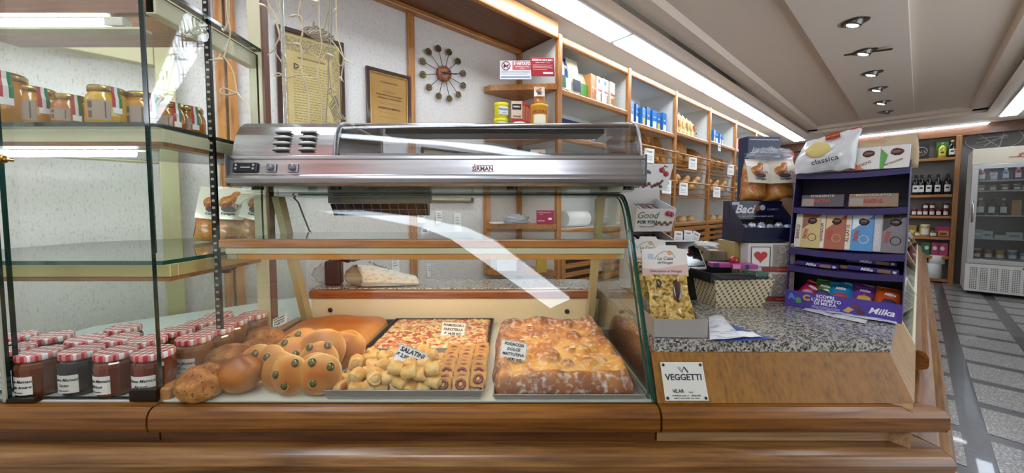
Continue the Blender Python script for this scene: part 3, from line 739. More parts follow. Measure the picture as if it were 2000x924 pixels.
MB().prism(hs, UX0+.002, UXM, 'x', sm=False).build('motor_housing', FPX, wu, bevel=.002)
# louvres
lv = MB()
for cu_ in (-.632, -.562):
    for r_ in range(4):
        zc2 = 1.414-.0165*r_; yc = .993+max(0, (zc2-1.376)*.34)
        l_ = MB()
        l_.blob((.024, .007, .0052), 0, 1, 1, 16, 8)
        l_.m = [0]*len(l_.m)
        l_.box(-.019, .019, -.0076, -.001, -.0065, -.004, 1)
        l_.build('louvre', [mat('louvre_steel', 'c9c6c2', .35, .15), BLACK], wu, loc=(cu_, yc-.0015, zc2))
# clear curved cover with a steel roof
gq = MB(); k = len(cov)
vo = [(x, *p) for x in (UXM, UX1-.005) for p in cov]; th = .004
vi = [(x, p[0]+th, p[1]-th*.5) for x in (UXM, UX1-.005) for p in cov]
gq.add(vo, [(i, i+1, k+i+1, k+i)[::-1] for i in range(k-1)], 0, True); gq.add(vi, [(i, i+1, k+i+1, k+i) for i in range(k-1)], 0, True)
gq.build('curved_cover', glass('acrylic', 'f2f4f6', .05), wu)
for xx in (UXM+.003, UX1-.012):
    q = MB(); hh = hs; n_ = len(hh); vs = [(xx, *p) for p in hh]+[(xx+.005, *p) for p in hh]
    q.add(vs, [tuple(range(n_))[::-1], tuple(range(n_, 2*n_))], 0); q.add(vs, [(i, (i+1) % n_, n_+(i+1) % n_, n_+i) for i in range(n_)], 1)
    q.build('end_pane', [glass('acrylic_side', 'd9dcde', .05), mat('acrylic_edge', 'a9acae', .2)], wu)
MB().tube([(UXM+.0, 0, 0)]*1+[(UXM+.0, 0, 0)], .001, 3) if False else None
MB().tube([(UXM-.002, p[0]-.001, p[1]) for p in cov], .004, 8).build('cover_seal', mat('grey_seal', '8d8c8c', .3, .6), wu)
MB().tube([(UX1-.006, p[0]-.001, p[1]) for p in cov], .003, 8).build('cover_seal', mat('clear_seal', 'b7b5b5', .2, .3), wu)
MB().prism([(1.050, 1.449), (1.20, 1.452), (1.20, 1.440), (1.085, 1.440), (1.060, 1.434), (1.048, 1.441)], UXM+.03, UX1-.02, 'x').build('roof', mat('mirror_steel', 'c4c2c4', .1, 1), wu, bevel=.002)
MB().box(UXM+.10, UX1-.08, 1.10, 1.19, 1.428, 1.4395).build('lamp_box', mat('dark_lamp_box', '3c3a3b', .3, .8), wu, bevel=.002)
MB().box(UXM+.005, UX1-.006, .996, 1.004, 1.346, 1.3535).build('rear_lip', STEEL, wu)
MB().box(UXM+.01, UX1-.02, 1.33, 1.336, 1.347, 1.44).build('rear_pane', glass('acrylic'), wu)
# controls
ct = MB().box(-.034, .034, -.004, .004, -.014, .014).build('controller', BLACK, wu, loc=(-.720, .976, 1.312), rot=(R(-13), 0, 0), bevel=.004)
MB().box(-.011, .015, -.0046, -.004, -.002, .001).build('display_bar', mat('grey_print', 'a9b0c0', .4), ct)
for sx in (-.024, .023):
    for sz in (-.004, .006):
        MB().lathe([(.003, 0), (.003, .001)], 10).build('button', mat('grey_print', 'a9b0c0'), ct, loc=(sx, -.004, sz), rot=(R(90), 0, 0))
for cx in (-.651, -.592):
    kb = MB().box(-.0135, .0135, -.002, .002, -.0125, .0125).build('knob_plate', mat('knob_grey', '9b9aa0', .35, .6), wu, loc=(cx, .976, 1.311), rot=(R(-13), 0, 0), bevel=.002)
    MB().lathe([(.0095, 0), (.0095, .003), (.0085, .0075), (.004, .0082)], 20).build('dial', mat('knob_dark', '7c7a80', .3, .6), kb, loc=(0, -.002, 0), rot=(R(90), 0, 0))
lgm = mat('logo_maroon', '6e2530', .4)
lb_ = MB().box(-.030, .030, -.0008, .0002, -.0095, .010).build('logo_plate', mat('logo_silver', 'b9b6b8', .25, .8), wu, loc=(-.079, .9772, 1.311), rot=(R(-13), 0, 0))
text('SIRMAN', .0165, (0, -.0012, -.0030), lgm, lb_, bold=.035, sx=.98)
MB().box(-.018, .029, -.0014, -.0008, .0046, .0078).build('logo_bar', mat('knob_dark', '7c7a80'), lb_)
MB().prism([(-.024, .0045), (-.0195, .0045), (-.0225, .0085), (-.0205, .0085), (-.02175, .0125), (-.023, .0085)], -.0013, -.0008, 'y').build('logo_tree', lgm, lb_)
for fx in (-.72, -.50, .0, .33):
    MB().lathe([(.014, 0), (.016, .004), (.014, .0145)], 14).build('foot', BLACK, wu, loc=(fx, 1.02, 1.2475))
    MB().lathe([(.014, 0), (.016, .004), (.014, .0145)], 14).build('foot', BLACK, wu, loc=(fx, 1.30, 1.2475))
tag(MB().box(-.74, .335, 1.0, 1.33, 1.2475, 1.2535).build('glass_board', [GLASSG, ], None), 'thin glass board lying between the pastry case and the steel unit', 'glass')
bpy.data.objects['glass_board'].data.materials[0] = GLASSG
for o in wu.children:
    if o.name.startswith('foot'): o.location.z = 1.2537; o.scale.z = .58
# ================================================================ BREAD AND PASTRY IN THE CASE
def attr_mat(name, stops, rough=.6, nscale=60, nstr=.25, bump=.3, coat=0, speck=None):
    """colour from the 'crust' attribute (baked darker where it stands proud) plus fine noise"""
    if name in _M: return _M[name]
    m, nt, b = _new(name)
    at = nt.nodes.new('ShaderNodeAttribute'); at.attribute_name = 'crust'
    n = nt.nodes.new('ShaderNodeTexNoise'); n.inputs['Scale'].default_value = nscale; n.inputs['Detail'].default_value = 5
    nt.links.new(_coord(nt, (1, 1, 1), rnd=True), n.inputs[0])
    k = nt.nodes.new('ShaderNodeMath'); k.operation = 'MULTIPLY_ADD'; k.inputs[1].default_value = nstr; k.inputs[2].default_value = -nstr*.5
    nt.links.new(n.outputs[0], k.inputs[0])
    a = nt.nodes.new('ShaderNodeMath'); a.operation = 'ADD'; nt.links.new(at.outputs['Fac'], a.inputs[0]); nt.links.new(k.outputs[0], a.inputs[1])
    col = ramp(nt, a.outputs[0], stops)
    if speck:
        v = nt.nodes.new('ShaderNodeTexNoise'); v.inputs['Scale'].default_value = speck[0]; v.inputs['Detail'].default_value = 6
        nt.links.new(_coord(nt, (1, 1, 1), rnd=True), v.inputs[0])
        f = ramp(nt, v.outputs[0], [(speck[1], '000000'), (speck[1]+speck[3], 'ffffff')])
        mx = nt.nodes.new('ShaderNodeMix'); mx.data_type = 'RGBA'; nt.links.new(f, mx.inputs['Factor']); nt.links.new(col, mx.inputs[6]); mx.inputs[7].default_value = lin(speck[2]); col = mx.outputs[2]
    nt.links.new(col, b.inputs['Base Color']); b.inputs['Roughness'].default_value = rough; b.inputs['Coat Weight'].default_value = coat; b.inputs['Coat Roughness'].default_value = .3
    b.inputs['Subsurface Weight'].default_value = .0
    _bump(nt, b, n.outputs[0], bump, .0015); _M[name] = m; return m
def crust(me, fn):
    a = me.attributes.new('crust', 'FLOAT', 'POINT'); a.data.foreach_set('value', [fn(v.co) for v in me.vertices])
BUN = attr_mat('bun_crust', [(.0, 'd9ae68'), (.35, 'c98c40'), (.6, 'ac6a28'), (.9, '824616')], .45, 18, .5, .12, .15)
OLIVEBUN = attr_mat('olive_bun_crust', [(.0, 'dcb474'), (.35, 'ca9048'), (.65, 'b6702c'), (.95, '8f4f18')], .5, 20, .5, .12, .1)
SEED = attr_mat('seeded_crust', [(.0, 'c99a5c'), (.4, 'b98040'), (.7, '99602c'), (1, '7b471f')], .7, 90, .7, 1.0, 0, speck=(170, .60, '5b3216', .05))
OLIVE = tex('olive_skin', [(.3, '35350f'), (.6, '56521c'), (.8, '6d6828')], scale=60, rough=.15, coat=.7)
def bun_mesh(r, t, seed, mt):
    q = MB(); q.blob((r, t, r*.97), .05, 1.3, seed, 32, 20)
    me = q.mesh('bun', mt); sgn = lambda c: c.y
    def f(c):
        rim = min(1, math.hypot(c.x, c.z)/r); front = -c.y/t
        return .18+.5*max(0, front)**.6*(1-.2*rim)+.25*noise.noise(c*28+Vector((seed, 0, 0)))-.35*(1 if abs(front) < .22 else 0)*rim
    crust(me, f); return me
def bun(u, v, rp, label, olives=None, tilt=-22, rzd=0, z=.812, t=.021, group='round flat rolls standing on edge', seed=1, name='olive_roll', mt=None):
    p = PZ(u, v, z); r = rp/F*p.y*1.02
    c = Vector((p.x, p.y+.006, z)); 
    if c.y < .824: r *= .824/c.y; c.y = .824; tilt = -11
    low = .763+r*math.cos(R(tilt))*.97+.001
    if c.z < low: c.z = low
    o = bpy.data.objects.new(name, bun_mesh(r, t, seed, mt or (OLIVEBUN if olives else BUN))); COL.objects.link(o)
    o.location = c; o.rotation_euler = (R(tilt), 0, R(rzd)); tag(o, label, 'bread', group)
    for (a, b) in (olives or []):
        y = -t*math.sqrt(max(.05, 1-(a*a+b*b)))*1.0
        ol = MB(); ol.blob((.0082, .0048, .0092), .03, 2, seed, 14, 10)
        ol.build('olive', OLIVE, o, loc=(a*r, y-.001, b*r), rot=(R(-90)*b*.35, R(random.uniform(-30, 30)), R(90)*a*.35))
        rg = [(a*r+.0098*math.cos(k*.524), y+.0005, b*r+.0104*math.sin(k*.524)) for k in range(12)]
        MB().tube(rg, .0012, 6, close=True).build('dough_rim', mat('pale_dough', 'cda266', .6), o)
    return o
bun(531, 757, 39, 'front olive roll facing out with three olives, beside the plain round bun', [(-.45, .05), (.45, .62), (.05, -.48)], seed=2, rzd=-6)
bun(603, 751, 41, 'front olive roll with three olives, beside the steel pastry tray', [(-.28, .62), (.55, .38), (-.18, -.32)], seed=3, rzd=8)
bun(612, 726, 35, 'pale plain roll edge directly behind the front three-olive roll by the tray', None, seed=4, name='flat_roll', rzd=10)
bun(619, 708, 38, 'flat roll third in the leaning row beside the tray', [(-.4, .7), (.45, .75)], seed=5, rzd=10)
bun(626, 688, 45, 'largest flat brown roll fourth in the leaning row beside the tray', None, seed=6, name='flat_roll', rzd=12, z=.822)
bun(673, 683, 37, 'pale round roll resting against the tray edge below the golden slab', None, seed=7, name='flat_roll', rzd=18, z=.812, t=.026)
bun(543, 726, 36, 'plain flat roll second in the middle row behind the front olive roll', None, seed=8, name='flat_roll', rzd=-4)
bun(500, 710, 36, 'olive roll peeping out behind the plain round bun', [(.05, .45), (.3, -.5)], seed=9, rzd=-4, z=.815)
bun(524, 708, 33, 'olive roll with one olive showing, third in the middle row', [(.1, .25)], seed=10, rzd=-4, z=.818)
bun(562, 696, 37, 'olive roll with three olives in the middle row, in front of the deepest one', [(-.25, .55), (.5, -.05), (-.35, -.3)], seed=11, rzd=6, tilt=-38, z=.818)
bun(584, 672, 34, 'deepest olive roll leaning on the golden focaccia slab', [(-.1, .35), (-.6, .1), (.5, -.3)], seed=12, rzd=8, tilt=-48, z=.820)
# plain bun
q = MB().blob((.0475, .040, .0435), .05, 1.4, 21, 32, 20); me = q.mesh('round_bun', BUN)
crust(me, lambda c: .62+.3*c.z/.04+.25*noise.noise(c*25))
o = bpy.data.objects.new('round_bun', me); COL.objects.link(o); o.location = (-.650, .838, .763+.0435); tag(o, 'shiny brown round bun at the front, between seeded loaf and olive rolls', 'bread')
def seeded(u, v, rx, ry, rz_, lab, seed, yaw):
    p = PZ(u, v, .795); q = MB().blob((rx, ry, rz_), .10, 2.2, seed, 36, 22, flat=.75); me = q.mesh('seeded_loaf', SEED)
    crust(me, lambda c: .45+.35*c.z/rz_+.5*noise.noise(c*45+Vector((seed, 0, 0))))
    o = bpy.data.objects.new('seeded_loaf', me); COL.objects.link(o); o.location = (p.x, p.y+.01, .763+rz_*.75); o.rotation_euler = (0, 0, R(yaw)); tag(o, lab, 'bread', 'seeded loaves by the divider strip')
seeded(388, 752, .050, .048, .042, 'front seeded loaf with rough grainy crust, in the case corner by the divider', 31, 20)
seeded(444, 706, .060, .045, .042, 'dark seeded loaf second from the front', 32, 10)
seeded(492, 690, .052, .042, .038, 'small golden seeded loaf third from the front', 33, 0)
seeded(514, 667, .056, .048, .042, 'pale seeded loaf at the back beside the golden focaccia slab', 34, 0)
# ---- trays
STEELD = mat('worn_tray_steel', 'a8a29a', .4, .45)
def tray(x0, x1, y0, y1, z0, h, label, m=STEELD, flare=.006):
    t = thing('baking_tray', label, 'tray', ((x0+x1)/2, (y0+y1)/2, z0)); w_ = (x1-x0)/2; d = (y1-y0)/2
    MB().box(-w_+flare, w_-flare, -d+flare, d-flare, 0, .0015).build('tray_floor', m, t)
    for i in range(4):
        q = MB(); c = [(-w_, -d), (w_, -d), (w_, d), (-w_, d)]; a = c[i]; b = c[(i+1) % 4]
        s_ = lambda p: (p[0]*(w_-flare)/w_, p[1]*(d-flare)/d)
        s2 = lambda p, e: (p[0]*(w_+e)/w_, p[1]*(d+e)/d)
        A1, B1, A2, B2 = s_(a), s_(b), a, b; A3, B3 = s2(a, .0015), s2(b, .0015); A4, B4 = s2(s_(a), .0015), s2(s_(b), .0015)
        q.add([(*A1, 0), (*B1, 0), (*B2, h), (*A2, h), (*A4, 0), (*B4, 0), (*B3, h), (*A3, h)], [(0, 1, 2, 3), (4, 7, 6, 5), (3, 2, 6, 7), (0, 4, 5, 1)])
        q.build('tray_rim', m, t)
    MB().tube([(-w_, -d, h), (w_, -d, h), (w_, d, h), (-w_, d, h)], .0018, 6, close=True).build('rolled_edge', m, t)
    return t
tr1 = tray(-.775, -.445, 1.03, 1.335, .7635, .018, 'blackened steel tray under the golden focaccia slab', mat('black_tray', '2b2622', .4, .7))
tr2 = tray(-.438, -.070, 1.045, 1.335, .7640, .022, 'dark steel tray under the tomato pizza', _M['black_tray'])
tr3 = tray(-.428, -.068, .797, 1.043, .7640, .022, 'steel tray holding the small pastry rolls and cheese biscuits')
tr4 = tray(-.043, .303, .797, 1.24, .7640, .012, 'shallow steel tray under the sugared sweet focaccia')
MB().box(-.170, .170, -.11, .11, .0016, .0022).build('baking_paper', mat('baking_paper', 'd9d2c2', .7), tr3)
def slab(name, x0, x1, y0, y1, z0, fn, mt, cf, nx, ny, label, cat, skirt=True):
    """baked slab: height field fn(u,v)->z plus sides"""
    vs = []; W, D = x1-x0, y1-y0
    for j in range(ny+1):
        for i in range(nx+1):
            a, b = i/nx, j/ny
            ex = noise.noise(Vector((a*5, b*5, 3.3)))*.006
            # rounded plan and bulging sides
            cx, cy = a*2-1, b*2-1; k_ = .075 if name != 'tomato_pizza' else 0
            vs.append(((a-.5)*W*(1-k_*cy**6*cx*cx)+ex, (b-.5)*D*(1-k_*cx**6*cy*cy)+noise.noise(Vector((a*6, b*4, 9)))*.005, fn(a, b)))
    fs = [(j*(nx+1)+i, j*(nx+1)+i+1, (j+1)*(nx+1)+i+1, (j+1)*(nx+1)+i) for j in range(ny) for i in range(nx)]
    q = MB().add(vs, fs, 0, True)
    ring = [i for i in range(nx+1)]+[(j)*(nx+1)+nx for j in range(1, ny+1)]+[ny*(nx+1)+i for i in range(nx-1, -1, -1)]+[j*(nx+1) for j in range(ny-1, 0, -1)]
    n_ = len(q.v); q.v += [(vs[i][0]*.985, vs[i][1]*.985, 0) for i in ring]
    for k in range(len(ring)):
        k2 = (k+1) % len(ring); q.f.append((ring[k2], ring[k], n_+k, n_+k2)); q.m.append(0); q.s.append(True)
    me = q.mesh(name, mt); crust(me, cf)
    o = bpy.data.objects.new(name, me); COL.objects.link(o); o.location = ((x0+x1)/2, (y0+y1)/2, z0); return tag(o, label, cat)
def edge(a, b, w_=.06, p=.5):
    e = min(a, 1-a, b, 1-b)/w_
    return min(1, max(0, e))**p
FOC = attr_mat('golden_focaccia', [(.0, 'dca04a'), (.35, 'cf8428'), (.6, 'ba6818'), (1, '8f4a12')], .4, 12, .5, .1, .2)
def h1(a, b): return .006+.030*edge(a, b, .09, .6)+.006*noise.noise(Vector((a*4, b*4, 1)))*edge(a, b)+.008*math.sin(math.pi*a)
slab('plain_focaccia', -.768, -.452, 1.036, 1.328, .7655, h1, FOC, lambda c: .55-.5*(1-min(1, (c.z)/.03))+.4*noise.noise(c*9)+.1, 40, 36, 'large smooth golden focaccia slab at the back of the case behind the rolls', 'bread')
PIZ = None
def pizza_mat():
    m, nt, b = _new('pizza_top')
    v = nt.nodes.new('ShaderNodeTexVoronoi'); v.inputs['Scale'].default_value = 95; nt.links.new(_coord(nt, (1, 1.0, 1)), v.inputs['Vector'])
    s = nt.nodes.new('ShaderNodeSeparateColor'); nt.links.new(v.outputs['Color'], s.inputs[0])
    n = nt.nodes.new('ShaderNodeTexNoise'); n.inputs['Scale'].default_value = 14; n.inputs['Detail'].default_value = 5; nt.links.new(_coord(nt, (1, 1, 1)), n.inputs[0])
    k = nt.nodes.new('ShaderNodeMath'); k.operation = 'MULTIPLY_ADD'; k.inputs[1].default_value = 1.5; nt.links.new(n.outputs[0], k.inputs[0]); nt.links.new(s.outputs[0], k.inputs[2])
    h = nt.nodes.new('ShaderNodeMath'); h.operation = 'MULTIPLY'; h.inputs[1].default_value = .5; nt.links.new(k.outputs[0], h.inputs[0])
    nt.links.new(ramp(nt, h.outputs[0], [(.30, '9c2c16'), (.50, 'bb4426'), (.58, 'c9744a'), (.68, 'd9b070'), (.8, 'e4d096')]), b.inputs['Base Color'])
    b.inputs['Roughness'].default_value = .35; b.inputs['Coat Weight'].default_value = .3
    _bump(nt, b, h.outputs[0], .6, .003); return m
PIZ = pizza_mat()
pz = slab('tomato_pizza', -.430, -.078, 1.052, 1.328, .7665, lambda a, b: .010+.012*edge(a, b, .03)+.003*noise.noise(Vector((a*30, b*30, 0))), PIZ, lambda c: .5, 60, 50, 'rectangular tomato and cheese pizza at the back behind the pastry rolls', 'pizza')
cm = MB()
for i in range(260):
    a, b = random.uniform(.03, .97), random.uniform(.03, .97)
    if noise.noise(Vector((a*4, b*4, 7))) < -.12: continue
    M_ = Matrix.Translation(((a-.5)*.345, (b-.5)*.27, .0225)) @ Matrix.Rotation(random.uniform(0, 3), 4, 'Z')
    cm.blob((random.uniform(.003, .008), random.uniform(.003, .006), .0022), .25, 2, i, 8, 5, 0, M_)
ch_ = cm.build('melted_cheese', mat('melted_cheese', 'e3cf95', .4, coat=.3), pz); ch_['kind'] = 'stuff'
# sweet focaccia
def sug():
    global SW
    SW = attr_mat('sugared_crust', [(.05, 'e0bd76'), (.28, 'd69c45'), (.45, 'bb7430'), (.7, '8d5026'), (1, '6f3d1f')], .5, 22, .35, .25, .1, speck=(75, .50, 'd6ccc4', .25))
    return SW
random.seed(11)
LUMPS = [(random.uniform(.12, .88), random.uniform(.14, .9), random.uniform(.035, .075), random.uniform(.5, 1)) for _ in range(46)]+[(.42, .34, .10, 1.5)]
def hs_(a, b):
    e = min(a, 1-a, b, 1-b); rim = math.exp(-((e-.075)/.05)**2)
    base = .020*min(1, e/.04)**.5 if e > 0 else 0
    l = 0
    for (x, y, r, hh) in LUMPS:
        d = ((a-x)/r)**2+((b-y)/(r*.9))**2
        if d < 1: l = max(l, (1-d)**.5*.014*hh)
    big = .010*b
    rimn = .72+.5*noise.noise(Vector((a*7, b*7, 5)))
    return (.004+base*1.25+.024*rim*rimn+l*(1 if e > .1 else .5)+big*1.6*min(1, e/.05))*1.0+.002*noise.noise(Vector((a*40, b*40, 2)))
sf = slab('sweet_focaccia', -.050, .300, .800, 1.238, .7665, hs_, sug(), lambda c: max((c.z-.020)/.050*.85, .45+.4*max(0, (max(abs(c.x)/.175, abs(c.y)/.219)-.86)/.14) if max(abs(c.x)/.175, abs(c.y)/.219) > .86 else 0)+.28*noise.noise(c*24), 96, 110, 'thick browned sweet focaccia dusted with sugar, filling the tray nearest the till counter', 'bread')
# taper toward the back like the loaf in the picture is left to perspective; sugar pearls
sp_ = MB()
for (x, y) in ((.30, .86), (.86, .83), (.62, .42), (.22, .55), (.50, .78), (.34, .62), (.70, .30)):
    for k in range(2):
        z = hs_(x, y); M_ = Matrix.Translation(((x-.5)*.349+k*.006, (y-.5)*.421, z+.001))
        sp_.blob((.006, .0035, .002), .2, 2, k, 8, 5, 0, M_)
s_ = sp_.build('sugar_flakes', mat('sugar', 'eadfcf', .6), sf); s_['kind'] = 'stuff'
# ---- pastry rolls
PUFF = attr_mat('puff_pastry', [(.0, 'e9d09a'), (.4, 'dfb468'), (.7, 'cd9040'), (1, 'a5662a')], .5, 70, .35, .6, .1)
FILL = tex('red_filling', [(.3, 'b0481f'), (.6, 'c86a34'), (.8, 'd99a5a')], scale=150, rough=.4, bump=.5)
def roll_proto(seed, L_=.030, r=.0125):
    random.seed(seed); root = thing('pastry_roll', 'x', 'pastry', (0, 0, 0), 0, 'small puff pastry rolls heaped in the steel tray')
    q = MB(); n = 9; seg = 20
    vs = []; 
    prof = [(-.5, .62), (-.5, .86), (-.42, 1.0), (-.2, 1.04), (0, 1.07), (.2, 1.04), (.42, 1.0), (.5, .86), (.5, .62), (.44, .5), ]
    prof = [(-.44, .5)]+prof
    for (a, k) in prof:
        for j in range(seg):
            th = 2*math.pi*j/seg; rr = r*k*(1+.16*noise.noise(Vector((a*3, math.cos(th)*2, math.sin(th)*2+seed))))
            if th > 5.4 and k > .7: rr *= 1.10
            vs.append((a*L_, rr*math.cos(th), rr*math.sin(th)*.92))
    n = len(prof)
    fs = [(i*seg+j, i*seg+(j+1) % seg, (i+1)*seg+(j+1) % seg, (i+1)*seg+j) for i in range(n-1) for j in range(seg)]
    q.add(vs, fs, 0, True); me = q.mesh('dough', PUFF)
    crust(me, lambda c: .25+.45*max(0, c.z/r)*(1-abs(c.x)/L_)+.3*noise.noise(c*90)+(-.3 if math.hypot(c.y, c.z) < r*.66 else 0))
    o = bpy.data.objects.new('dough', me); COL.objects.link(o); o.parent = root
    f = MB()
    for s in (-1, 1):
        f.blob((.005, r*.66, r*.62), .25, 3, seed, 12, 8, 0, Matrix.Translation((s*L_*.43, 0, 0)))
    f.build('filling', FILL if seed == 3 else mat('pale_layers', 'd9b57a', .6, bump=(300, .6)), root)
    return root
rp = [roll_proto(s, L_=l, r=.0160) for s, l in ((1, .030), (2, .034), (3, .028))]
random.seed(5); first = [True]*3
# heap positions in the tray: (x, y, layer)
def xy_t(u, v, z): p = PZ(u, v, z); return p.x, p.y
RP = []
for (u, v, zl) in [(660, 762, 0), (690, 765, 0), (719, 768, 0), (745, 769, 0), (797, 772, 0), (826, 776, 0), (842, 757, 0), (772, 762, 1), (800, 745, 1), (668, 748, 0), (695, 743, 1), (725, 752, 1), (752, 750, 1),
    (679, 733, 0), (712, 735, 1), (735, 738, 1), (762, 735, 2), (793, 741, 2), (818, 742, 2), (838, 741, 2), (690, 719, 1), (722, 717, 1), (744, 718, 1), (775, 722, 2), (798, 730, 2), (824, 718, 2), (852, 760, 1),
    (725, 695, 0), (748, 702, 1), (722, 703, 1), (765, 695, 1), (770, 712, 2), (826, 688, 1), (840, 697, 1), (812, 700, 2), (800, 690, 0), (700, 705, 0), (848, 722, 1), (856, 705, 0), (785, 700, 1), (700, 752, 0), (675, 718, 0), (842, 731, 1), (738, 722, 0)]:
    z = .764+.0155+zl*.0185; x, y = xy_t(u, v, z)
    y += .012
    if y < .820: y = .820
    x = max(-.405, min(-.155, x)); RP.append((x, y, z))
# push overlapping rolls apart, keep layers
for it in range(30):
    for i in range(len(RP)):
        for j in range(i):
            a, b = Vector(RP[i]), Vector(RP[j]); d = a-b; L_ = d.length
            if L_ < .0290:
                d = (d/L_ if L_ > 1e-5 else Vector((1, 0, 0)))*(.0290-L_)*.5
                a += d; b -= d
                RP[i] = tuple(a); RP[j] = tuple(b)
    RP = [(max(-.405, min(-.185, x)), max(.818, min(1.02, y)), max(.7805, min(.830, z))) for x, y, z in RP]
RP.sort(key=lambda p: p[1]); RP = [p for c in range(0, len(RP), 8) for p in sorted(RP[c:c+8])]
where = lambda x, y, z: ('in the front row' if y < .86 else 'in the middle' if y < .95 else 'at the back')+', '+('at the olive roll end' if x < -.33 else 'beside the biscuits' if x > -.215 else 'around the centre')
for i, (x, y, z) in enumerate(RP):
    k = i % 3
    if first[k]: o = rp[k]; first[k] = False
    else: o = copy_tree(rp[k])
    o.location = (x, y, z); o.rotation_euler = (random.uniform(-.5, .5), random.uniform(-.35, .35), random.uniform(-.5, .5)+(math.pi/2 if i % 4 == 1 else 0))
    o['label'] = 'small puff pastry roll, %s from the olive rolls in the %s row of the heap' % (ORD[i % 8], ORD[i//8])
# ---- square cheese biscuits standing in three rows
BISC = attr_mat('biscuit', [(.0, 'ecc760'), (.4, 'e0a832'), (.7, 'cc8820'), (1, 'a3641f')], .45, 80, .35, .4, .15)
JAMR = mat('tomato_ring', '7d2a1e', .25, coat=.5)
def biscuit():
    root = thing('square_biscuit', 'x', 'biscuit', (0, 0, 0), 0, 'square biscuits standing in three rows in the steel tray')
    s = .0195; pts = []
    nn = 7
    for e in range(4):
        for k in range(nn*2):
            t = -1+2*k/(nn*2); r = s*(1.0 if k % 2 else .93)
            p = {0: (t*s, -r), 1: (r, t*s), 2: (-t*s, r), 3: (-r, -t*s)}[e]; pts.append(p)
    q = MB().prism([(a, b) for a, b in pts], -.0026, .0026, 'y'); me = q.mesh('dough', BISC)
    crust(me, lambda c: .25+.45*(max(abs(c.x), abs(c.z))/s)**2+.2*noise.noise(c*150))
    o = bpy.data.objects.new('dough', me); COL.objects.link(o); o.parent = root
    ringp = [(.0098*math.cos(a*.5236), -.0036, .0098*math.sin(a*.5236)) for a in range(12)]
    MB().tube(ringp, .0038, 7, close=True).build('tomato_ring', JAMR, root)
    MB().blob((.0055, .0035, .0055), .1, 2, 1, 10, 7).build('centre_bump', mat('bump_dough', 'd9b060', .5), root, loc=(0, -.003, 0))
    return root
bp = biscuit(); ff = True
for c, (cu0, cu1) in enumerate(((865, 852), (905, 893), (935, 925))):
    nrow = 9
    for k in range(nrow):
        y = .826+k*.0235+(.004 if c == 2 else 0); zz = .764+.0205
        x = -.163+c*.040-.004*(k/8)+random.uniform(-.002, .002)
        if c == 2 and k == 0: continue
        o = bp if ff else copy_tree(bp); ff = False
        o.location = (x, y, zz+random.uniform(-.001, .003)+(.006 if k > 1 else 0)); o.rotation_euler = (R(-40+random.uniform(-8, 8)), R(random.uniform(-6, 6)), R(random.uniform(-7, 7)))
        o['label'] = 'square fringed biscuit with red ring, %s in the %s' % ('front one' if k == 0 else ORD[k]+' from the front', ['row beside the rolls', 'middle row', 'row beside the focaccia'][c])
# ---- price cards on picks
CARDF = mat('card_face', 'dcdedd', .35, coat=.4)
def card(u, v, Y, w_, h_, lines, label, tilt=-38, rz=0, roll=0, size=.011, pick=.03):
    p = PY(u, v, Y); r_ = thing('price_card', label, 'price tag', p, 0, 'handwritten price cards in the case', rot=(R(tilt), R(roll), R(rz)))
    MB().box(-w_/2, w_/2, -.0006, .0006, -h_/2, h_/2).build('card', CARDF, r_, bevel=.0004)
    bd_ = MB(); e = .0012
    for a, b, c, d in ((-w_/2+e, w_/2-e, h_/2-e-.0006, h_/2-e), (-w_/2+e, w_/2-e, -h_/2+e, -h_/2+e+.0006), (-w_/2+e, -w_/2+e+.0006, -h_/2+e, h_/2-e), (w_/2-e-.0006, w_/2-e, -h_/2+e, h_/2-e)):
        bd_.box(a, b, -.0010, -.0007, c, d)
    bd_.build('printed_border', INK, r_)
    for i, (t_, s_) in enumerate(lines):
        text(t_, s_, (0, -.0012, h_*.30-i*h_*.27), mat('marker', '0d0d12', .6), r_, bold=.035, shear=.1)
    ring = [(.004*math.cos(a*.63), -.002, -h_/2+.001+.004*math.sin(a*.63)) for a in range(10)]
    MB().tube(ring, .0006, 5, close=True).tube([(0, .002, -h_/2+.004), (0, .004, -h_/2-pick)], .0010, 6).build('pick', mat('clear_plastic', 'c9cdd0', .1, trans=.3), r_)
    return r_
card(546, 627, 1.12, .050, .034, [('MULTICEREALI', .0062), ('INTEGRALE', .0072), ('€ 6,80 KG', .0085)], 'small tilted handwritten card stuck in the pale seeded loaf', rz=0, roll=-25, pick=.02)
card(885, 645, 1.16, .078, .052, [('POMODORO', .0115), ('FARCITELLA', .0115), ('€ 14,00 KG', .0115)], 'handwritten card standing in the tomato pizza', roll=4, pick=.012)
card(800, 702, .865, .075, .054, [('SALATINI', .0150), ('€ 2,50 L’ETTO', .0115)], 'handwritten SALATINI card tilted over the pastry rolls', roll=22, pick=.01)
card(1003, 684, .925, .070, .048, [('FOCACCIA', .0105), ('DOLCE', .0105), ('MATTUTINA', .0100), ('€ 17,80 KG', .0095)], 'handwritten card lying on the sweet focaccia', roll=9, pick=.003)
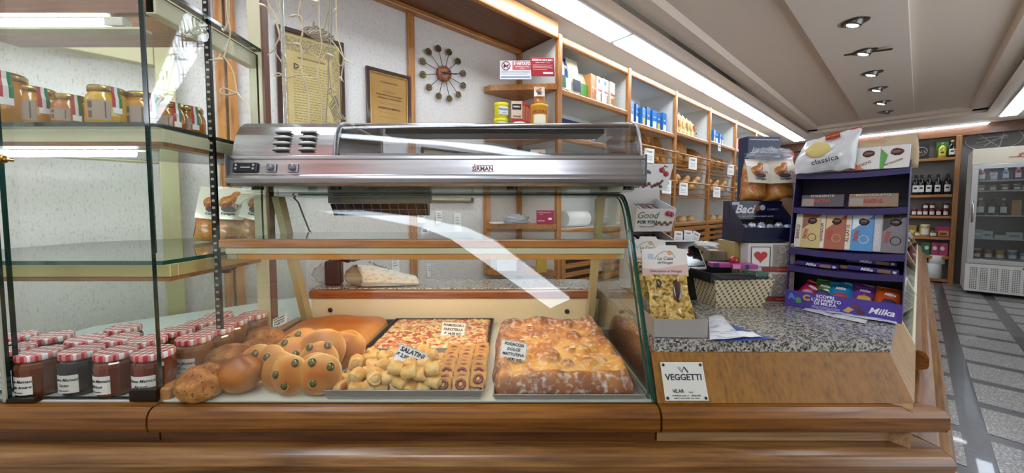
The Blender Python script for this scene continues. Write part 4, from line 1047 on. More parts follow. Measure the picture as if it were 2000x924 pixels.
# ================================================================ printed boxes and bags helper
def prt(parent, x0, x1, z0, z1, m, y=0, name='print', e=.0006):
    return MB().box(x0, x1, y-e, y-.0001, z0, z1).build(name, m, parent)
def col(c, rough=.45, **k): return mat('c_'+c, c, rough, **k)
def carton(name, label, cat, size, c, loc, rz, texts=(), patches=(), group=None, bevel=.0015, rot=None, rough=.4):
    """box with its front at local y=0; texts: (string, size, x, z, colour, bold); patches: (x0,x1,z0,z1,colour)"""
    w_, d, h = size
    r_ = thing(name, label, cat, loc, rz, group, rot=rot)
    b_ = MB().box(-w_/2, w_/2, 0, d, 0, h).build('box', col(c, rough), r_, bevel=bevel)
    for i, (x0, x1, z0, z1, cc) in enumerate(patches): prt(r_, x0, x1, z0, z1, col(cc), e=.0005+.0002*i)
    for t_ in texts:
        s_, sz, x, z, cc = t_[:5]; text(s_, sz, (x, -.0022, z), col(cc), r_, bold=(t_[5] if len(t_) > 5 else .01), shear=(t_[6] if len(t_) > 6 else 0))
    return r_
# ================================================================ THE SHELVING WALL
NS = 1.716
TB = [1.965, 2.885, 3.80, 4.725, 5.65, 6.57, 7.48]
LOW = 1.055
shelf_z = [2.06, 1.985, 2.02, 2.04, 2.04, 2.04]
bay_lab = ['first shelf bay with cereal boxes and bread bags, beside the clock wall', 'second shelf bay with small blue packs over a basket of long loaves', 'third shelf bay with clear packs of breadsticks above round loaves', 'fourth shelf bay with blue and yellow packs above crusty rolls', 'fifth shelf bay behind the bagged sweets', 'last shelf bay before the end wall']
def basket(bay, t0, t1, zt, parent):
    b = MB()
    for k in range(3):
        b.tube([(t0+.035, NS+.01-.018*(2-k)+.0, zt-.058*k), (t1-.035, NS+.01-.018*(2-k), zt-.058*k)], .0095, 8)
    b2_ = b.build('basket_rods', PINE_X, parent)
    q = MB()
    for k in range(7):
        n_ = NS+.0+.055*k; z_ = zt-.165+.018*k
        q.box(t0+.03, t1-.03, n_, n_+.028, z_, z_+.008)
    q.build('basket_slats', PINE_X, parent)
for i in range(6):
    t0, t1 = TB[i], TB[i+1]
    u = thing('shelving_unit', bay_lab[i], 'shelves', (0, 0, 0), A, 'open wall shelving bays')
    MB().box(t0-.02, t0+.022, NS-.005, NS+.03, 0, 2.43).build('post', PINE_Z, u, bevel=.006)
    if i == 5: MB().box(t1-.02, t1+.022, NS-.005, NS+.03, 0, 2.43).build('post', PINE_Z, u, bevel=.006)
    MB().box(t0-.008, t0+.008, NS+.03, 2.135, 0, 2.42).build('side_panel', WHITEPAN, u)
    if i == 5: MB().box(t1-.008, t1+.008, NS+.03, 2.135, 0, 2.42).build('side_panel', WHITEPAN, u)
    MB().box(t0+.008, t1-.008, 2.12, 2.135, .1, 2.42).build('back_panel', WHITEPAN, u)
    MB().box(t0+.022, t1-.02, NS+.02, 2.12, 2.41, 2.43).build('top_panel', WHITEPAN, u)
    MB().box(t0+.022, t1-.02, NS, NS+.032, 2.370, 2.425).build('top_rail', PINE_X, u, bevel=.012)
    levels = [shelf_z[i]]+([1.735] if i == 0 else [])
    for z in levels+[LOW]:
        MB().box(t0+.008, t1-.008, NS+.03, 2.12, z-.022, z-.002).build('shelf', WHITEPAN, u)
        MB().box(t0+.022, t1-.02, NS, NS+.032, z-.045, z).build('shelf_edge', PINE_X, u, bevel=.010)
    for k in range(14):
        z = 1.2+k*.08
        if abs(z-shelf_z[i]) < .05: continue
    hq = MB()
    for k in range(24):
        for n_ in (NS+.10, 2.05):
            hq.lathe([(.0035, 0), (.003, .0006)], 6, 0, Matrix.Translation((t1-.0082, n_, 1.10+k*.052)) @ Matrix.Rotation(-math.pi/2, 4, 'Y'))
    pq = hq.build('peg_holes', mat('peg_hole', '6a6560', .6), u)
    MB().lathe([(.008, 0), (.007, .0015)], 12).build('cap', INK, u, loc=(t1-.0085, NS+.16, 1.46), rot=(0, R(-90), 0))
    MB().lathe([(.008, 0), (.007, .0015)], 12).build('cap', INK, u, loc=(t1-.0085, NS+.16, 2.14), rot=(0, R(-90), 0))
    if i > 0:
        basket(i, t0, t1, 1.785, u); basket(i, t0, t1, 1.49, u)
    # slatted drawers under the counter
    for dz in range(2):
        d = thing('x', '', '') if False else None
        z1_ = LOW-.055-.47*dz
        dr = MB().box(t0+.03, t1-.03, NS-.002, NS+.016, z1_-.045, z1_).box(t0+.03, t1-.03, NS-.002, NS+.016, z1_-.45, z1_-.40).box(t0+.03, t0+.075, NS-.002, NS+.016, z1_-.40, z1_-.045).box(t1-.075, t1-.03, NS-.002, NS+.016, z1_-.40, z1_-.045).build('drawer', PINE_X, u, bevel=.003)
        for k in range(5):
            MB().box(t0+.075, t1-.075, NS+.002, NS+.012, z1_-.095-.066*k-.018, z1_-.095-.066*k+.018).build('slat', PINE_X, dr)
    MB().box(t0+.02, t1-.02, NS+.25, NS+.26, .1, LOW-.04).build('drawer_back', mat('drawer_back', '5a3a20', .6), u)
# niche shelves at the end of the clock wall
nc = thing('corner_shelf', 'set of clipped-corner wooden shelves between the clock wall and the first shelf bay', 'shelves', (0, 0, 0), A)
for z in (2.085, 1.735, 1.405, 1.095, .755):
    MB().prism([(1.615, 2.135), (1.600, 2.125), (1.605, 2.06), (1.935, 1.725), (1.957, 1.725), (1.957, 2.135)], z-.040, z, 'z').build('shelf', PINE_X, nc, bevel=.008)
MB().box(1.93, 1.957, 2.10, 2.135, .1, 2.40).build('corner_post', PINE_Z, nc)
MB().box(1.60, 1.64, 2.10, 2.137, .72, 1.40).build('back_post', PINE_Z, nc)
# overhead canopy with the dark underside
cn = thing('overhead_canopy', 'wooden canopy with a brown underside above the framed certificates and clock', 'canopy', (0, 0, 0), A)
MB().box(-.9, 1.985, NS+.03, 2.135, 2.435, 2.445).build('soffit', wood('soffit_wood', '5e3a22', '76492b', '825434', 'x', .4, .5, .1), cn)
MB().box(-.9, 1.945, NS-.005, NS+.03, 2.39, 2.50).build('front_rail', PINE_X, cn, bevel=.010)
MB().box(-.9, 1.945, 2.09, 2.137, 2.405, 2.435).build('wall_batten', PINE_X, cn, bevel=.006)
o = MB().box(1.015, 1.060, 2.118, 2.139, 0, 2.405).build('trim_5', PINE_Z, rz=A, bevel=.004); o['kind'] = 'structure'
# ================================================================ THINGS ON THE CLOCK WALL
DKF = mat('dark_frame', '3a1f18', .3, coat=.4)
def wallpt(t, z, n=2.138): return XY(t, n, z)
def frame(t0, t1, z0, z1, label, paper, fw=.022, gold=None, cat='picture'):
    r_ = thing('framed_certificate', label, cat, wallpt((t0+t1)/2, (z0+z1)/2), A); w_ = (t1-t0)/2; h = (z1-z0)/2
    q = MB()
    for a, b, c, d in ((-w_, w_, h-fw, h), (-w_, w_, -h, -h+fw), (-w_, -w_+fw, -h+fw, h-fw), (w_-fw, w_, -h+fw, h-fw)): q.box(a, b, -.022, 0, c, d)
    q.build('frame', DKF, r_, bevel=.003)
    if gold:
        q = MB(); e = fw; g_ = .006
        for a, b, c, d in ((-w_+e, w_-e, h-e-g_, h-e), (-w_+e, w_-e, -h+e, -h+e+g_), (-w_+e, -w_+e+g_, -h+e, h-e), (w_-e-g_, w_-e, -h+e, h-e)): q.box(a, b, -.017, -.004, c, d)
        q.build('gold_slip', gold, r_)
    MB().box(-w_+fw-.001, w_-fw+.001, -.010, -.003, -h+fw-.001, h-fw+.001).build('sheet', paper, r_)
    return r_
PARCH = tex('parchment', [(.3, 'b09a62'), (.6, 'bfa970'), (.8, 'c8b47c')], scale=8, rough=.4, coat=.3)
f1 = frame(.322, .640, 1.52, 2.108, 'tall framed parchment with ornate border behind the hanging string lights', PARCH, .022)
ORN = tex('engraved_ornament', [(.44, 'bfa970'), (.5, '766c4c'), (.54, '615a42'), (.6, 'bba66c')], scale=70, rough=.5, detail=3, dist=2.5, const=False)
prt(f1, -.115, .120, .185, .255, ORN, -.010); prt(f1, .098, .128, -.25, .184, ORN, -.010); prt(f1, -.128, -.110, -.25, .12, ORN, -.010)
text('D', .034, (-.072, -.0115, .112), INK, f1, bold=.02)
text('PALAZZO DI SAN GIORGIO', .0105, (0, -.0115, .158), INK, f1)
random.seed(3); q = MB()
for k in range(23):
    z = .122-.0135*k; x0 = -.048 if k < 2 else -.085; x = x0
    while x < .075+random.uniform(-.02, .012):
        l = random.uniform(.007, .02); q.box(x, x+l, -.0108, -.0102, z-.0013, z+.0013); x += l+.004
ln = q.build('printed_lines', mat('faded_ink', '7a6d4c', .6), f1); ln['kind'] = 'stuff'
MB().lathe([(.018, 0), (.017, .003)], 16).build('wax_seal', col('7d2018'), f1, loc=(.068, -.010, -.215), rot=(R(90), 0, 0))
GOLDP = tex('gold_sheet', [(.3, 'a37c42'), (.7, 'b58c50')], scale=5, rough=.3, metal=.35)
f2 = frame(.758, 1.030, 1.655, 2.02, 'gold coloured certificate in a dark frame overlapping the wooden wall strip', GOLDP, .020, gold=mat('gold_slip', 'cfae68', .25, .9))
text('Confcommercio', .016, (.0, -.0115, .115), col('6b4e24'), f2, bold=.01)
text('Si Conferisce', .014, (0, -.0115, .062), col('8a6a34'), f2, shear=.2)
text('Targa al Merito riconoscimento', .0125, (0, -.0115, .040), col('4f3a1c'), f2, bold=.01, shear=.2)
text('conferito per meriti acquisiti', .0125, (0, -.0115, .022), col('4f3a1c'), f2, bold=.01, shear=.2)
text('PANIFICIO MERITO', .016, (0, -.0115, -.038), col('6a3a1c'), f2, bold=.03)
q = MB()
for z in (-.005, -.014, -.062, -.09): q.box(-.06, .06, -.0108, -.0102, z, z+.0014)
q.build('printed_lines', _M['faded_ink'], f2)
f3 = frame(1.10, 1.50, 1.245, 1.60, 'low framed cream certificate showing below the steel unit, beside the wooden wall strip', PARCH, .014)
q = MB()
for z in (-.11, -.12, -.08, .02, .05, .1): q.box(-.08, .10, -.0108, -.0102, z, z+.003)
q.build('printed_lines', _M['faded_ink'], f3)
# clock
ck = thing('wall_clock', 'sunburst wall clock with twelve bronze medallions on thin rods and copper hub', 'clock', wallpt(1.268, 2.096), A)
MB().lathe([(.050, 0), (.050, .028), (.047, .034), (.02, .036)], 28).build('clock_hub', tex('copper_face', [(.4, '8a5236'), (.6, 'a5694a')], scale=40, rough=.4, metal=.3), ck, rot=(R(90), 0, 0))
COIN = tex('coin_relief', [(.40, '2c2414'), (.52, '5c4a28'), (.6, '8a7440')], scale=160, rough=.35, metal=.6, bump=.6, detail=2)
MB().lathe([(.0205, 0), (.0215, .002), (.0215, .006), (.019, .007)], 20).build('medallion', COIN, ck)
proto_m = KIDS(ck)[-1]
for k in range(12):
    a = R(15+30*k); c, s = math.cos(a), math.sin(a)
    MB().tube([(c*.045, -.018, s*.045), (c*.142, -.018, s*.142)], .0022, 6).build('rod', BLACK, ck)
    o = proto_m if k == 0 else copy_tree(proto_m, parent=ck)
    o.location = (c*.158, -.014, s*.158); o.rotation_euler = (R(90), R(30*k), 0)
MB().prism([(-.03, -.004), (-.03, .004), (.075, .003), (.095, 0), (.075, -.003)], -.044, -.042, 'y').build('minute_hand', INK, ck, rot=(0, R(-7), 0))
MB().prism([(-.02, -.004), (-.02, .004), (.045, .0025), (.045, -.0025)], -.041, -.039, 'y').build('hour_hand', INK, ck, rot=(0, R(-35), 0))
for k in range(12):
    a = R(30*k); MB().box(-.0012, .0012, -.0375, -.0362, .032, .040).build('hour_mark', INK, ck, rot=(0, a, 0))
# receipts pinned on the wall
for i, (u, v, w_, h, lab) in enumerate([(822, 422, .055, .085, 'top slip beside the wooden strip'), (857, 424, .05, .085, 'second slip from the wooden strip'), (893, 434, .06, .13, 'longest slip, beside the white reflection'), (830, 452, .055, .045, 'small blue-inked slip under the first'), (853, 456, .035, .035, 'smallest slip low between two others'), (895, 458, .05, .06, 'lowest slip on the shop side'), (772, 517, .05, .10, 'bluish printed slip low down above the newspaper'), (837, 527, .03, .09, 'narrow curled slip just above the granite ledge')]):
    p = PN(u, v, 2.137); r_ = thing('paper_slip', 'white handwritten '+lab, 'paper', wallpt(p.x, p.y*0+p.z, 2.137), A, 'paper slips taped to the clock wall')
    def fn(a, b, w_=w_, h=h): return ((a-.5)*w_, -.002-.012*(1-b)**2*(.5+.5*math.sin(i*2+a*3)), (b-.5)*h)
    MB().sheet(5, 6, fn).build('paper', WHITE, r_)
    q = MB()
    for k in range(3): q.box(-w_*.32, w_*(.1+.1*k), -.016, -.0153, h*(.25-.15*k), h*(.25-.15*k)+.003)
    q.build('ink_lines', col('3c4a80'), r_, loc=(0, .008, 0))
# ---------------------------------------------------------------- niche contents
def yz(u, v, Y): p = PY(u, v, Y); return p
s1 = carton('door_notice', 'white and pink no-dogs notice in a clear stand on the top corner shelf', 'sign', (.215, .006, .125), 'e2dfe0', (PY(1007, 160, 2.52).x, 2.50, 2.086), 0,
    texts=[('È VIETATO', .024, .045, .103, 'f2f0ee', .03), ('INTRODURRE CANI NEL', .0085, .045, .083, 'f2f0ee'), ('LOCALE', .0085, .045, .071, 'f2f0ee')],
    patches=[(-.022, .104, .062, .120, 'c2504e'), (-.10, .10, .052, .055, '8a8a90'), (-.10, .10, .043, .046, '8a8a90'), (-.10, .08, .034, .037, '8a8a90'), (-.10, .10, .012, .018, '3c5a90')])
MB().tube([(-.065+.028*math.cos(a*.4488), -.0015, .090+.028*math.sin(a*.4488)) for a in range(14)], .0028, 6, close=True).tube([(-.085, -.0015, .110), (-.045, -.0015, .070)], .0025, 6).build('ban_ring', col('b03038'), s1)
MB().prism([(-.084, .083), (-.078, .098), (-.070, .092), (-.056, .094), (-.050, .102), (-.046, .094), (-.052, .088), (-.054, .074), (-.060, .084), (-.072, .084), (-.076, .074)], -.0014, -.0006, 'y').build('dog_silhouette', INK, s1)
s2 = carton('smoking_notice', 'dark red no-smoking notice leaning in its stand on the top corner shelf', 'sign', (.165, .006, .120), 'a3262b', (PY(1061, 164, 2.44).x, 2.44, 2.086), R(14),
    texts=[('DIVIETO DI FUMO', .0175, 0, .102, 'f2f0ee', .03), ('(LEGGE N. 584 DEL 11-11-1975)', .0075, 0, .086, 'e8e0dc')],
    patches=[(-.07, .07, .070, .073, 'd9a9a6'), (-.07, .06, .061, .064, 'd9a9a6'), (-.07, .07, .052, .055, 'd9a9a6'), (-.07, .03, .040, .043, 'd9a9a6'), (.0, .07, .014, .026, 'e6dcd8')])
s2.rotation_euler = (0, R(-4), R(14))
def tub(x, y, z, lab):
    r_ = thing('drink_tub', lab, 'tub', (x, y, z), .3, 'yellow drink powder tubs')
    MB().lathe([(.050, 0), (.053, .004), (.052, .085), (.050, .088)], 24, sx=1, sy=.8).build('tub_body', col('d6c81c'), r_)
    MB().lathe([(.054, .086), (.055, .088), (.055, .104), (.051, .108)], 24, sx=1, sy=.8).build('lid', col('e3d51f'), r_)
    prt(r_, -.032, .035, .02, .075, col('cfd6dc'), -.043); text('Nesquik', .020, (0, -.0445, .058), col('27407a'), r_, bold=.02); text('cacao', .014, (.01, -.0445, .034), col('6a3a1c'), r_)
zs = 1.7355
pt = PY(979, 258, 2.60)
tub(pt.x, 2.60, zs, 'yellow drink powder tub under another on the second corner shelf'); tub(pt.x+.003, 2.60, zs+.1085, 'yellow drink powder tub on top of its twin on the second corner shelf')
cfx = PY(1014, 240, 2.62).x
wc = MB().lathe([(.05, 0), (.052, .003), (.052, .075), (.05, .078)], 20).build('white_tin', WHITE, loc=(cfx, 2.60, zs)); tag(wc, 'low white tin under the coffee boxes on the second corner shelf', 'tin')
for k in range(4):
    carton('coffee_box', 'red and black coffee box, %s of four on edge above the white tin' % ['front one', 'second', 'third', 'last'][k], 'box', (.078, .028, .145), 'c23228' if k else 'd9c2a8', (cfx-.018+.022*k, 2.565+.030*k, zs+.0785), R(4),
      texts=[('KIMBO', .016, 0, .105, 'f0e8dc', .03), ('Crema', .020, 0, .040, '1a1414', .02, .3)] if k == 0 else [], patches=[(-.032, .032, .085, .125, '1a1414'), (-.039, .039, 0, .024, 'b02a22')] if k == 0 else [(-.035, .035, .02, .12, 'c97a5a')], group='coffee boxes on the corner shelf')
ox = PY(1053, 240, 2.50).x
oz = thing('barley_tin', 'yellow round tin lettered in red on the second corner shelf', 'tin', (ox, 2.50, zs))
MB().lathe([(.056, 0), (.058, .003), (.058, .155), (.060, .157), (.060, .172), (.056, .174)], 28).build('tin', col('e0a41c'), oz)
t_ = text('ORZORO', .030, (0, -.0588, .118), col('a32020'), oz, bold=.03, sx=.86); 
for v_ in t_.data.vertices:
    a_ = v_.co.x*.86/.0588; v_.co = Vector((.0588*math.sin(a_)/.86, v_.co.y, -(.0588-.0588*math.cos(a_))+v_.co.z))
arc_label(.0586, .09, .03, .10, 'label', col('efe3c8'), oz)
jb4 = copy_tree(jb, (ox, 2.50, zs+.175), (0, 0, 0), 'small cream bag of fruit jellies standing on the yellow tin', scale=(.72, .72, .62), group='fruit jelly bags with a cream header')
rx = PY(986, 290, 2.58).x
carton('chocolate_box', 'red chocolate box in the corner niche behind the steel unit', 'box', (.105, .05, .20), '9e1c20', (rx, 2.56, 1.4055), R(5), texts=[('VENCHI', .022, 0, .175, 'e8d8c0', .02), ('CIOCCOLATO', .014, 0, .140, 'e8d8c0')], patches=[(-.045, .045, .03, .10, '5a1a14')])
cup = MB().lathe([(.028, 0), (.032, .002), (.040, .070), (.042, .074), (.038, .072), (.030, .006)], 20).build('white_cup', WHITE, loc=(PY(1018, 300, 2.55).x, 2.54, 1.4055)); tag(cup, 'white paper cup beside the red chocolate box in the corner niche', 'cup')
copy_tree(jb, (PY(1050, 290, 2.5).x, 2.48, 1.4055), (0, 0, 0), 'cream bag of fruit jellies beside the white cup in the corner niche')
pc_ = carton('pink_card', 'crimson printed card standing on the lower corner shelf against the white panel', 'card', (.125, .004, .095), 'a81f4a', (PY(1066, 432, 2.42).x, 2.45, 1.0955), R(10), texts=[('SI ACCETTANO BUONI', .0085, -.01, .080, 'f0e0e4'), ('PASTO', .0085, -.03, .068, 'f0e0e4')], patches=[(.02, .045, .03, .045, 'efe6e8'), (-.055, -.005, .022, .026, 'efe6e8')])
pb = MB().blob((.085, .05, .035), .5, 4, 5, 26, 16, flat=.7); tag(pb.build('plastic_bag', mat('clear_plastic_film', 'b9bdc4', .15, alpha=.55, coat=.5), loc=(PY(1008, 425, 2.5).x, 2.50, 1.1215)), 'crumpled clear plastic bag on the lower corner shelf', 'bag')
tag(MB().box(-.10, .06, -.05, .05, 0, .010).build('paper_pad', WHITE, loc=(PY(985, 435, 2.6).x, 2.60, 1.0957), rz=.3), 'flat white paper pad under the clear bag on the corner shelf', 'paper')
carton('yellow_carton', 'yellow carton standing on the lowest corner shelf', 'box', (.07, .05, .13), 'b89a2c', (PY(1060, 515, 2.42).x, 2.48, .7555), R(8))
carton('envelope_stack', 'stack of white envelopes on the lowest corner shelf', 'paper', (.14, .03, .10), 'd8d4cc', (PY(990, 515, 2.55).x, 2.55, .7555), R(3), patches=[(-.05, .03, .06, .063, '8a8a90')])
rl = MB().lathe([(.06, -.14), (.065, -.138), (.065, .138), (.06, .14)], 24).build('paper_roll', WHITE, loc=XY(2.32, 1.86, LOW+.066), rot=(0, R(90), A)); tag(rl, 'thick white roll of wrapping paper on the first bay counter', 'paper roll')
# ---------------------------------------------------------------- bay 1 products
def on(t, n, z): return XY(t, n, z)
def bag_flat(name, label, w_, h, d, m, loc, rz, group=None, seed=1, tilt=0):
    r_ = pouch(name, w_, h, d, m, label, 'packet', group, seed=seed, amp=.006); r_.location = loc; r_.rotation_euler = (R(tilt), 0, rz); return r_
CRB = mat('cream_biscuit_bag', 'd8cfae', .3, coat=.4); BLB = mat('blue_biscuit_bag', '1f4488', .25, coat=.5)
zb = 2.0605
bbags = [(2.04, CRB, '2e5a2c', 'cream and brown bag behind the blue one'), (2.13, BLB, 'e8e4d4', 'dark blue biscuit bag'), (2.215, CRB, '2a2c3a', 'tall cream biscuit bag with a dark figure'), (2.33, CRB, '4f8a2c', 'cream biscuit bag with green picture')]
for i, (t, m_, pc2, lab) in enumerate(bbags):
    o = bag_flat('biscuit_bag', lab+' in the first bay', .155, .29 if i != 3 else .22, .07, m_, on(t, NS+.085+.02*(i % 2), zb), A, 'tall biscuit bags in the first bay', seed=i, tilt=-4)
    prt(o, -.045, .045, .03, .12, col(pc2), -.042, e=.002); prt(o, -.02, .02, .19 if i != 3 else .15, .215 if i != 3 else .165, col('c9a23c'), -.03, e=.004)
for i, (t, c, c2, nm2, tx_) in enumerate([(2.43, 'c98a50', 'e6d8c6', 'tan cereal carton', 'Bisco'), (2.515, 'e4dedb', 'c23a48', 'first white carton with a red curved name', 'Fette'), (2.60, 'e8e4e2', 'c23a48', 'second white carton with a red curved name', 'Fette'), (2.70, 'd9c8b0', 'b5402e', 'beige carton with red seal', 'Bontà')]):
    o = carton('rusk_carton', nm2+' on the top shelf of the first bay', 'box', (.085, .17, .215), c, on(t, NS+.05, zb), A+R(6), texts=[(tx_, .030, 0, .11, c2, .02, .3)], patches=[(-.030, .005, .165, .195, '3b78b8')] if i in (1, 2) else [(-.03, .03, .03, .075, 'b5763c')], group='rusk cartons in the first bay')
    prt(o, .012, .036, .02, .09, col('b5763c'))
el = carton('pudding_box', 'long dark blue box lettered in white under the top shelf of the first bay', 'box', (.26, .10, .15), '162c5c', on(2.22, NS+.09, 1.7355), A, texts=[('ELAH', .045, 0, .105, 'e8ecf2', .04), ('budino', .02, 0, .05, 'e8ecf2')])
tag(MB().blob((.05, .04, .065), .2, 3, 4, 18, 12, flat=.85).build('white_sachet', WHITE, loc=on(2.04, NS+.10, 1.735+.056)), 'crinkled white sachet beside the blue box in the first bay', 'packet')
for k in range(9):
    cc = ['a82c34', 'c9b27a', '35589c', 'b87a34', 'd6d2cc', 'a23a5a', '2d4f94', 'c98f4a', '4c62a8'][k]
    carton('sachet_pack', 'small %s sachet pack standing low in the first bay, %s of the row' % (['red', 'tan', 'blue', 'orange', 'white', 'pink', 'navy', 'amber', 'violet'][k], ORD[k]), 'packet', (.045, .02, .055), cc, on(2.03+.05*k+.26*(k > 0)*0, NS+.045, 1.7357), A, patches=[(-.015, .015, .02, .035, 'e6e2dc')], group='small sachets in the first bay')
# ---------------------------------------------------------------- bay 2, 4: blue packs
for bi, (t0, nk, zz) in enumerate(((3.02, 7, shelf_z[1]), (4.80, 6, shelf_z[3]))):
    for k in range(nk):
        yl = (k % 3 == 2) if bi == 0 else (k in (1, 2))
        o = carton('blue_packet', 'blue%s packet, %s in the row on the top shelf of the %s bay' % (' and yellow' if yl else '', ORD[k], 'second' if bi == 0 else 'fourth'), 'packet', (.075, .07, .20-.012*(k % 3) if bi == 0 else .19-.01*k), '1f62a8' if k % 2 else '2a74bc', on(t0+.105*k, NS+.05+.01*(k % 2), zz+.0005), A+R(random.uniform(-8, 14)), texts=[('Mulino', .017, 0, .12, 'e8ecf2', .02)],
          patches=[(-.030, .030, .02, .08, 'd9b83a' if yl else 'dfe6ee')], group='blue packets on the top shelves')
# bay 3: breadsticks in clear packs
BST = tex('breadstick_pack', [(.35, 'b98a3c'), (.5, 'd9bd6a'), (.65, 'e6dcc0')], scale=14, stretch=(4, 1, 1), rough=.15, coat=.9)
for k in range(6):
    o = bag_flat('breadstick_pack', 'clear %s breadstick pack on the third bay top shelf, %s in row' % ('tall' if k < 3 else 'short', ORD[k]), .12, .33 if k < 1 else .29-.015*k, .06, BST, on(3.93+.10*k, NS+.09, shelf_z[2]+.001), A+R(10), 'breadstick packs in the third bay', seed=k, tilt=-5)
    prt(o, -.03, .03, .09, .16, col('b5302a' if k % 2 else 'e0c02c'), -.033, e=.002)
# bay 5 small items
for k in range(4):
    carton('pink_carton', 'small pink and white carton, %s on the top shelf of the fifth bay' % ORD[k], 'box', (.07, .07, .17), ['c9826c', 'e0dad2', 'b5463c', '7a6ab0'][k], on(5.74+.12*k, NS+.05, shelf_z[4]+.0005), A, patches=[(-.02, .02, .05, .1, 'e8e4dc')], group='cartons in the fifth bay')
# ---------------------------------------------------------------- bread in the baskets
CRUSTY = attr_mat('crusty_bread', [(.0, 'dcb679'), (.4, 'c48d4a'), (.7, 'a0682f'), (1, '7c4a20')], .7, 40, .4, .4, 0)
PALEB = attr_mat('pale_roll', [(.0, 'e6c48a'), (.5, 'd09c58'), (1, 'a36c34')], .6, 40, .35, .3, 0)
def loaf_me(rx_, ry_, rz_, seed, mt, amp=.10, score=0):
    q = MB(); q.blob((rx_, ry_, rz_), amp, 2.0, seed, 22, 14, flat=.7); 
    if score: q.v = [(x, y, z-.010*max(0, math.cos(x/rx_*score*3.14))**6*(1 if z > 0 else 0)) for x, y, z in q.v]
    me = q.mesh('bread_loaf', mt); crust(me, lambda c: .35+.5*c.z/rz_+.3*noise.noise(c*20+Vector((seed, 0, 0)))); return me
LO = {'long': loaf_me(.20, .045, .042, 51, CRUSTY, .08, 3), 'round': loaf_me(.13, .12, .075, 52, CRUSTY), 'roll': loaf_me(.060, .045, .038, 53, PALEB), 'fat': loaf_me(.16, .085, .07, 54, CRUSTY, .08, 2), 'ridged': loaf_me(.10, .055, .048, 55, PALEB, .08, 4)}
def bread(kind, t, n, z, rot, label, group):
    o = bpy.data.objects.new('bread_loaf' if kind != 'roll' else 'bread_roll', LO[kind]); COL.objects.link(o)
    p = XY(t, n, z); o.location = p; o.rotation_euler = (rot[0], rot[1], rot[2]+A); tag(o, label, 'bread', group); return o
zU, zL = 1.785-.085, 1.49-.095
bn = ['second', 'third', 'fourth', 'fifth', 'last']
random.seed(21)
for k in range(6):
    bread('long', 3.0+.14*k, NS+.14, zU+.13+.01*(k % 2), (0, R(-62), R(75)), 'long slanted loaf in the upper basket of the second bay, '+ORD[k], 'long loaves in the second bay')
tag(MB().blob((.14, .05, .13), .25, 3, 8, 22, 14, flat=.8).build('paper_sack', mat('brown_kraft', 'a8824e', .8), loc=on(3.55, NS+.20, zU+.20), rz=A), 'brown paper sack half behind the long loaves in the second bay', 'bag')
for k, (kind, dt, dz, lab) in enumerate([('round', .12, .12, 'pale round loaf at the post'), ('round', .33, .20, 'big dark round loaf standing up'), ('fat', .46, .09, 'thick loaf lying below the big round one'), ('fat', .74, .15, 'plump split loaf near the next post')]):
    bread(kind, 3.84+dt, NS+.15, zU+dz, (R(40 if k == 1 else 10), R(-10*k), R(20*k)), lab+' in the upper basket of the third bay', 'loaves in the third bay')
for k in range(8):
    bread('ridged', 4.80+.105*k, NS+.12+.05*(k % 2), zU+.10+.03*((k+1) % 2), (R(20), R(-35), R(70)), 'ridged pale loaf, %s in the upper basket of the fourth bay' % ORD[k], 'ridged loaves in the fourth bay')
for k in range(5):
    bread('fat', 3.98+.17*k, NS+.17, zU+.05, (R(15*k), R(12), R(40*k)), 'thick loaf, %s along the bottom of the third bay upper basket' % ORD[k], 'loaves in the third bay')
    bread('long', 3.02+.15*k, NS+.20, zU+.06, (0, R(-20), R(20+9*k)), 'long loaf lying low in the second bay upper basket, %s' % ORD[k], 'long loaves in the second bay')
for bi in (1, 2, 3, 4, 5):
    t0 = TB[bi]
    if bi >= 4:
        for k in range(6): bread('ridged', t0+.12+.13*k, NS+.13, zU+.10, (0, R(-20), R(60)), 'pale loaf, %s in the upper basket of the %s bay' % (ORD[k], bn[bi-1]), 'loaves in the far upper baskets')
    for k in range(17):
        ly = k // 6
        bread('roll', t0+.10+.135*(k % 6)+.06*ly, NS+.10+.05*(k % 2), zL+.062+.050*ly, (random.uniform(-.3, .3), random.uniform(-.3, .3), random.uniform(0, 3)), 'small roll, %s in the %s layer of the lower basket, %s bay' % (ORD[k % 6], ['bottom', 'middle', 'top'][ly], bn[bi-1]), 'small rolls in the lower baskets')
    for k in range(3):
        bread('roll', t0+.18+.25*k, NS+.11, .70, (0, 0, k), 'loaf end showing behind the drawer slats of the %s bay, %s' % (bn[bi-1], ORD[k]), 'loaves behind the drawer slats')
        if bi < 4: bread('roll', t0+.2+.25*k, NS+.12, LOW+.027, (0, 0, k*2), 'small roll lying on the counter of the %s bay, %s from the post' % (bn[bi-1], ORD[k]), 'rolls lying on the bay counters')
for o in list(COL.objects):
    if o.name.startswith('bread_roll') and o.get('group') == 'loaves behind the drawer slats': o.location.z = .62; o.scale = (1.5, 1.5, 1.8)
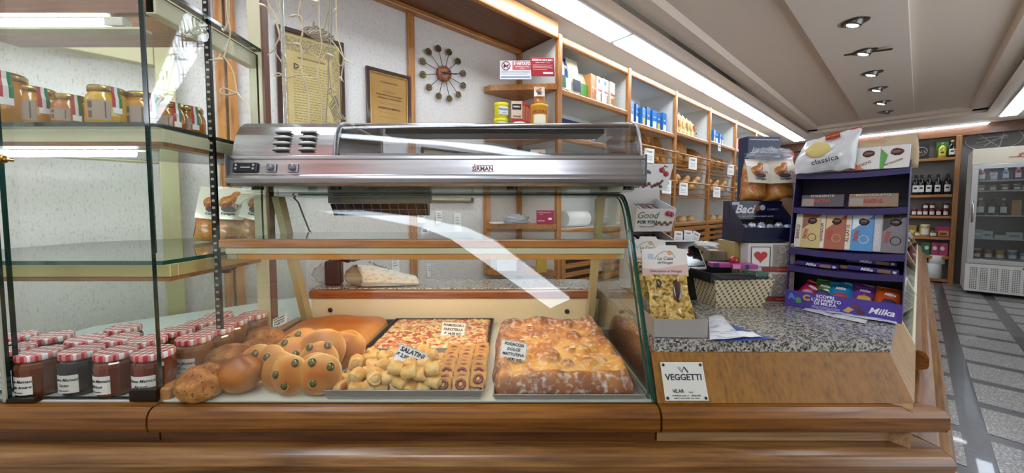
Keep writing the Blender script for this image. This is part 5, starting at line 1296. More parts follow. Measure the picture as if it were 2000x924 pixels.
# price cards hanging on the rods
for i, (u, v, txt) in enumerate([(1268, 304, 'second bay upper basket'), (1353, 319, 'third bay upper basket'), (1427, 332, 'fourth bay upper basket'), (1302, 365, 'second bay lower basket'), (1335, 369, 'third bay lower basket, near its post'), (1400, 375, 'fourth bay lower basket'), (1405, 289, 'fourth bay, under the blue packets'), (1325, 464, 'third bay drawer, first of three'), (1344, 462, 'third bay drawer, middle of three'), (1358, 464, 'third bay drawer, tilted last of three')]):
    p = PN(u, v, NS-.045); r_ = thing('shelf_price_tag', 'white printed price tag hanging on the '+txt, 'price tag', XY(p.x, p.y, p.z), A+R(-25), 'hanging price tags on the bread shelves')
    r_.rotation_euler = (R(-6), R(5 if i < 9 else 25), A+R(-28)); hh = .135 if i != 6 else .08; ww = .105 if i != 6 else .04
    MB().box(-ww/2, ww/2, -.001, .001, -hh/2, hh/2).build('card', WHITE, r_)
    text('PANE', .026, (0, -.0016, .035 if i != 6 else .01), INK, r_, bold=.02, sx=.9 if i != 6 else .5)
    q = MB()
    for k in range(3): q.box(-ww*.35, ww*.3, -.0018, -.0011, -.005-.018*k, -.001-.018*k)
    q.build('printed_lines', col('7a7a80'), r_)
    MB().tube([(0, .002, hh/2-.01), (0, .02, hh/2+.015), (0, .05, hh/2+.01)], .002, 5).build('clip', CHROME, r_)
# ================================================================ THINGS ON THE TILL COUNTER
ZG = .8905
def G(u, v, z=ZG): return PZ(u, v, z)
# ---- nougat displays (open tray, leaning gold pack, header card)
FOIL = tex('gold_foil', [(.34, '5c4a26'), (.43, '9f7d38'), (.52, 'c2a052'), (.64, 'd6bf80'), (.74, 'f2ecd8')], scale=95, rough=.28, metal=.35, bump=.6, detail=6, dist=.6, bd=.004)
GREYC = mat('grey_card', '9b948f', .6); CARDI = mat('brown_card_inside', 'a88a62', .7)
HEADW = mat('header_white', 'd9d3cc', .45); HEADP = mat('header_pink', 'd2b3a6', .45)
def nougat(label, loc, rz, pack=True):
    r_ = thing('nougat_display', label, 'sweets', loc, rz, 'nougat counter displays')
    w_ = .126; h = .046; d = .14
    q = MB().box(-w_/2, w_/2, 0, .002, 0, h).box(-w_/2, w_/2, 0, d, 0, .002).box(-w_/2, -w_/2+.002, 0.002, d, .002, h).box(w_/2-.002, w_/2, 0.002, d, .002, h).box(-w_/2, w_/2, d-.002, d, .002, h)
    q.build('tray', [GREYC], r_)
    MB().box(-w_/2+.003, w_/2-.003, .0025, .004, .003, h-.001).build('tray_lining', CARDI, r_)
    pk = MB()
    def fn(a, b):
        x = (a-.5)*(.106+.004*math.sin(b*9)); l = .018+.150*b
        return (x, .030+l*.50, .004+l*.92+.002*noise.noise(Vector((a*9, b*14, 1))))
    def fb(a, b): x, y, z = fn(a, b); return (x, y+.020, z)
    pk.sheet(10, 18, fn); pk.sheet(10, 18, fb)
    pk.build('foil_pack', FOIL, r_)
    wn = MB().blob((.011, .003, .030), .2, 3, 3, 12, 10); wn.build('chocolate_window', mat('dark_choc_window', '3a2016', .2, coat=.6), r_, loc=(.022, .078, .098), rot=(R(-28), R(8), 0))
    wn = MB().blob((.007, .003, .012), .2, 3, 4, 12, 8); wn.build('chocolate_window', mat('dark_choc_window', '3a2016'), r_, loc=(-.022, .085, .115), rot=(R(-28), R(-8), 0))
    # header card folded over the top
    hd_ = MB().prism([(-.060, .160), (-.060, .232), (-.022, .234), (-.018, .243), (.030, .242), (.034, .234), (.058, .232), (.060, .160)], -.003, 0, 'y').build('header_card', HEADW, r_, loc=(0, .082, -.028), rot=(R(-8), 0, 0), bevel=.001)
    MB().prism([(-.0602, .1598), (-.0602, .181), (-.02, .180), (.02, .187), (.0602, .192), (.0602, .1598)], -.0042, -.0031, 'y').build('header_band', HEADP, hd_)
    text('La Casa', .0135, (0, -.0036, .207), mat('soft_brown_ink', '6b5648', .6), hd_, shear=.2)
    text('de Nougat', .0095, (.0, -.0036, .196), mat('soft_brown_ink', '6b5648'), hd_, shear=.2)
    text('Delicatesse di Nougat', .0095, (0, -.0046, .1735), mat('soft_violet_ink', '6a4a5c', .6), hd_, shear=.25)
    text('Duro al Cioccolato - Duro al Cioccolato', .0042, (0, -.0046, .164), mat('soft_violet_ink', '6a4a5c'), hd_)
    MB().tube([(-.028, -.0035, .205), (-.018, -.0035, .218), (0, -.0035, .227), (.02, -.0035, .222), (.026, -.0035, .208)], .0005, 4).build('house_drawing', mat('soft_brown_ink', '6b5648'), hd_)
    q = MB()
    for k in range(8): q.lathe([(.0022, 0), (.001, .0008)], 6, 0, Matrix.Translation((.013+.0042*math.cos(k*.785), -.0036, .222+.0042*math.sin(k*.785))) @ Matrix.Rotation(R(90), 4, 'X'))
    q.build('flower_print', col('d99a3c'), hd_)
    MB().box(-.045, -.030, -.0036, -.0031, .205, .219).build('stamp_print', col('a9b4c8'), hd_)
    return r_
ng = nougat('gold foil nougat pack in a grey card tray at the granite edge', (.405, .845, ZG), R(-2))
copy_tree(ng, (.412, .995, ZG+.012), R(-2), 'second nougat display standing directly behind the front one')
# ---- snack bar display tower
tw = thing('snack_display', 'tiered white card display lettered GOOD FOR YOU with cherries, behind the glass case', 'display box', (.512, 1.30, ZG), R(6))
WB = mat('white_box', 'd6d2cf', .4)
for lv_, zb_ in enumerate((0, .115, .228)):
    q = MB(); w_ = .070
    q.prism([(0, zb_+.0), (.13, zb_+.0), (.13, zb_+.125), (.10, zb_+.12), (-.025, zb_+.085), (-.020, zb_+.08)][:6], -w_, -w_+.003, 'x')
    q.prism([(0, zb_+.0), (.13, zb_+.0), (.13, zb_+.125), (.10, zb_+.12), (-.025, zb_+.085), (-.020, zb_+.08)], w_-.003, w_, 'x')
    q.add([(-w_, 0, zb_), (w_, 0, zb_), (w_+.004, -.025, zb_+.083), (-w_-.004, -.025, zb_+.083), (-w_, .002, zb_), (w_, .002, zb_), (w_, -.023, zb_+.083), (-w_, -.023, zb_+.083)], [(0, 1, 2, 3), (7, 6, 5, 4), (3, 2, 6, 7), (0, 3, 7, 4), (1, 5, 6, 2)])
    q.box(-w_, w_, .002, .13, zb_, zb_+.003); q.box(-w_, w_, .127, .13, zb_, zb_+.125)
    bx = q.build('tray', WB, tw)
    ti = R(-16.5)
    text('Good', .034, (-.030, -.0185, zb_+.058), col('4f6a2c'), bx, rot=(R(107), 0, 0), shear=.2)
    text('FOR YOU', .017, (-.028, -.0120, zb_+.034), col('2a2a2a'), bx, rot=(R(107), 0, 0), bold=.02)
    text('frutta e cereali', .009, (-.028, -.0080, zb_+.018), col('4a4a4a'), bx, rot=(R(107), 0, 0))
    ch = MB()
    ch.blob((.010, .003, .009), .02, 1, 1, 12, 8, 0, Matrix.Translation((.044, -.0225, zb_+.066))); ch.blob((.009, .003, .009), .02, 1, 1, 12, 8, 0, Matrix.Translation((.058, -.022, zb_+.062)))
    ch.build('cherry_print', col('9c1f2c', .3), bx)
    ch = MB()
    for k in range(6): ch.blob((.006, .002, .005), .1, 2, k, 8, 6, 0, Matrix.Translation((.006+.011*k, -.011-.001*(k % 2), zb_+.026+.007*(k % 2))))
    ch.build('nut_print', col('6a3f24'), bx)
    for k in range(9):
        c_ = ['7a3a6a', 'b8863c', '4a2a5c', 'c9c2c8'][k % 4]
        b_ = MB().box(-.006, .006, -.045, .045, -.015, .015).build('snack_bar', mat('wrap_'+c_, c_, .2, .3), loc=(0, 0, 0)); 
        p_ = Matrix.Rotation(R(6), 4, 'Z') @ Vector((-.054+.0135*k, .055, zb_+.066))
        b_.location = Vector((.512, 1.30, ZG))+p_; b_.rotation_euler = (R(20), R(k*3 % 7), R(6+k*2)); tag(b_, 'shiny wrapped fruit bar, %s in the %s tray of the white display' % (ORD[k], ['bottom', 'middle', 'top'][lv_]), 'snack', 'fruit bars in the tiered display')
hb = MB().box(-.072, .085, .115, .118, .33, .47).build('header_card', WB, tw); 
hb2 = MB().prism([(-.080, .380), (-.080, .475), (.086, .475), (.060, .380)], .020, .024, 'y').build('header_card', WB, tw)
text('vitasnella', .020, (-.035, .0185, .445), INK, hb2, bold=.02, sx=.9)
text('SA', .020, (-.058, .0185, .392), INK, hb2, bold=.03)
q = MB(); q.blob((.011, .003, .010), .02, 1, 1, 12, 8, 0, Matrix.Translation((.040, .0185, .452))); q.blob((.011, .003, .010), .02, 1, 1, 12, 8, 0, Matrix.Translation((.056, .0185, .438))); q.build('cherry_print', col('9c1f2c', .3), hb2)
q = MB().tube([(.045, .018, .460), (.05, .018, .468), (.062, .018, .463)], .0014, 5); q.tube([(.012, .0185, .396), (.030, .0185, .400), (.044, .0185, .415)], .0035, 6).build('leaf_print', col('4a2a1c'), hb2)
q = MB()
for k in range(7): q.blob((.007, .002, .006), .1, 2, k, 8, 6, 0, Matrix.Translation((-.030+.011*k, .0185, .392+.005*(k % 3)-.0)))
q.build('nut_print', col('6a3f24'), hb2)
# ---- card reader with receipts
cr = thing('card_reader', 'black payment terminal with white rim behind the nougat displays', 'device', (.592, 1.20, ZG+.045), R(8))
MB().box(-.07, .07, 0, .10, -.045, .06).build('stand', BLACK, cr, bevel=.006)
MB().box(-.075, .075, -.004, .012, 0, .115).build('rim', WHITE, cr, loc=(0, .0, .06), rot=(R(-35), 0, 0), bevel=.008)
MB().box(-.066, .066, -.008, -.002, .008, .106).build('screen', mat('screen_glass', '0c0c0e', .1, coat=.6), cr, loc=(0, 0, .06), rot=(R(-35), 0, 0), bevel=.004)
text('00:21', .02, (0, .025, .118), mat('red_digits', 'a83030', .4, emit=1.2), cr, rot=(R(55), 0, 0))
tag(MB().blob((.035, .03, .012), .6, 5, 3, 22, 12).build('paper_receipt', WHITE, loc=(.665, 1.23, 1.075)), 'crumpled white receipts on top of the patterned box', 'paper', None)
# ---- patterned gift box full of flat packs
def quatre():
    m, nt, b = _new('quatrefoil')
    mp = _coord(nt, (54, 54, 54)); sp = nt.nodes.new('ShaderNodeSeparateXYZ'); nt.links.new(mp, sp.inputs[0])
    def M2(op, a, b_=None, v=None):
        x = nt.nodes.new('ShaderNodeMath'); x.operation = op; nt.links.new(a, x.inputs[0])
        if b_ is not None: nt.links.new(b_, x.inputs[1])
        if v is not None: x.inputs[1].default_value = v
        return x.outputs[0]
    xx = M2('ADD', sp.outputs['X'], sp.outputs['Y'])
    d1, d2 = M2('ADD', xx, sp.outputs['Z']), M2('SUBTRACT', xx, sp.outputs['Z'])
    t1, t2 = M2('PINGPONG', d1, v=1.0), M2('PINGPONG', d2, v=1.0)
    a, b2 = M2('SUBTRACT', t1, v=.5), M2('SUBTRACT', t2, v=.5)
    mx_ = M2('MINIMUM', M2('ABSOLUTE', a), M2('ABSOLUTE', b2)); mm = M2('MAXIMUM', M2('ABSOLUTE', a), M2('ABSOLUTE', b2))
    f1_ = M2('LESS_THAN', mx_, v=.13); f2_ = M2('LESS_THAN', mm, v=.36); f = M2('MULTIPLY', f1_, f2_)
    nt.links.new(ramp(nt, f, [(0, 'd2c6a4'), (.6, '6b5636')], True), b.inputs['Base Color']); b.inputs['Roughness'].default_value = .5
    return m
QF = quatre()
gb = thing('gift_box', 'cream gift box printed with brown quatrefoils on the granite top', 'box', (.717, 1.115, ZG), R(5))
o_ = [(-.078, 0), (.078, 0), (.078, .12), (-.078, .12)]; t2_ = [(-.098, -.022), (.098, -.022), (.098, .14), (-.098, .14)]
q = MB(); vs = [(*p, 0) for p in o_]+[(*p, .092) for p in t2_]+[(p[0]*.97, p[1]*.97+.001, .004) for p in o_]+[(p[0]*.97, p[1]*.97+.001, .092) for p in t2_]
q.add(vs, [(i, (i+1) % 4, 4+(i+1) % 4, 4+i) for i in range(4)]+[(8+i, 12+i, 12+(i+1) % 4, 8+(i+1) % 4) for i in range(4)]+[(4+i, 4+(i+1) % 4, 12+(i+1) % 4, 12+i) for i in range(4)]+[(3, 2, 1, 0), (8, 9, 10, 11)])
q.build('box', QF, gb)
bt = thing('black_tray', 'matt black open carton sitting in the patterned gift box', 'box', (.705, 1.10, ZG+.082), R(5))
q = MB().box(-.095, .095, .0, .002, 0, .03).box(-.095, .095, 0, .13, 0, .002).box(-.095, -.093, 0, .13, .002, .03).box(.093, .095, 0, .13, .002, .022).box(-.095, .095, .128, .13, .002, .05)
q.add([(-.095, 0, .03), (.05, 0, .022), (.04, -.03, .015), (-.08, -.035, .02)], [(0, 1, 2, 3), (3, 2, 1, 0)])
q.build('tray', mat('matt_black_card', '121214', .5), bt)
carton('pink_pack', 'pink and violet flat pack lying on the black carton', 'packet', (.075, .04, .014), 'a8408c', (.745, 1.135, ZG+.118), R(-8), patches=[(-.037, -.015, .0, .014, 'd98ac0'), (.0, .01, 0, .014, '3a2a5c')])
carton('pink_pack', 'flat magenta pack at the left edge of the black carton behind another', 'packet', (.07, .04, .014), 'b8509a', (.690, 1.165, ZG+.118), R(-12), patches=[(-.03, -.01, 0, .014, '5a2a6c')])
carton('green_pack', 'green and white flat pack in the corner of the black carton', 'packet', (.060, .035, .012), '1f6a4a', (.765, 1.105, ZG+.100), R(-4), patches=[(-.028, -.004, .0, .012, 'd6dedc')])
tag(MB().blob((.016, .012, .014), .3, 3, 3, 12, 8).build('red_sweets', col('a8281c', .2), loc=(.742, 1.19, ZG+.138)), 'small red wrapped sweet behind the pink packs', 'sweets')
# ---- stack of picture boxes with red hearts
for k in range(2):
    hb_ = carton('heart_box', ('upper' if not k else 'lower')+' white picture box with a red heart and a window of chocolate hearts', 'box', (.150, .045, .098), 'c9c6c0', (.852, 1.170, ZG+.0985*(1-k)), R(-3), patches=[(-.064, -.006, .022, .086, 'dddad4'), (.004, .074, .004, .095, '8d837c'), (-.03, .074, .004, .022, '8d2f28')], group='boxes with a red heart')
    pts = []
    for a in range(24):
        t = a*math.pi/12; x = 16*math.sin(t)**3; y = 13*math.cos(t)-5*math.cos(2*t)-2*math.cos(3*t)-math.cos(4*t); pts.append((x*.0013-.035, y*.0013+.056))
    MB().prism(pts[::-1], -.0022, -.0012, 'y').build('heart_print', col('b3222a', .4), hb_)
    q = MB()
    for a, b, c, d in ((-.0655, -.0045, .086, .0875), (-.0655, -.0045, .0205, .022), (-.0655, -.064, .022, .086), (-.006, -.0045, .022, .086)): q.box(a, b, -.0018, -.0008, c, d)
    q.build('frame_print', INK, hb_)
    q = MB()
    for (x, z) in ((.025, .045), (.052, .070), (.055, .035), (.03, .078)):
        q.tube([(x+.011*math.cos(a*.785), -.0022, z+.011*math.sin(a*.785)) for a in range(8)], .0016, 5, close=True)
    q.build('window_hearts', col('b9aca2', .3), hb_)
    text('Assortite', .009, (.035, -.0026, .013), col('d98a6c'), hb_, shear=.2)
# ---- beige support cartons under the wrapped chocolates
carton('beige_carton', 'plain beige carton standing behind the heart boxes under the chocolate tray', 'box', (.175, .10, .198), 'b39a62', (.850, 1.225, ZG), R(0), patches=[(-.055, -.048, .02, .17, '8d7440'), (-.04, -.02, .03, .11, '6d7a80')])
carton('grey_carton', 'narrow grey-brown carton edge beside the beige carton', 'box', (.05, .08, .16), '8f8470', (.735, 1.27, ZG), R(-10))
# ---- wrapped chocolates (header box)
bb = thing('chocolate_tray', 'navy blue counter box of silver-wrapped chocolates with white lettering', 'display box', (.855, 1.190, 1.0905), R(0))
NAVY = mat('navy_card', '101634', .3, coat=.3); GREYI = mat('grey_inside', '5c5654', .6)
q = MB(); w_ = .092
q.box(-w_+.006, w_-.006, 0.0, .11, 0, .003).add([(-w_+.004, 0, 0), (w_-.004, 0, 0), (w_, -.014, .048), (-w_, -.014, .048), (-w_+.004, .002, 0), (w_-.004, .002, 0), (w_-.001, -.012, .048), (-w_+.001, -.012, .048)], [(0, 1, 2, 3), (7, 6, 5, 4), (3, 2, 6, 7), (0, 3, 7, 4), (1, 5, 6, 2)])
for s in (-1, 1): q.prism([(-.014, .048), (.0, 0), (.11, 0), (.11, .128), (.072, .128)], s*(w_-.002)-.001, s*(w_-.002)+.001, 'x')
q.box(-w_+.004, w_-.004, .108, .11, 0, .128); q.build('tray', NAVY, bb)
MB().box(-w_+.005, w_-.005, .1, .107, .004, .09).build('inside_wall', GREYI, bb)
hd3 = MB().box(-w_, w_, .070, .073, .074, .137).build('header_card', NAVY, bb); MB().box(-w_, w_, .0735, .108, .126, .1375).build('top_flap', NAVY, bb)
text('Baci', .040, (-.040, .0690, .108), col('e6e4ea'), hd3, shear=.35, bold=.03); text('CLASSICO', .0085, (.060, .0690, .108), col('a9a8c0'), hd3)
text('DAL 1922 L’AUTENTICITÀ DI QUESTO BACIO', .0062, (0, .0690, .084), col('d9d6dc'), hd3)
MB().lathe([(.011, 0), (.009, .002)], 16).build('chocolate_print', col('8a4f24'), hd3, loc=(.006, .0695, .112), rot=(R(90), 0, 0))
MB().lathe([(.010, 0), (.008, .002)], 16).build('wrapper_print', col('b9bcc8'), hd3, loc=(.024, .0695, .114), rot=(R(90), 0, 0))
MB().box(-.083, -.058, .0688, .0698, .124, .134).build('badge_print', col('b9bcd0'), hd3)
SILV = tex('silver_wrap', [(.4, '9aa2b8'), (.6, 'e6e8f0')], scale=120, rough=.2, metal=.4)
for k in range(11):
    x = -.075+.015*k; b_ = MB().blob((.013, .011, .012), .25, 4, k, 14, 10).build('wrapped_chocolate', SILV, loc=(.855+x, 1.190+.018+.02*(k % 2), 1.0905+.040+.006*(k % 3)))
    tag(b_, 'silver-foil wrapped chocolate, %s along the navy tray' % ORD[k], 'sweets', 'silver chocolates in the navy tray')
# bags of jellies on top of it
j1 = copy_tree(jb, (.850, 1.272, 1.2285), (0, R(3), R(4)), 'cream and green bag of fruit jellies standing on the navy chocolate box'); j2 = copy_tree(jb, (.945, 1.272, 1.2285), (0, R(-2), R(-4)), 'cream and orange bag of fruit jellies standing on the navy chocolate box')
for j in (j1, j2): j.scale = (.86, .86, .72)
# blue tin with clear wrap behind
carton('blue_gift_tin', 'dark blue gift box with white script wrapped in clear film behind the jelly bags', 'box', (.135, .05, .27), '1d2a4a', (.975, 1.40, 1.21), R(5), texts=[('La Suisse', .030, 0, .215, 'b9c4dc', .01, .3)], patches=[(-.06, .06, .256, .259, 'a9b4cc')])
carton('brown_stand', 'brown carton standing under the blue gift box', 'box', (.13, .08, .318), '6b5236', (.975, 1.40, ZG), R(5))
FILM = mat('gift_film', 'ccd0da', .1, alpha=.35, coat=.6)
fb_ = MB().blob((.075, .022, .022), .6, 5, 12, 30, 20); tag(fb_.build('gift_film', FILM, loc=(.905, 1.275, 1.390)), 'crinkled clear film bow gathered above the jelly bags', 'wrapping')
tag(carton('red_notice', 'small red and white notice at the end of the shelf bays', 'sign', (.16, .01, .26), 'b3262c', XY(8.6, 1.70, 2.02), B, patches=[(-.06, .06, .03, .2, 'dcd6d0')]))
# ================================================================ VIOLET CHOCOLATE DISPLAY
MX, MT, MN = .0, 1.415, .147
md = thing('chocolate_display', 'violet five-tier cardboard chocolate display with printed front edge, at the granite corner', 'display box', XY(MT, MN, ZG), B)
VIO = mat('violet_card', '2b1c5c', .4, coat=.15); VIOD = mat('violet_card_dark', '1a1238', .5); VIOF = mat('violet_front', '4a3596', .35, coat=.2)
W2, HT, D2 = .128, .435, .17
# side panels with slanted front
def side_x(s):
    return MB().prism([(0, 0), (.17, 0), (.19, .20), (.20, HT+.02), (.085, HT+.012), (.035, .25), (.004, .06)], s*W2-(.002 if s > 0 else 0), s*W2+(.002 if s < 0 else 0), 'x')
for s in (-1, 1): side_x(s).build('side_panel', VIO, md)
MB().prism([(.168, 0), (.171, 0), (.201, HT), (.198, HT)], -W2+.002, W2-.002, 'x').build('back_panel', VIOD, md)
TZ = [.006, .130, .185, .315, .425]; FY = [0, .014, .024, .052, .078]
MB().box(-W2, W2, -.001, .001, 0, .052).build('front_strip', VIOF, md)
fs_ = KIDS(md)[-1]
text('A', .026, (-.110, -.0018, .032), col('4a8fd0'), fs_, bold=.05, shear=-.1); text('B', .022, (-.093, -.0018, .022), col('4fa04a'), fs_, bold=.05); text('C', .024, (-.074, -.0018, .034), col('d9a02c'), fs_, bold=.05)
text('SCOPRI', .0125, (-.030, -.0018, .044), col('e8e6f2'), fs_, bold=.03); text('L’ALFABETO', .0125, (-.028, -.0018, .033), col('e8e6f2'), fs_, bold=.03); text('DI MILKA', .0125, (-.030, -.0018, .022), col('e8e6f2'), fs_, bold=.03)
q = MB().box(-.060, .004, -.0016, -.001, .012, .0135).box(-.060, .004, -.0016, -.001, .008, .0095).box(-.05, -.01, -.0016, -.001, .004, .0055); q.build('small_print', col('b9b2d8'), fs_)
text('Milka', .024, (.088, -.0018, .024), col('eeecf6'), fs_, bold=.02, shear=.35)
MB().prism([(.01, .012), (.022, .008), (.034, .02), (.022, .026)], -.0022, -.001, 'y').build('biscuit_print', col('c9a05c'), fs_)
MB().prism([(.040, .010), (.056, .007), (.058, .018), (.042, .022)], -.0022, -.001, 'y').build('chocolate_print', col('5a2a1c'), fs_)
MB().prism([(.028, .028), (.045, .024), (.047, .034), (.032, .036)], -.0022, -.001, 'y').build('chocolate_print', col('6d3a24'), fs_)
for i, z in enumerate(TZ[1:]):
    y0 = FY[i+1]
    tr = MB()
    lip = .018 if i < 3 else .016
    tr.sheet(14, 1, lambda a, b: ((a-.5)*2*(W2-.002), y0-.004*math.sin(math.pi*a), z-lip*(1-b)-.006*math.sin(math.pi*a)), 0, None, True)
    tr.sheet(14, 2, lambda a, b: ((a-.5)*2*(W2-.002), y0+(.165+.03*z/HT-y0)*b, z-.006*math.sin(math.pi*a)*(1-b)), 0, None, True)
    tr.build('tier', VIO if i != 9 else VIOD, md)
MB().box(-W2+.002, W2-.002, .002, .168, .001, .004).build('tier', VIOD, md)
def onmd(x, y, z, rot=(0, 0, 0)):
    c, s = math.cos(B), math.sin(B); p = XY(MT, MN, ZG); return (p.x+x*c-y*s, p.y+x*s+y*c, ZG+z), (rot[0], rot[1], rot[2]+B)
def put(o, x, y, z, rot=(0, 0, 0)):
    o.location, o.rotation_euler = onmd(x, y, z, rot); return o
# bottom tier: snack pouches
for k, (c_, c2, lab) in enumerate([('b02448', 'e0a0b0', 'crimson'), ('4f8a34', '4a2f6a', 'green'), ('2f8ac0', 'c2402c', 'light blue with a red picture'), ('7a3f9a', 'd9a83c', 'purple and yellow'), ('c2501c', '3a2f5c', 'orange')]):
    o = bag_flat('snack_pouch', lab+' snack pouch in the lowest tier of the violet display', .056, .088, .03, mat('pouch_'+c_, c_, .2, coat=.6), (0, 0, 0), 0, 'snack pouches in the lowest tier', seed=k)
    MB().blob((.016, .003, .013), .2, 3, k, 12, 8).build('fruit_print', col(c2), o, loc=(.0, -.0165, .034)); text('Milka', .011, (0, -.0165, .060), col('e6e2ec'), o, bold=.03, shear=.3)
    put(o, -.093+.047*k, .030+.012*(k % 2), .008, (R(-32 if k != 0 else -40), R([24, 6, -2, 4, 10][k]), R(-6+4*k)))
o = bag_flat('snack_pouch', 'second orange snack pouch squeezed against the display side wall', .045, .07, .03, mat('pouch_c2501c', 'c2501c'), (0, 0, 0), 0, 'snack pouches in the lowest tier', seed=9); put(o, .108, .07, .008, (R(-25), 0, R(20)))
# second tier: flat violet bars
for k, (x, y, z, lab) in enumerate([(-.06, .03, .0, 'on the near end'), (-.015, .05, .0, 'half under the others'), (.065, .030, .0, 'at the far end'), (.060, .055, .020, 'on top of the pile')]):
    o = carton('chocolate_bar', 'violet wrapped chocolate bar lying flat in the second tier, '+lab, 'chocolate', (.105, .06, .012), '32246c', (0, 0, 0), 0, texts=[('Milka', .012, -.012, .006, 'e6e4f0', .02, .3)], patches=[(.01, .036, .001, .010, '8d6a4a'), (.040, .047, .003, .009, 'd9d6e0')], group='violet bars in the second tier')
    put(o, x, y, TZ[1]-.002+z+.001, (R(3), R(2), R(-4+3*k)))
# third tier: standing bars
for k, (x, c_, c2, nm2, lab) in enumerate([(-.088, 'c2ab6c', '8d4a2c', 'BIANCO', 'pale gold white-chocolate bar'), (-.030, 'a04c2a', 'dcc28a', 'GIANDUIA', 'copper hazelnut bar'), (.030, '3f86bc', 'e0e4ea', 'AL LATTE', 'light blue milk-chocolate bar'), (.094, '6f6a6c', '2c1a14', 'FONDENTE', 'grey dark-chocolate bar')]):
    o = carton('chocolate_bar', lab+' standing in the third tier of the violet display', 'chocolate', (.064, .012, .112), c_, (0, 0, 0), 0, group='standing bars in the third tier')
    prt(o, -.032, -.016, .002, .110, col('d9d2c0' if k != 3 else 'b9b4b6'))
    t_ = text(nm2, .0125, (-.024, -.0014, .052), col('7a2f24' if k != 3 else 'd9d6d6'), o, rot=(R(90), R(-90), 0), bold=.02)
    t_ = text('NOVI', .013, (-.004, -.0014, .046), col('b5301f'), o, rot=(R(90), R(-80), 0), bold=.04)
    MB().prism([(-.014, .062), (.030, .108), (-.014, .110)], -.0013, -.0006, 'y').build('corner_print', col(c2), o)
    MB().tube([(.012+.010*math.cos(a*.524), -.0008, .035+.012*math.sin(a*.524)) for a in range(12)], .001, 5, close=True).build('swirl_print', col(c2), o)
    MB().blob((.011, .003, .010), .3, 3, k, 12, 8).build('chocolate_print', col('3a1f14', .3), o, loc=(.010, -.001, .088))
    put(o, x, .045, TZ[2]+.001, (R(-14), 0, R(-2)))
    if k == 1:
        o2 = copy_tree(o, label='copper hazelnut bar edge showing beside the pale gold one'); put(o2, x-.012, .062, TZ[2]+.001, (R(-14), 0, R(-2)))
# fourth tier
for k, (x, c_, lab) in enumerate([(-.060, '3f2f38', 'dark'), (.055, '8a6a4c', 'bronze')]):
    o = carton('chocolate_bar', lab+' bar leaning low in the fourth tier of the violet display', 'chocolate', (.105, .012, .042), c_, (0, 0, 0), 0, texts=[('FONDENTE' if k == 0 else 'NOCCIOLATO', .011, 0, .036, 'c9b8a4', .02), ('NOVI', .016, .0, .018, 'b5301f', .04)], patches=[(-.05, -.02, .004, .028, '9a8a7c')], group='bars in the fourth tier')
    put(o, x, .085, TZ[3]+.001, (R(-18), 0, 0))
# top: crisp bag, boxed bars, pouches
CH = thing('crisp_bag', 'large white crisp bag with a red logo slumped on top of the violet display', 'snack bag', (0, 0, 0))
def cbf(sgn):
    def fn(a, b):
        x = (a-.5)*.140*(1+.05*math.sin(b*5)); z = .105*b+.02*a*b; fl = (math.sin(math.pi*a)*math.sin(math.pi*min(.98, b*.92+.06)))**.6 if 0 < a < 1 else 0
        return (x+.03*(b-.2)*b, sgn*.034*fl+.012*b+.005*noise.noise(Vector((a*7, b*6, sgn))), z+.006*noise.noise(Vector((a*6, b*5, 3))))
    return fn
CBW = mat('white_foil_bag', 'd6d6d8', .25, coat=.5, bump=(25, .5))
MB().sheet(24, 18, cbf(-1)).sheet(24, 18, cbf(1)).build('bag_body', CBW, CH)
def proj(o, fn_, off):
    pass
def front_y(x, z):
    a = min(.98, max(.02, x/.140+.5)); b = min(.98, z/.11); return cbf(-1)(a, b)[1]-.0030
MB().blob((.030, .006, .024), .08, 2, 3, 20, 12).build('chip_print', col('d9c27a', .5), CH, loc=(-.012, front_y(-.02, .055)+.001, .066), rot=(R(-5), R(-12), 0))
MB().box(-.016, .018, -.002, 0, -.010, .010).build('logo_print', col('a02a1f'), CH, loc=(.022, front_y(.01, .09)-.004, .103), rot=(R(-25), R(-10), 0))
text('SAN CARLO', .0058, (.022, front_y(.01, .09)-.0068, .104), col('e0c060'), CH, rot=(R(65), R(-10), 0), bold=.02)
text('classica', .022, (.004, front_y(.0, .035)-.006, .030), INK, CH, rot=(R(88), R(-10), 0), bold=.01)
MB().prism([(.055, .112), (.090, .120), (.086, .128), (.060, .124)], -.002, .004, 'y').build('red_corner', col('b02a2a'), CH, loc=(0, .01, 0))
put(CH, -.055, .065, TZ[4]+.001, (R(-4), R(-3), R(4)))
for k in range(4):
    o = carton('boxed_bar', ('white boxed chocolate bar with an orange corner, ' if k < 2 else 'white boxed chocolate bar with a green corner, ')+('front one' if k % 2 == 0 else 'the one behind'), 'chocolate', (.062, .010, .068), 'd9d6d2', (0, 0, 0), 0, group='white boxed bars on top of the display')
    cc = 'd06a24' if k < 2 else '4f9a2c'
    MB().prism([(-.031, 0), (-.031, .030), (.0, .0)] if k < 2 else [(-.031, 0), (-.031, .066), (-.012, .040), (-.020, .0)], -.0012, -.0002, 'y').build('corner_print', col(cc), o)
    MB().blob((.013, .003, .010), .25, 3, k, 12, 8).build('chocolate_print', col('5c2c20', .3), o, loc=(.006, -.001, .048))
    text('NOVI' if k < 2 else 'PISTACCHIO', .011 if k < 2 else .007, (.0, -.0014, .018), col('8a3a24'), o, rot=(R(90), R(-25), 0), bold=.02)
    put(o, .035+.058*(k // 2)-.004*(k % 2), .080+.013*(k % 2), TZ[4]+.001, (R(-12), 0, R(-3)))
for k in range(2):
    o = bag_flat('paper_pouch', 'kraft paper pouch standing behind the %s boxed bars on top of the display' % ('orange-cornered' if k == 0 else 'green-cornered'), .075, .098-.012*(1-k), .02, mat('kraft_pouch', 'bfa98a', .6), (0, 0, 0), 0, 'kraft pouches on top of the display', seed=k+3)
    put(o, .045+.058*k, .112, TZ[4]+.001, (R(-5), 0, 0))
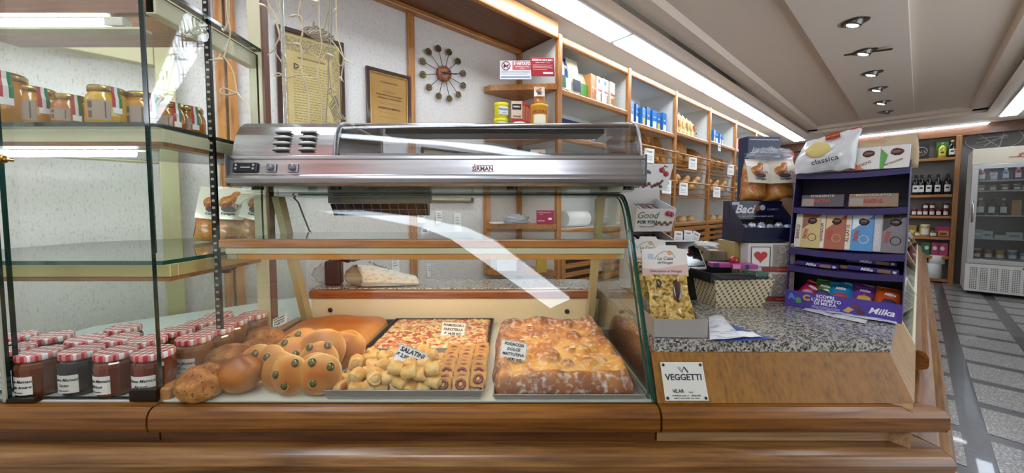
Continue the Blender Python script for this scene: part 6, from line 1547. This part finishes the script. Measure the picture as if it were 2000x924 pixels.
# loose papers under and beside
def paper(name, label, pts, z, m, cat='paper', curl=0, group=None):
    """flat sheet from its four corners on the granite"""
    a, b, c, d = [Vector((p[0], p[1], 0)) for p in pts]; o0 = (a+b+c+d)/4
    def fn(s, t): p = (a.lerp(b, s)).lerp(d.lerp(c, s), t)-o0; return (p.x, p.y, curl*math.sin(math.pi*s)*math.sin(math.pi*t)+.0008*math.sin(s*9+t*4))
    me = MB().sheet(10, 8, fn)
    o = me.build(name, m, loc=(o0.x, o0.y, z)); return tag(o, label, cat, group)
def gp4(*uv): return [G(u, v)[:2] for u, v in uv]
PRT = tex('printed_sheet', [(.40, '9aa0aa'), (.47, 'd9dadc'), (.7, 'e0e0e0')], scale=50, stretch=(.5, 3, 1), rough=.6, detail=3)
BLUEF = mat('blue_folder', '3c55a0', .35, coat=.2)
paper('blue_folder', 'blue plastic folder lying under the receipts at the granite front edge', gp4((1395, 668), (1516, 664), (1478, 652), (1400, 625)), ZG+.0012, BLUEF, 'folder')
paper('printed_sheet', 'white printed sheet on the blue folder beside the nougat tray', gp4((1386, 669), (1450, 664), (1408, 618), (1384, 622)), ZG+.006, PRT, curl=.004)
paper('receipt', 'narrow receipt slip lying over the blue folder', gp4((1440, 662), (1490, 662), (1470, 652), (1432, 650)), ZG+.005, WHITE, curl=.002)
paper('printed_sheet', 'white printed sheet sliding out under the violet display at its near corner', gp4((1566, 606), (1690, 634), (1700, 618), (1590, 596)), ZG+.0016, PRT, curl=.002)
paper('printed_sheet', 'bluish printed leaflet at the granite edge before the violet display', gp4((1610, 612), (1752, 636), (1748, 616), (1640, 600)), ZG+.0046, tex('blue_leaflet', [(.42, '8c9ac0'), (.5, 'd2d6e0'), (.7, 'dcdee2')], scale=40, stretch=(.5, 3, 1), rough=.5), curl=.003)
# ================================================================ END WALL: SHELVES AND FRIDGE
WT = 9.06
es = thing('end_shelving', 'tall honey-coloured wooden shelves of bottles and jars on the end wall beside the fridge', 'shelves', (0, 0, 0), A)
nL, nR = .62, -.36
DN = nL
for n_ in (nL, .13, nR): pass
MB().box(WT, WT+.03, nR-.045, nR+.015, 0, 2.36).build('post', PINE_Z, es, bevel=.006)
MB().box(WT, WT+.03, nL, nL+.05, 0, 2.36).build('post', PINE_Z, es, bevel=.006)
MB().box(WT+.15, WT+.16, .13, .16, .3, 2.36).build('back_post', PINE_Z, es)
MB().box(WT+.17, WT+.18, nR, nL, 0, 2.36).build('back_panel', mat('dim_panel', '6f6a63', .6), es)
EZ = [2.03, 1.435, 1.09, .745, .435, .06]
for z in EZ: MB().box(WT, WT+.17, nR+.015, nL, z-.045, z).build('shelf', PINE_Y, es, bevel=.006)
def E(n_, z, t=WT+.06): return XY(t, n_, z)
def nof(u, v=400): return PT(u, v, WT+.06).y
GLD = mat('dark_wine_glass', '15100e', .1, coat=.5)
def bottle(u, z, r, h, body, cap, lab, label, group, name='wine_bottle'):
    o = thing(name, label, 'bottle', E(nof(u), z+.0005), B, group)
    MB().lathe([(r*.9, 0), (r, .006), (r, h*.62), (r*.75, h*.72), (r*.36, h*.80), (r*.33, h*.93), (r*.38, h*.935), (r*.38, h*.96)], 16).build('bottle_body', body, o)
    MB().lathe([(r*.40, h*.88), (r*.40, h*1.0), (r*.3, h*1.005)], 12).build('cap', cap, o)
    arc_label(r+.001, r*1.7, h*.14, h*.48, 'label', lab, o)
    prt(o, -r*.4, r*.4, h*.3, h*.38, INK, -r-.002)
    return o
for k, u in enumerate((1786, 1797, 1812, 1829, 1848)):
    bottle(u, EZ[1], .042, .33, GLD, INK, WHITE, 'dark wine bottle with a white label, %s on the second end shelf' % ['nearest the violet display', 'second', 'in the middle', 'fourth', 'beside the wooden post'][k], 'dark wine bottles on the end shelves')
bottle(1834, EZ[0], .045, .24, mat('yellow_liquor', 'b8b018', .15, coat=.6), mat('green_cap', '3f6a24', .4), mat('lemon_label', 'd9cf5c', .5), 'yellow liqueur bottle on the top end shelf before a green box', None, 'liqueur_bottle')
carton('green_gift_box', 'green box behind the yellow liqueur bottle on the top end shelf', 'box', (.13, .05, .26), '3f6a2c', E(nof(1834), EZ[0]+.0005, WT+.115), B)
bottle(1853, EZ[0], .045, .27, GLD, mat('tan_cap', '8a6a44', .5), WHITE, 'dark liqueur bottle with a white label on the top end shelf', None, 'liqueur_bottle')
sg = carton('slate_sign', 'dark slate sign with white oval lettering on the top end shelf', 'sign', (.22, .015, .27), '2a2826', E(nof(1790), EZ[0]+.0005), B, texts=[('ITALY', .055, 0, .12, 'a8a49e', .02)])
MB().tube([(.085*math.cos(a*.3927), -.002, .13+.07*math.sin(a*.3927)) for a in range(16)], .004, 6, close=True).build('oval_line', col('a8a49e'), sg)
def small_jar(u, z, label, lidc, c, r=.036, h=.11, g='jars on the third end shelf', dt=0):
    o = thing('preserve_jar', label, 'jar', E(nof(u), z+.0005, WT+.06+dt), B, g)
    MB().lathe([(r*.9, 0), (r, .005), (r, h*.75), (r*.85, h*.82), (r*.85, h*.86)], 14).build('jar_body', col(c, .15), o)
    MB().lathe([(r*.9, h*.84), (r*.9, h), (r*.8, h*1.005)], 14).build('lid', col(lidc, .3), o)
    arc_label(r+.001, r*1.5, h*.15, h*.65, 'label', WHITE, o); return o
for k, u in enumerate((1786, 1797, 1808, 1821, 1834, 1848)):
    small_jar(u, EZ[2], 'red preserve jar with a white label, %s on the third end shelf' % ORD[k], '8a1f24', '5c1418')
    if k in (2, 3, 5): small_jar(u, EZ[2]+.1115, 'small jar stacked on the %s jar of the third end shelf' % ORD[k], '3a2420', '6d2420', h=.09, g='jars stacked on others')
carton('ochre_box', 'ochre box on the fourth end shelf nearest the violet display', 'box', (.10, .08, .18), 'b08a34', E(nof(1784), EZ[3]+.0005), B, patches=[(-.03, .03, .05, .10, 'e0d090')])
small_jar(1809, EZ[3], 'big yellow tin with a white lid on the fourth end shelf', 'd9d2b8', 'c2a83c', r=.062, h=.20, g=None)
small_jar(1795, EZ[3], 'small ochre tin between box and yellow tin on the fourth end shelf', 'b09a3c', 'a8842c', r=.04, h=.07, g=None)
small_jar(1826, EZ[3], 'small gold jar on the fourth end shelf beside the pink box', '8a6a24', '6d4a20', r=.05, h=.10, g=None)
carton('magenta_box', 'magenta and yellow box at the post end of the fourth end shelf', 'box', (.17, .08, .17), 'b0286a', E(nof(1845), EZ[3]+.0005), B, patches=[(-.05, .06, .02, .10, 'd9a83c'), (-.03, .04, .03, .07, '7a3a1c')])
for k, (u, c_) in enumerate(((1815, '3f6a44'), (1831, 'b8406a'), (1846, 'b8406a'))):
    o = carton('panettone_box', ['green', 'pink', 'second pink'][k]+' box with a white oval on the fifth end shelf', 'box', (.115, .09, .21), c_, E(nof(u), EZ[4]+.0005), B, group='oval-printed boxes on the fifth end shelf')
    MB().prism([(.024*math.cos(a*.524), .12+.034*math.sin(a*.524)) for a in range(12)][::-1], -.002, -.0005, 'y').build('oval_print', WHITE, o)
for k, (u, z_, h) in enumerate(((1831, .0605, .24), (1836, .3005, .14))):
    tag(MB().lathe([(.085, 0), (.09, .004), (.09, h-.004), (.085, h)], 22).build('white_canister', WHITE, loc=E(nof(u), z_, WT+.075+.0*k)), ['large white canister on the lowest end shelf', 'white canister with a red ring mark stacked on the larger one'][k], 'canister')
MB().tube([(.03*math.cos(a*.628), -.0915, .07+.03*math.sin(a*.628)) for a in range(10)], .004, 6, close=True)
# ---- fridge
FT = 8.17; fn0 = -.462; FW = .70
fr = thing('display_fridge', 'white upright glass-door drinks fridge against the end wall', 'fridge', XY(FT, fn0-FW/2, .0), B)
FWH = mat('fridge_white', 'c9c6c0', .35); FSI = mat('fridge_silver', 'a9a8a6', .3, .5); FIN = mat('fridge_inside', '8f8f8f', .5)
w_ = FW/2
q = MB().box(-w_, -w_+.035, .02, .68, .05, 2.02).box(w_-.035, w_, .02, .68, .05, 2.02).box(-w_+.035, w_-.035, .64, .68, .05, 2.02).box(-w_+.035, w_-.035, .02, .64, 1.82, 2.02).box(-w_+.035, w_-.035, .02, .64, .05, .44)
q.build('cabinet', FWH, fr, bevel=.004)
MB().box(-w_+.036, w_-.036, .62, .639, .44, 1.82).build('inside_back', FIN, fr)
MB().box(-w_, w_, -.02, .019, 1.815, 2.03).build('header', mat('fridge_header', 'd2c8b0', .35), fr, bevel=.004)
text('gelati', .075, (.10, -.022, 1.925), col('9c2f28'), fr, shear=.35, bold=.02); MB().tube([(-.05, -.022, 1.895), (.1, -.022, 1.88), (.25, -.022, 1.90)], .004, 6).build('logo_swash', col('9c2f28'), fr)
q = MB()
for a, b, c, d in ((-w_+.005, w_-.005, 1.75, 1.81), (-w_+.005, w_-.005, .44, .50), (-w_+.005, -w_+.065, .50, 1.75), (w_-.065, w_-.005, .50, 1.75)): q.box(a, b, -.025, .018, c, d)
q.build('door_frame', FSI, fr, bevel=.004)
pane('door_pane', -w_+.065, w_-.065, -.012, -.006, .50, 1.75, glass('fridge_glass', 'dfe3e4', .07), GEDGED, fr)
MB().tube([(-w_+.032, -.028, 1.02), (-w_+.032, -.060, 1.06), (-w_+.032, -.060, 1.26), (-w_+.032, -.028, 1.30)], .011, 8).build('handle', CHROME, fr)
MB().box(-w_, w_, -.02, .019, .05, .435).build('grille_panel', FWH, fr, bevel=.003)
q = MB()
for a in range(7):
    for b in range(13):
        for k in range(4): q.box(-w_+.045+.088*a+.017*k, -w_+.045+.088*a+.017*k+.010, -.0212, -.0199, .085+.024*b, .085+.024*b+.012)
g_ = q.build('grille_holes', mat('grille_hole', '4a4844', .6), fr); g_['kind'] = 'stuff'
MB().box(-.02+.14, .10+.14, -.023, -.0205, .40, .42).build('display', BLACK, fr)
for s in (-1, 1): MB().lathe([(.02, 0), (.02, .05)], 10).build('foot', BLACK, fr, loc=(s*(w_-.06), .08, 0)); MB().lathe([(.02, 0), (.02, .05)], 10).build('foot', BLACK, fr, loc=(s*(w_-.06), .6, 0))
FZ = [.52, .80, 1.12, 1.46, 1.60]
for z in FZ[1:]:
    MB().box(-w_+.04, w_-.04, .04, .60, z-.022, z-.006).build('shelf', FWH, fr, bevel=.002)
MB().box(-w_+.04, w_-.04, .04, .60, .50, .512).build('shelf', FWH, fr)
LB = MB().box(-w_+.06, w_-.06, .03, .06, 1.785, 1.80).build('fridge_lamp', mat('fridge_lamp', 'bcd8ff', .4, emit=7), fr)
def FR(x, z, y=.10): c, s = math.cos(B), math.sin(B); p = XY(FT, fn0-FW/2, 0); return (p.x+x*c-y*s, p.y+x*s+y*c, z)
random.seed(33)
def fj(x, z, r, h, c, lidc, label, y=.10, lab=True):
    o = thing('drink_bottle' if h > .15 else 'food_jar', label, 'bottle' if h > .15 else 'jar', FR(x, z, y), B, 'chilled goods behind the fridge glass')
    if h > .15: prof = [(r*.9, 0), (r, .005), (r, h*.6), (r*.45, h*.78), (r*.4, h*.95)]
    else: prof = [(r*.9, 0), (r, .005), (r, h*.8), (r*.85, h*.88)]
    MB().lathe(prof, 14).build('body', col(c, .2), o); MB().lathe([(r*(.45 if h > .15 else .9), h*.88), (r*(.45 if h > .15 else .9), h), (r*.3, h*1.005)], 12).build('lid', col(lidc, .35), o)
    if lab: arc_label(r+.001, r*1.5, h*.15, h*.5, 'label', WHITE, o)
rows_ = ['lowest', 'second', 'third', 'fourth', 'top']
fill = [[(.042, .13, '8d5a2c'), (.042, .13, 'a8742c'), (.042, .12, 'b5913c'), (.045, .13, '7a8a94'), (.045, .12, '8c9aa4'), (.04, .13, '6a7a88')],
        [None]*6,
        [(.05, .24, '3f4a34'), (.04, .23, '2a1c16'), (.04, .23, '2a1c16'), None, (.045, .25, '5a6a78'), (.045, .22, '4a5460')],
        [(.035, .08, 'a08050'), (.035, .08, '9a7a4c'), (.035, .08, '8d6f44'), (.035, .08, '7a5a3c'), None, None],
        [(.035, .17, 'a85a44'), (.035, .12, 'c9b8b0'), (.035, .17, '6a7484'), (.035, .18, '8c2f24'), (.04, .16, 'a8342c'), (.035, .17, '6a6474')]]
for ri, row in enumerate(fill):
    for k, it in enumerate(row):
        x = -.25+.098*k
        if it: fj(x, FZ[ri]-.0055 if ri else .5125, it[0], it[1], it[2], ['d6d2c8', '8a2f28', 'c9a94c'][k % 3], '%s container from the door handle on the %s fridge shelf' % (ORD[k], rows_[ri]))
for k, (x, w2, h, c, lab) in enumerate([(-.25, .08, .12, 'a9b8c0', 'pale blue carton'), (-.17, .09, .10, 'c9ccd0', 'white carton with print'), (-.06, .10, .05, 'b5b8b4', 'flat white tub'), (.05, .13, .09, 'c2bfb4', 'cream tub'), (.17, .10, .12, '6d6a5c', 'dark-labelled tub'), (.26, .08, .1, 'b9b4a8', 'small white tub')]):
    carton('dairy_pack', lab+' on the second fridge shelf', 'packet', (w2, .08, h), c, FR(x, FZ[1]-.0055, .08), B, patches=[(-w2*.3, w2*.3, h*.3, h*.6, '6d8aa8' if k % 2 else 'dcdad4')], group='dairy packs in the fridge')
carton('juice_carton', 'orange juice carton standing on the third fridge shelf', 'carton', (.08, .07, .20), 'b88a4c', FR(.05, FZ[2]-.0055, .08), B, texts=[('Succo', .022, 0, .17, '3a2a1c', .01)])
for k in range(2): carton('pale_carton', 'pale carton %s on the fourth fridge shelf' % ['beside the jars', 'at the hinge side'][k], 'carton', (.12, .07, .06), '8c9ab0', FR(.14+.14*k, FZ[3]-.0055, .08), B, group='pale cartons in the fridge')
# ---- engraved star on the wall above
sw = thing('star_emblem', 'white engraved star in a wreath circle on the grey wall above the fridge', 'wall emblem', XY(9.245, PT(1940, 272, 9.245).y, PT(1940, 272, 9.245).z), B)
WL = mat('emblem_white', 'b9b6b0', .6)
q = MB().tube([(.27*math.cos(a*.2618), -.004, .17*math.sin(a*.2618)) for a in range(24)], .006, 5, close=True); q.build('circle_line', WL, sw)
q = MB()
for a, b in (((-.14, .09), (.06, -.13)), ((.06, -.13), (.10, .12)), ((-.16, -.04), (.14, .02)), ((.14, .04), (-.14, .03)), ((-.08, -.09), (.12, .06))): q.tube([(a[0], -.005, a[1]), (b[0], -.005, b[1])], .007, 5)
q.build('star_lines', WL, sw)
# wooden door frame trim at end wall, left part
o = MB().box(9.10, 9.24, .66, .72, 0, 2.36).build('trim_6', DKWOOD, rz=A); o['kind'] = 'structure'
o = MB().box(9.20, 9.245, .72, 2.13, 0, 2.36).build('trim_7', DKWOOD, rz=A); o['kind'] = 'structure'
# ================================================================ STRING LIGHTS, LEDGE THINGS
CORD = mat('cream_cord', 'cdbb98', .5); CORDB = mat('cream_bulb', 'ded3b4', .3, coat=.4)
def strand(lines, Y, label, bulbs=(), r=.0019, m=CORD):
    first_ = PY(*lines[0][0], Y); root = thing('string_light', label, 'string lights', first_, 0, 'strands of switched-off string lights')
    for ln_ in lines:
        pts = [PY(a, b, Y+.004*math.sin(a)+.002*k)-first_ for k, (a, b) in enumerate(ln_)]
        sm = []
        for i in range(len(pts)-1):
            p0, p1, p2, p3 = pts[max(i-1, 0)], pts[i], pts[i+1], pts[min(i+2, len(pts)-1)]
            for t in (0, .25, .5, .75):
                sm.append(.5*((2*p1)+(-p0+p2)*t+(2*p0-5*p1+4*p2-p3)*t*t+(-p0+3*p1-3*p2+p3)*t**3))
        sm.append(pts[-1]); MB().tube(sm, r, 6).build('cord', m, root)
    for (a, b, c, d) in bulbs:
        p, q_ = PY(a, b, Y)-first_, PY(c, d, Y)-first_; mid = p.lerp(q_, .45)
        MB().tube([p, mid, mid.lerp(q_, .2), q_], [.003, .0034, .0018, .0008], 8).build('bulb', CORDB, root)
    return root
strand([[(443, -60), (443, 0), (444, 26), (450, 62), (443, 97), (437, 112)], [(447, -60), (447, 10), (446, 40), (438, 60), (434, 56), (437, 58)], [(437, 110), (455, 140), (463, 182)], [(463, 182), (445, 186), (432, 182), (431, 175), (441, 173), (463, 183)]], .955,
       'cream light cord hanging in front of the black perforated upright', [(435, 115, 407, 117), (464, 182, 483, 206)])
strand([[(522, -50), (522, 0), (536, 29), (546, 68), (536, 96), (548, 118), (562, 140)], [(519, 12), (535, 35), (545, 65), (547, 80)]], 1.12, 'cream light cord dropping beside the cream corner post', [(519, 12, 497, 4), (536, 96, 522, 108)])
strand([[(541, -50), (541, 8), (548, 25)], [(547, -50), (546, 15), (549, 40), (551, 62)], [(549, 98), (562, 120), (560, 150), (580, 146), (600, 146)], [(560, 152), (545, 143), (537, 146), (540, 149), (560, 145)]], 1.10, 'short looping cream cord tangled around the clear pole')
strand([[(587, -50), (587, 0), (583, 30), (592, 52), (586, 86), (590, 110), (590, 145), (602, 182), (603, 240)], [(576, 29), (590, 36), (591, 70)], [(566, 86), (585, 86), (590, 105)], [(590, 148), (596, 160), (593, 180)]], 1.13, 'long cream cord hanging over the middle of the parchment', [(577, 30, 560, 33), (585, 86, 566, 84)])
strand([[(623, -50), (623, 0), (625, 57), (629, 90), (624, 110), (623, 125), (621, 153), (628, 182), (628, 240)], [(628, 120), (636, 106), (652, 110)], [(621, 153), (605, 152), (592, 150)]], 1.14, 'long cream cord left of the tangled knot over the parchment', [(622, 4, 608, 0), (640, 105, 655, 111)])
strand([[(646, -50), (646, 0), (646, 78), (641, 130), (641, 169), (636, 240)], [(655, 180), (648, 172), (640, 175)], [(640, 180), (655, 195), (660, 220), (668, 232)]], 1.15, 'greyish cord with a clear pole-like drop at the parchment edge', r=.0022, m=mat('grey_cord', 'a09880', .4))
strand([[(657, -50), (657, 21), (659, 68), (671, 114), (668, 140), (666, 158)], [(671, 112), (660, 95), (648, 80)], [(660, 125), (668, 128), (672, 110)]], 1.14, 'outermost cream cord hanging past the parchment frame', [(671, 114, 689, 126), (658, 16, 651, 24), (664, 150, 671, 160)])
random.seed(9)
kn_ = thing('cord_knot', 'tangled knot of spare cream cord hanging in front of the top of the parchment frame', 'cord', PY(620, 62, 1.17)); q = MB()
for k in range(9):
    pts = [(.028*math.cos(a*.7+k)*(1+.3*random.random())+.0045*a-.02, .008*math.sin(a+k), .011*math.sin(a*.7+k)*(1+.5*random.random())-.003*a+.008) for a in range(10)]
    q.tube(pts, .0016, 5)
q.tube([(-.012, 0, .03), (-.014, 0, .008)], .004, 6); q.build('cord', mat('dull_cord', 'a2937a', .6), kn_)
MB().tube([(0.02, 0, -.0), (0.045, 0, .1), (.045, 0, .30)], .0016, 5).build('cord', mat('dull_cord', 'a2937a'), kn_)
kn2 = thing('cord_knot', 'twisted bundle of cord hanging at the foot of the parchment behind the steel unit', 'cord', PY(655, 210, 1.17)); q = MB()
for k in range(6):
    pts = [(.018*math.sin(a*.6+k*.5)+.003*a-.012, .006*math.cos(a+k), .035-.0085*a+.004*random.random()) for a in range(10)]
    q.tube(pts, .0017, 5)
q.build('cord', mat('dull_cord', 'a2937a'), kn2); MB().tube([(-.01, 0, .03), (-.02, 0, .15), (-.01, 0, .35)], .0016, 5).build('cord', mat('dull_cord', 'a2937a'), kn2)
pr = PY(554, 120, 1.10)
tag(MB().tube([(pr.x, 1.10, 1.455), (pr.x, 1.10, 2.0)], .0055, 12).build('clear_pole', mat('clear_acrylic', 'dfe6e6', .05, trans=.9, ior=1.3)), 'clear plastic pole rising from the steel unit before the parchment', 'pole')
# rear grid panel on the case
hd = MB().box(-.705, -.315, 1.375, 1.42, 1.222, 1.262).build('rear_hood', mat('hood_steel', '8a8782', .3, .7), pc, bevel=.002)
gp = MB().prism([(1.372, 1.221), (1.42, 1.221), (1.42, 1.175), (1.40, 1.175)], -.695, -.325, 'x').build('grid_panel', mat('grid_black', '15161c', .25, coat=.5), hd)
q = MB()
for k in range(11):
    x = -.675+.034*k; q.add([(x, 1.3705, 1.220), (x+.0015, 1.3705, 1.220), (x+.0015, 1.3985, 1.1755), (x, 1.3985, 1.1755)], [(0, 1, 2, 3)])
q.add([(-.695, 1.3835, 1.199), (-.325, 1.3835, 1.199), (-.325, 1.3845, 1.1975), (-.695, 1.3845, 1.1975)], [(0, 1, 2, 3)])
q.build('grid_lines', mat('grid_line', '8090c8', .4), gp)
cb_ = [PY(a, b, 1.36+.01*k) for k, (a, b) in enumerate([(572, 384), (583, 396), (592, 420), (604, 450), (618, 468), (640, 500), (655, 528)])]
tag(MB().tube(cb_, .0032, 8).build('power_cable', BLACK), 'black power cable sagging behind the case glass to the card machine', 'cable')
# newspaper
npz = thing('newspaper', 'folded newspaper lying on the granite ledge behind the pastry case', 'newspaper', (-.565, 1.445, .896), R(24))
NP_ = tex('newsprint', [(.36, 'b4b3b2'), (.44, 'cdccc9'), (.6, 'd6d5d2')], scale=110, stretch=(.5, 2.5, 1), rough=.7, detail=3)
NPP = mat('newsprint_plain', 'cfc8b8', .7)
for k in range(4):
    e = .0035*k
    sec_ = [(-.070+e, .003+e*.5), (.02, .001+e*.5), (.060-e, .006+e*.4), (.072-e, .022), (.060-e, .045-e*.3), (.0, .078-e), (-.035, .086-e*1.3), (-.060+e, .074-e), (-.080+e*1.3, .048), (-.086+e*1.4, .022), (-.072+e, .004+e*.5)]
    vs = []
    for x, f_, g_ in ((-.085, 1.0, 1), (-.02, .93, .98), (.05, .74, .9), (.11, .52, .75), (.150, .42, .62)):
        for (y, z) in sec_: vs.append((x-y*.75*(1-(x+.085)*2.2), y*.8*g_, max(.0008, z*f_)))
    m_c = len(sec_)
    fs = [(i*m_c+j, i*m_c+j+1, (i+1)*m_c+j+1, (i+1)*m_c+j) for i in range(4) for j in range(m_c-1)]
    MB().add(vs, fs, 0, False).build('folded_sheet', NP_ if k == 0 else NPP, npz)
MB().box(-.05, .0, -.02, .03, .006, .012).build('red_insert', col('b5545a'), npz)
npz.location = (-.555, 1.435, .896); npz.rotation_euler = (0, 0, R(6))
t_ = text('la Repubblica', .020, (.02, -.008, .076), INK, npz, rot=(R(18), R(14), R(-28)), bold=.01)
cm_ = thing('card_machine', 'upright black plastic machine at the end of the granite ledge', 'device', (-.715, 1.43, .8955), R(12))
MB().box(-.030, .030, -.03, .03, 0, .10).build('box', BLACK, cm_, bevel=.010); MB().blob((.045, .03, .022), .25, 3, 2, 16, 10).build('roll_cover', mat('glossy_black', '101014', .15), cm_, loc=(.06, .0, .112))
MB().tube([(0, 0, .10), (.02, 0, .125), (.05, 0, .12)], .012, 8).build('arm', col('8a6a2c'), cm_)
tag(MB().blob((.05, .04, .045), .35, 4, 6, 20, 12, flat=.8).build('plastic_wrap', mat('clear_plastic_film', 'b9bdc4'), loc=(-.765, 1.47, .895+.037)), 'crumpled clear plastic wrap beside the black machine on the ledge', 'plastic')
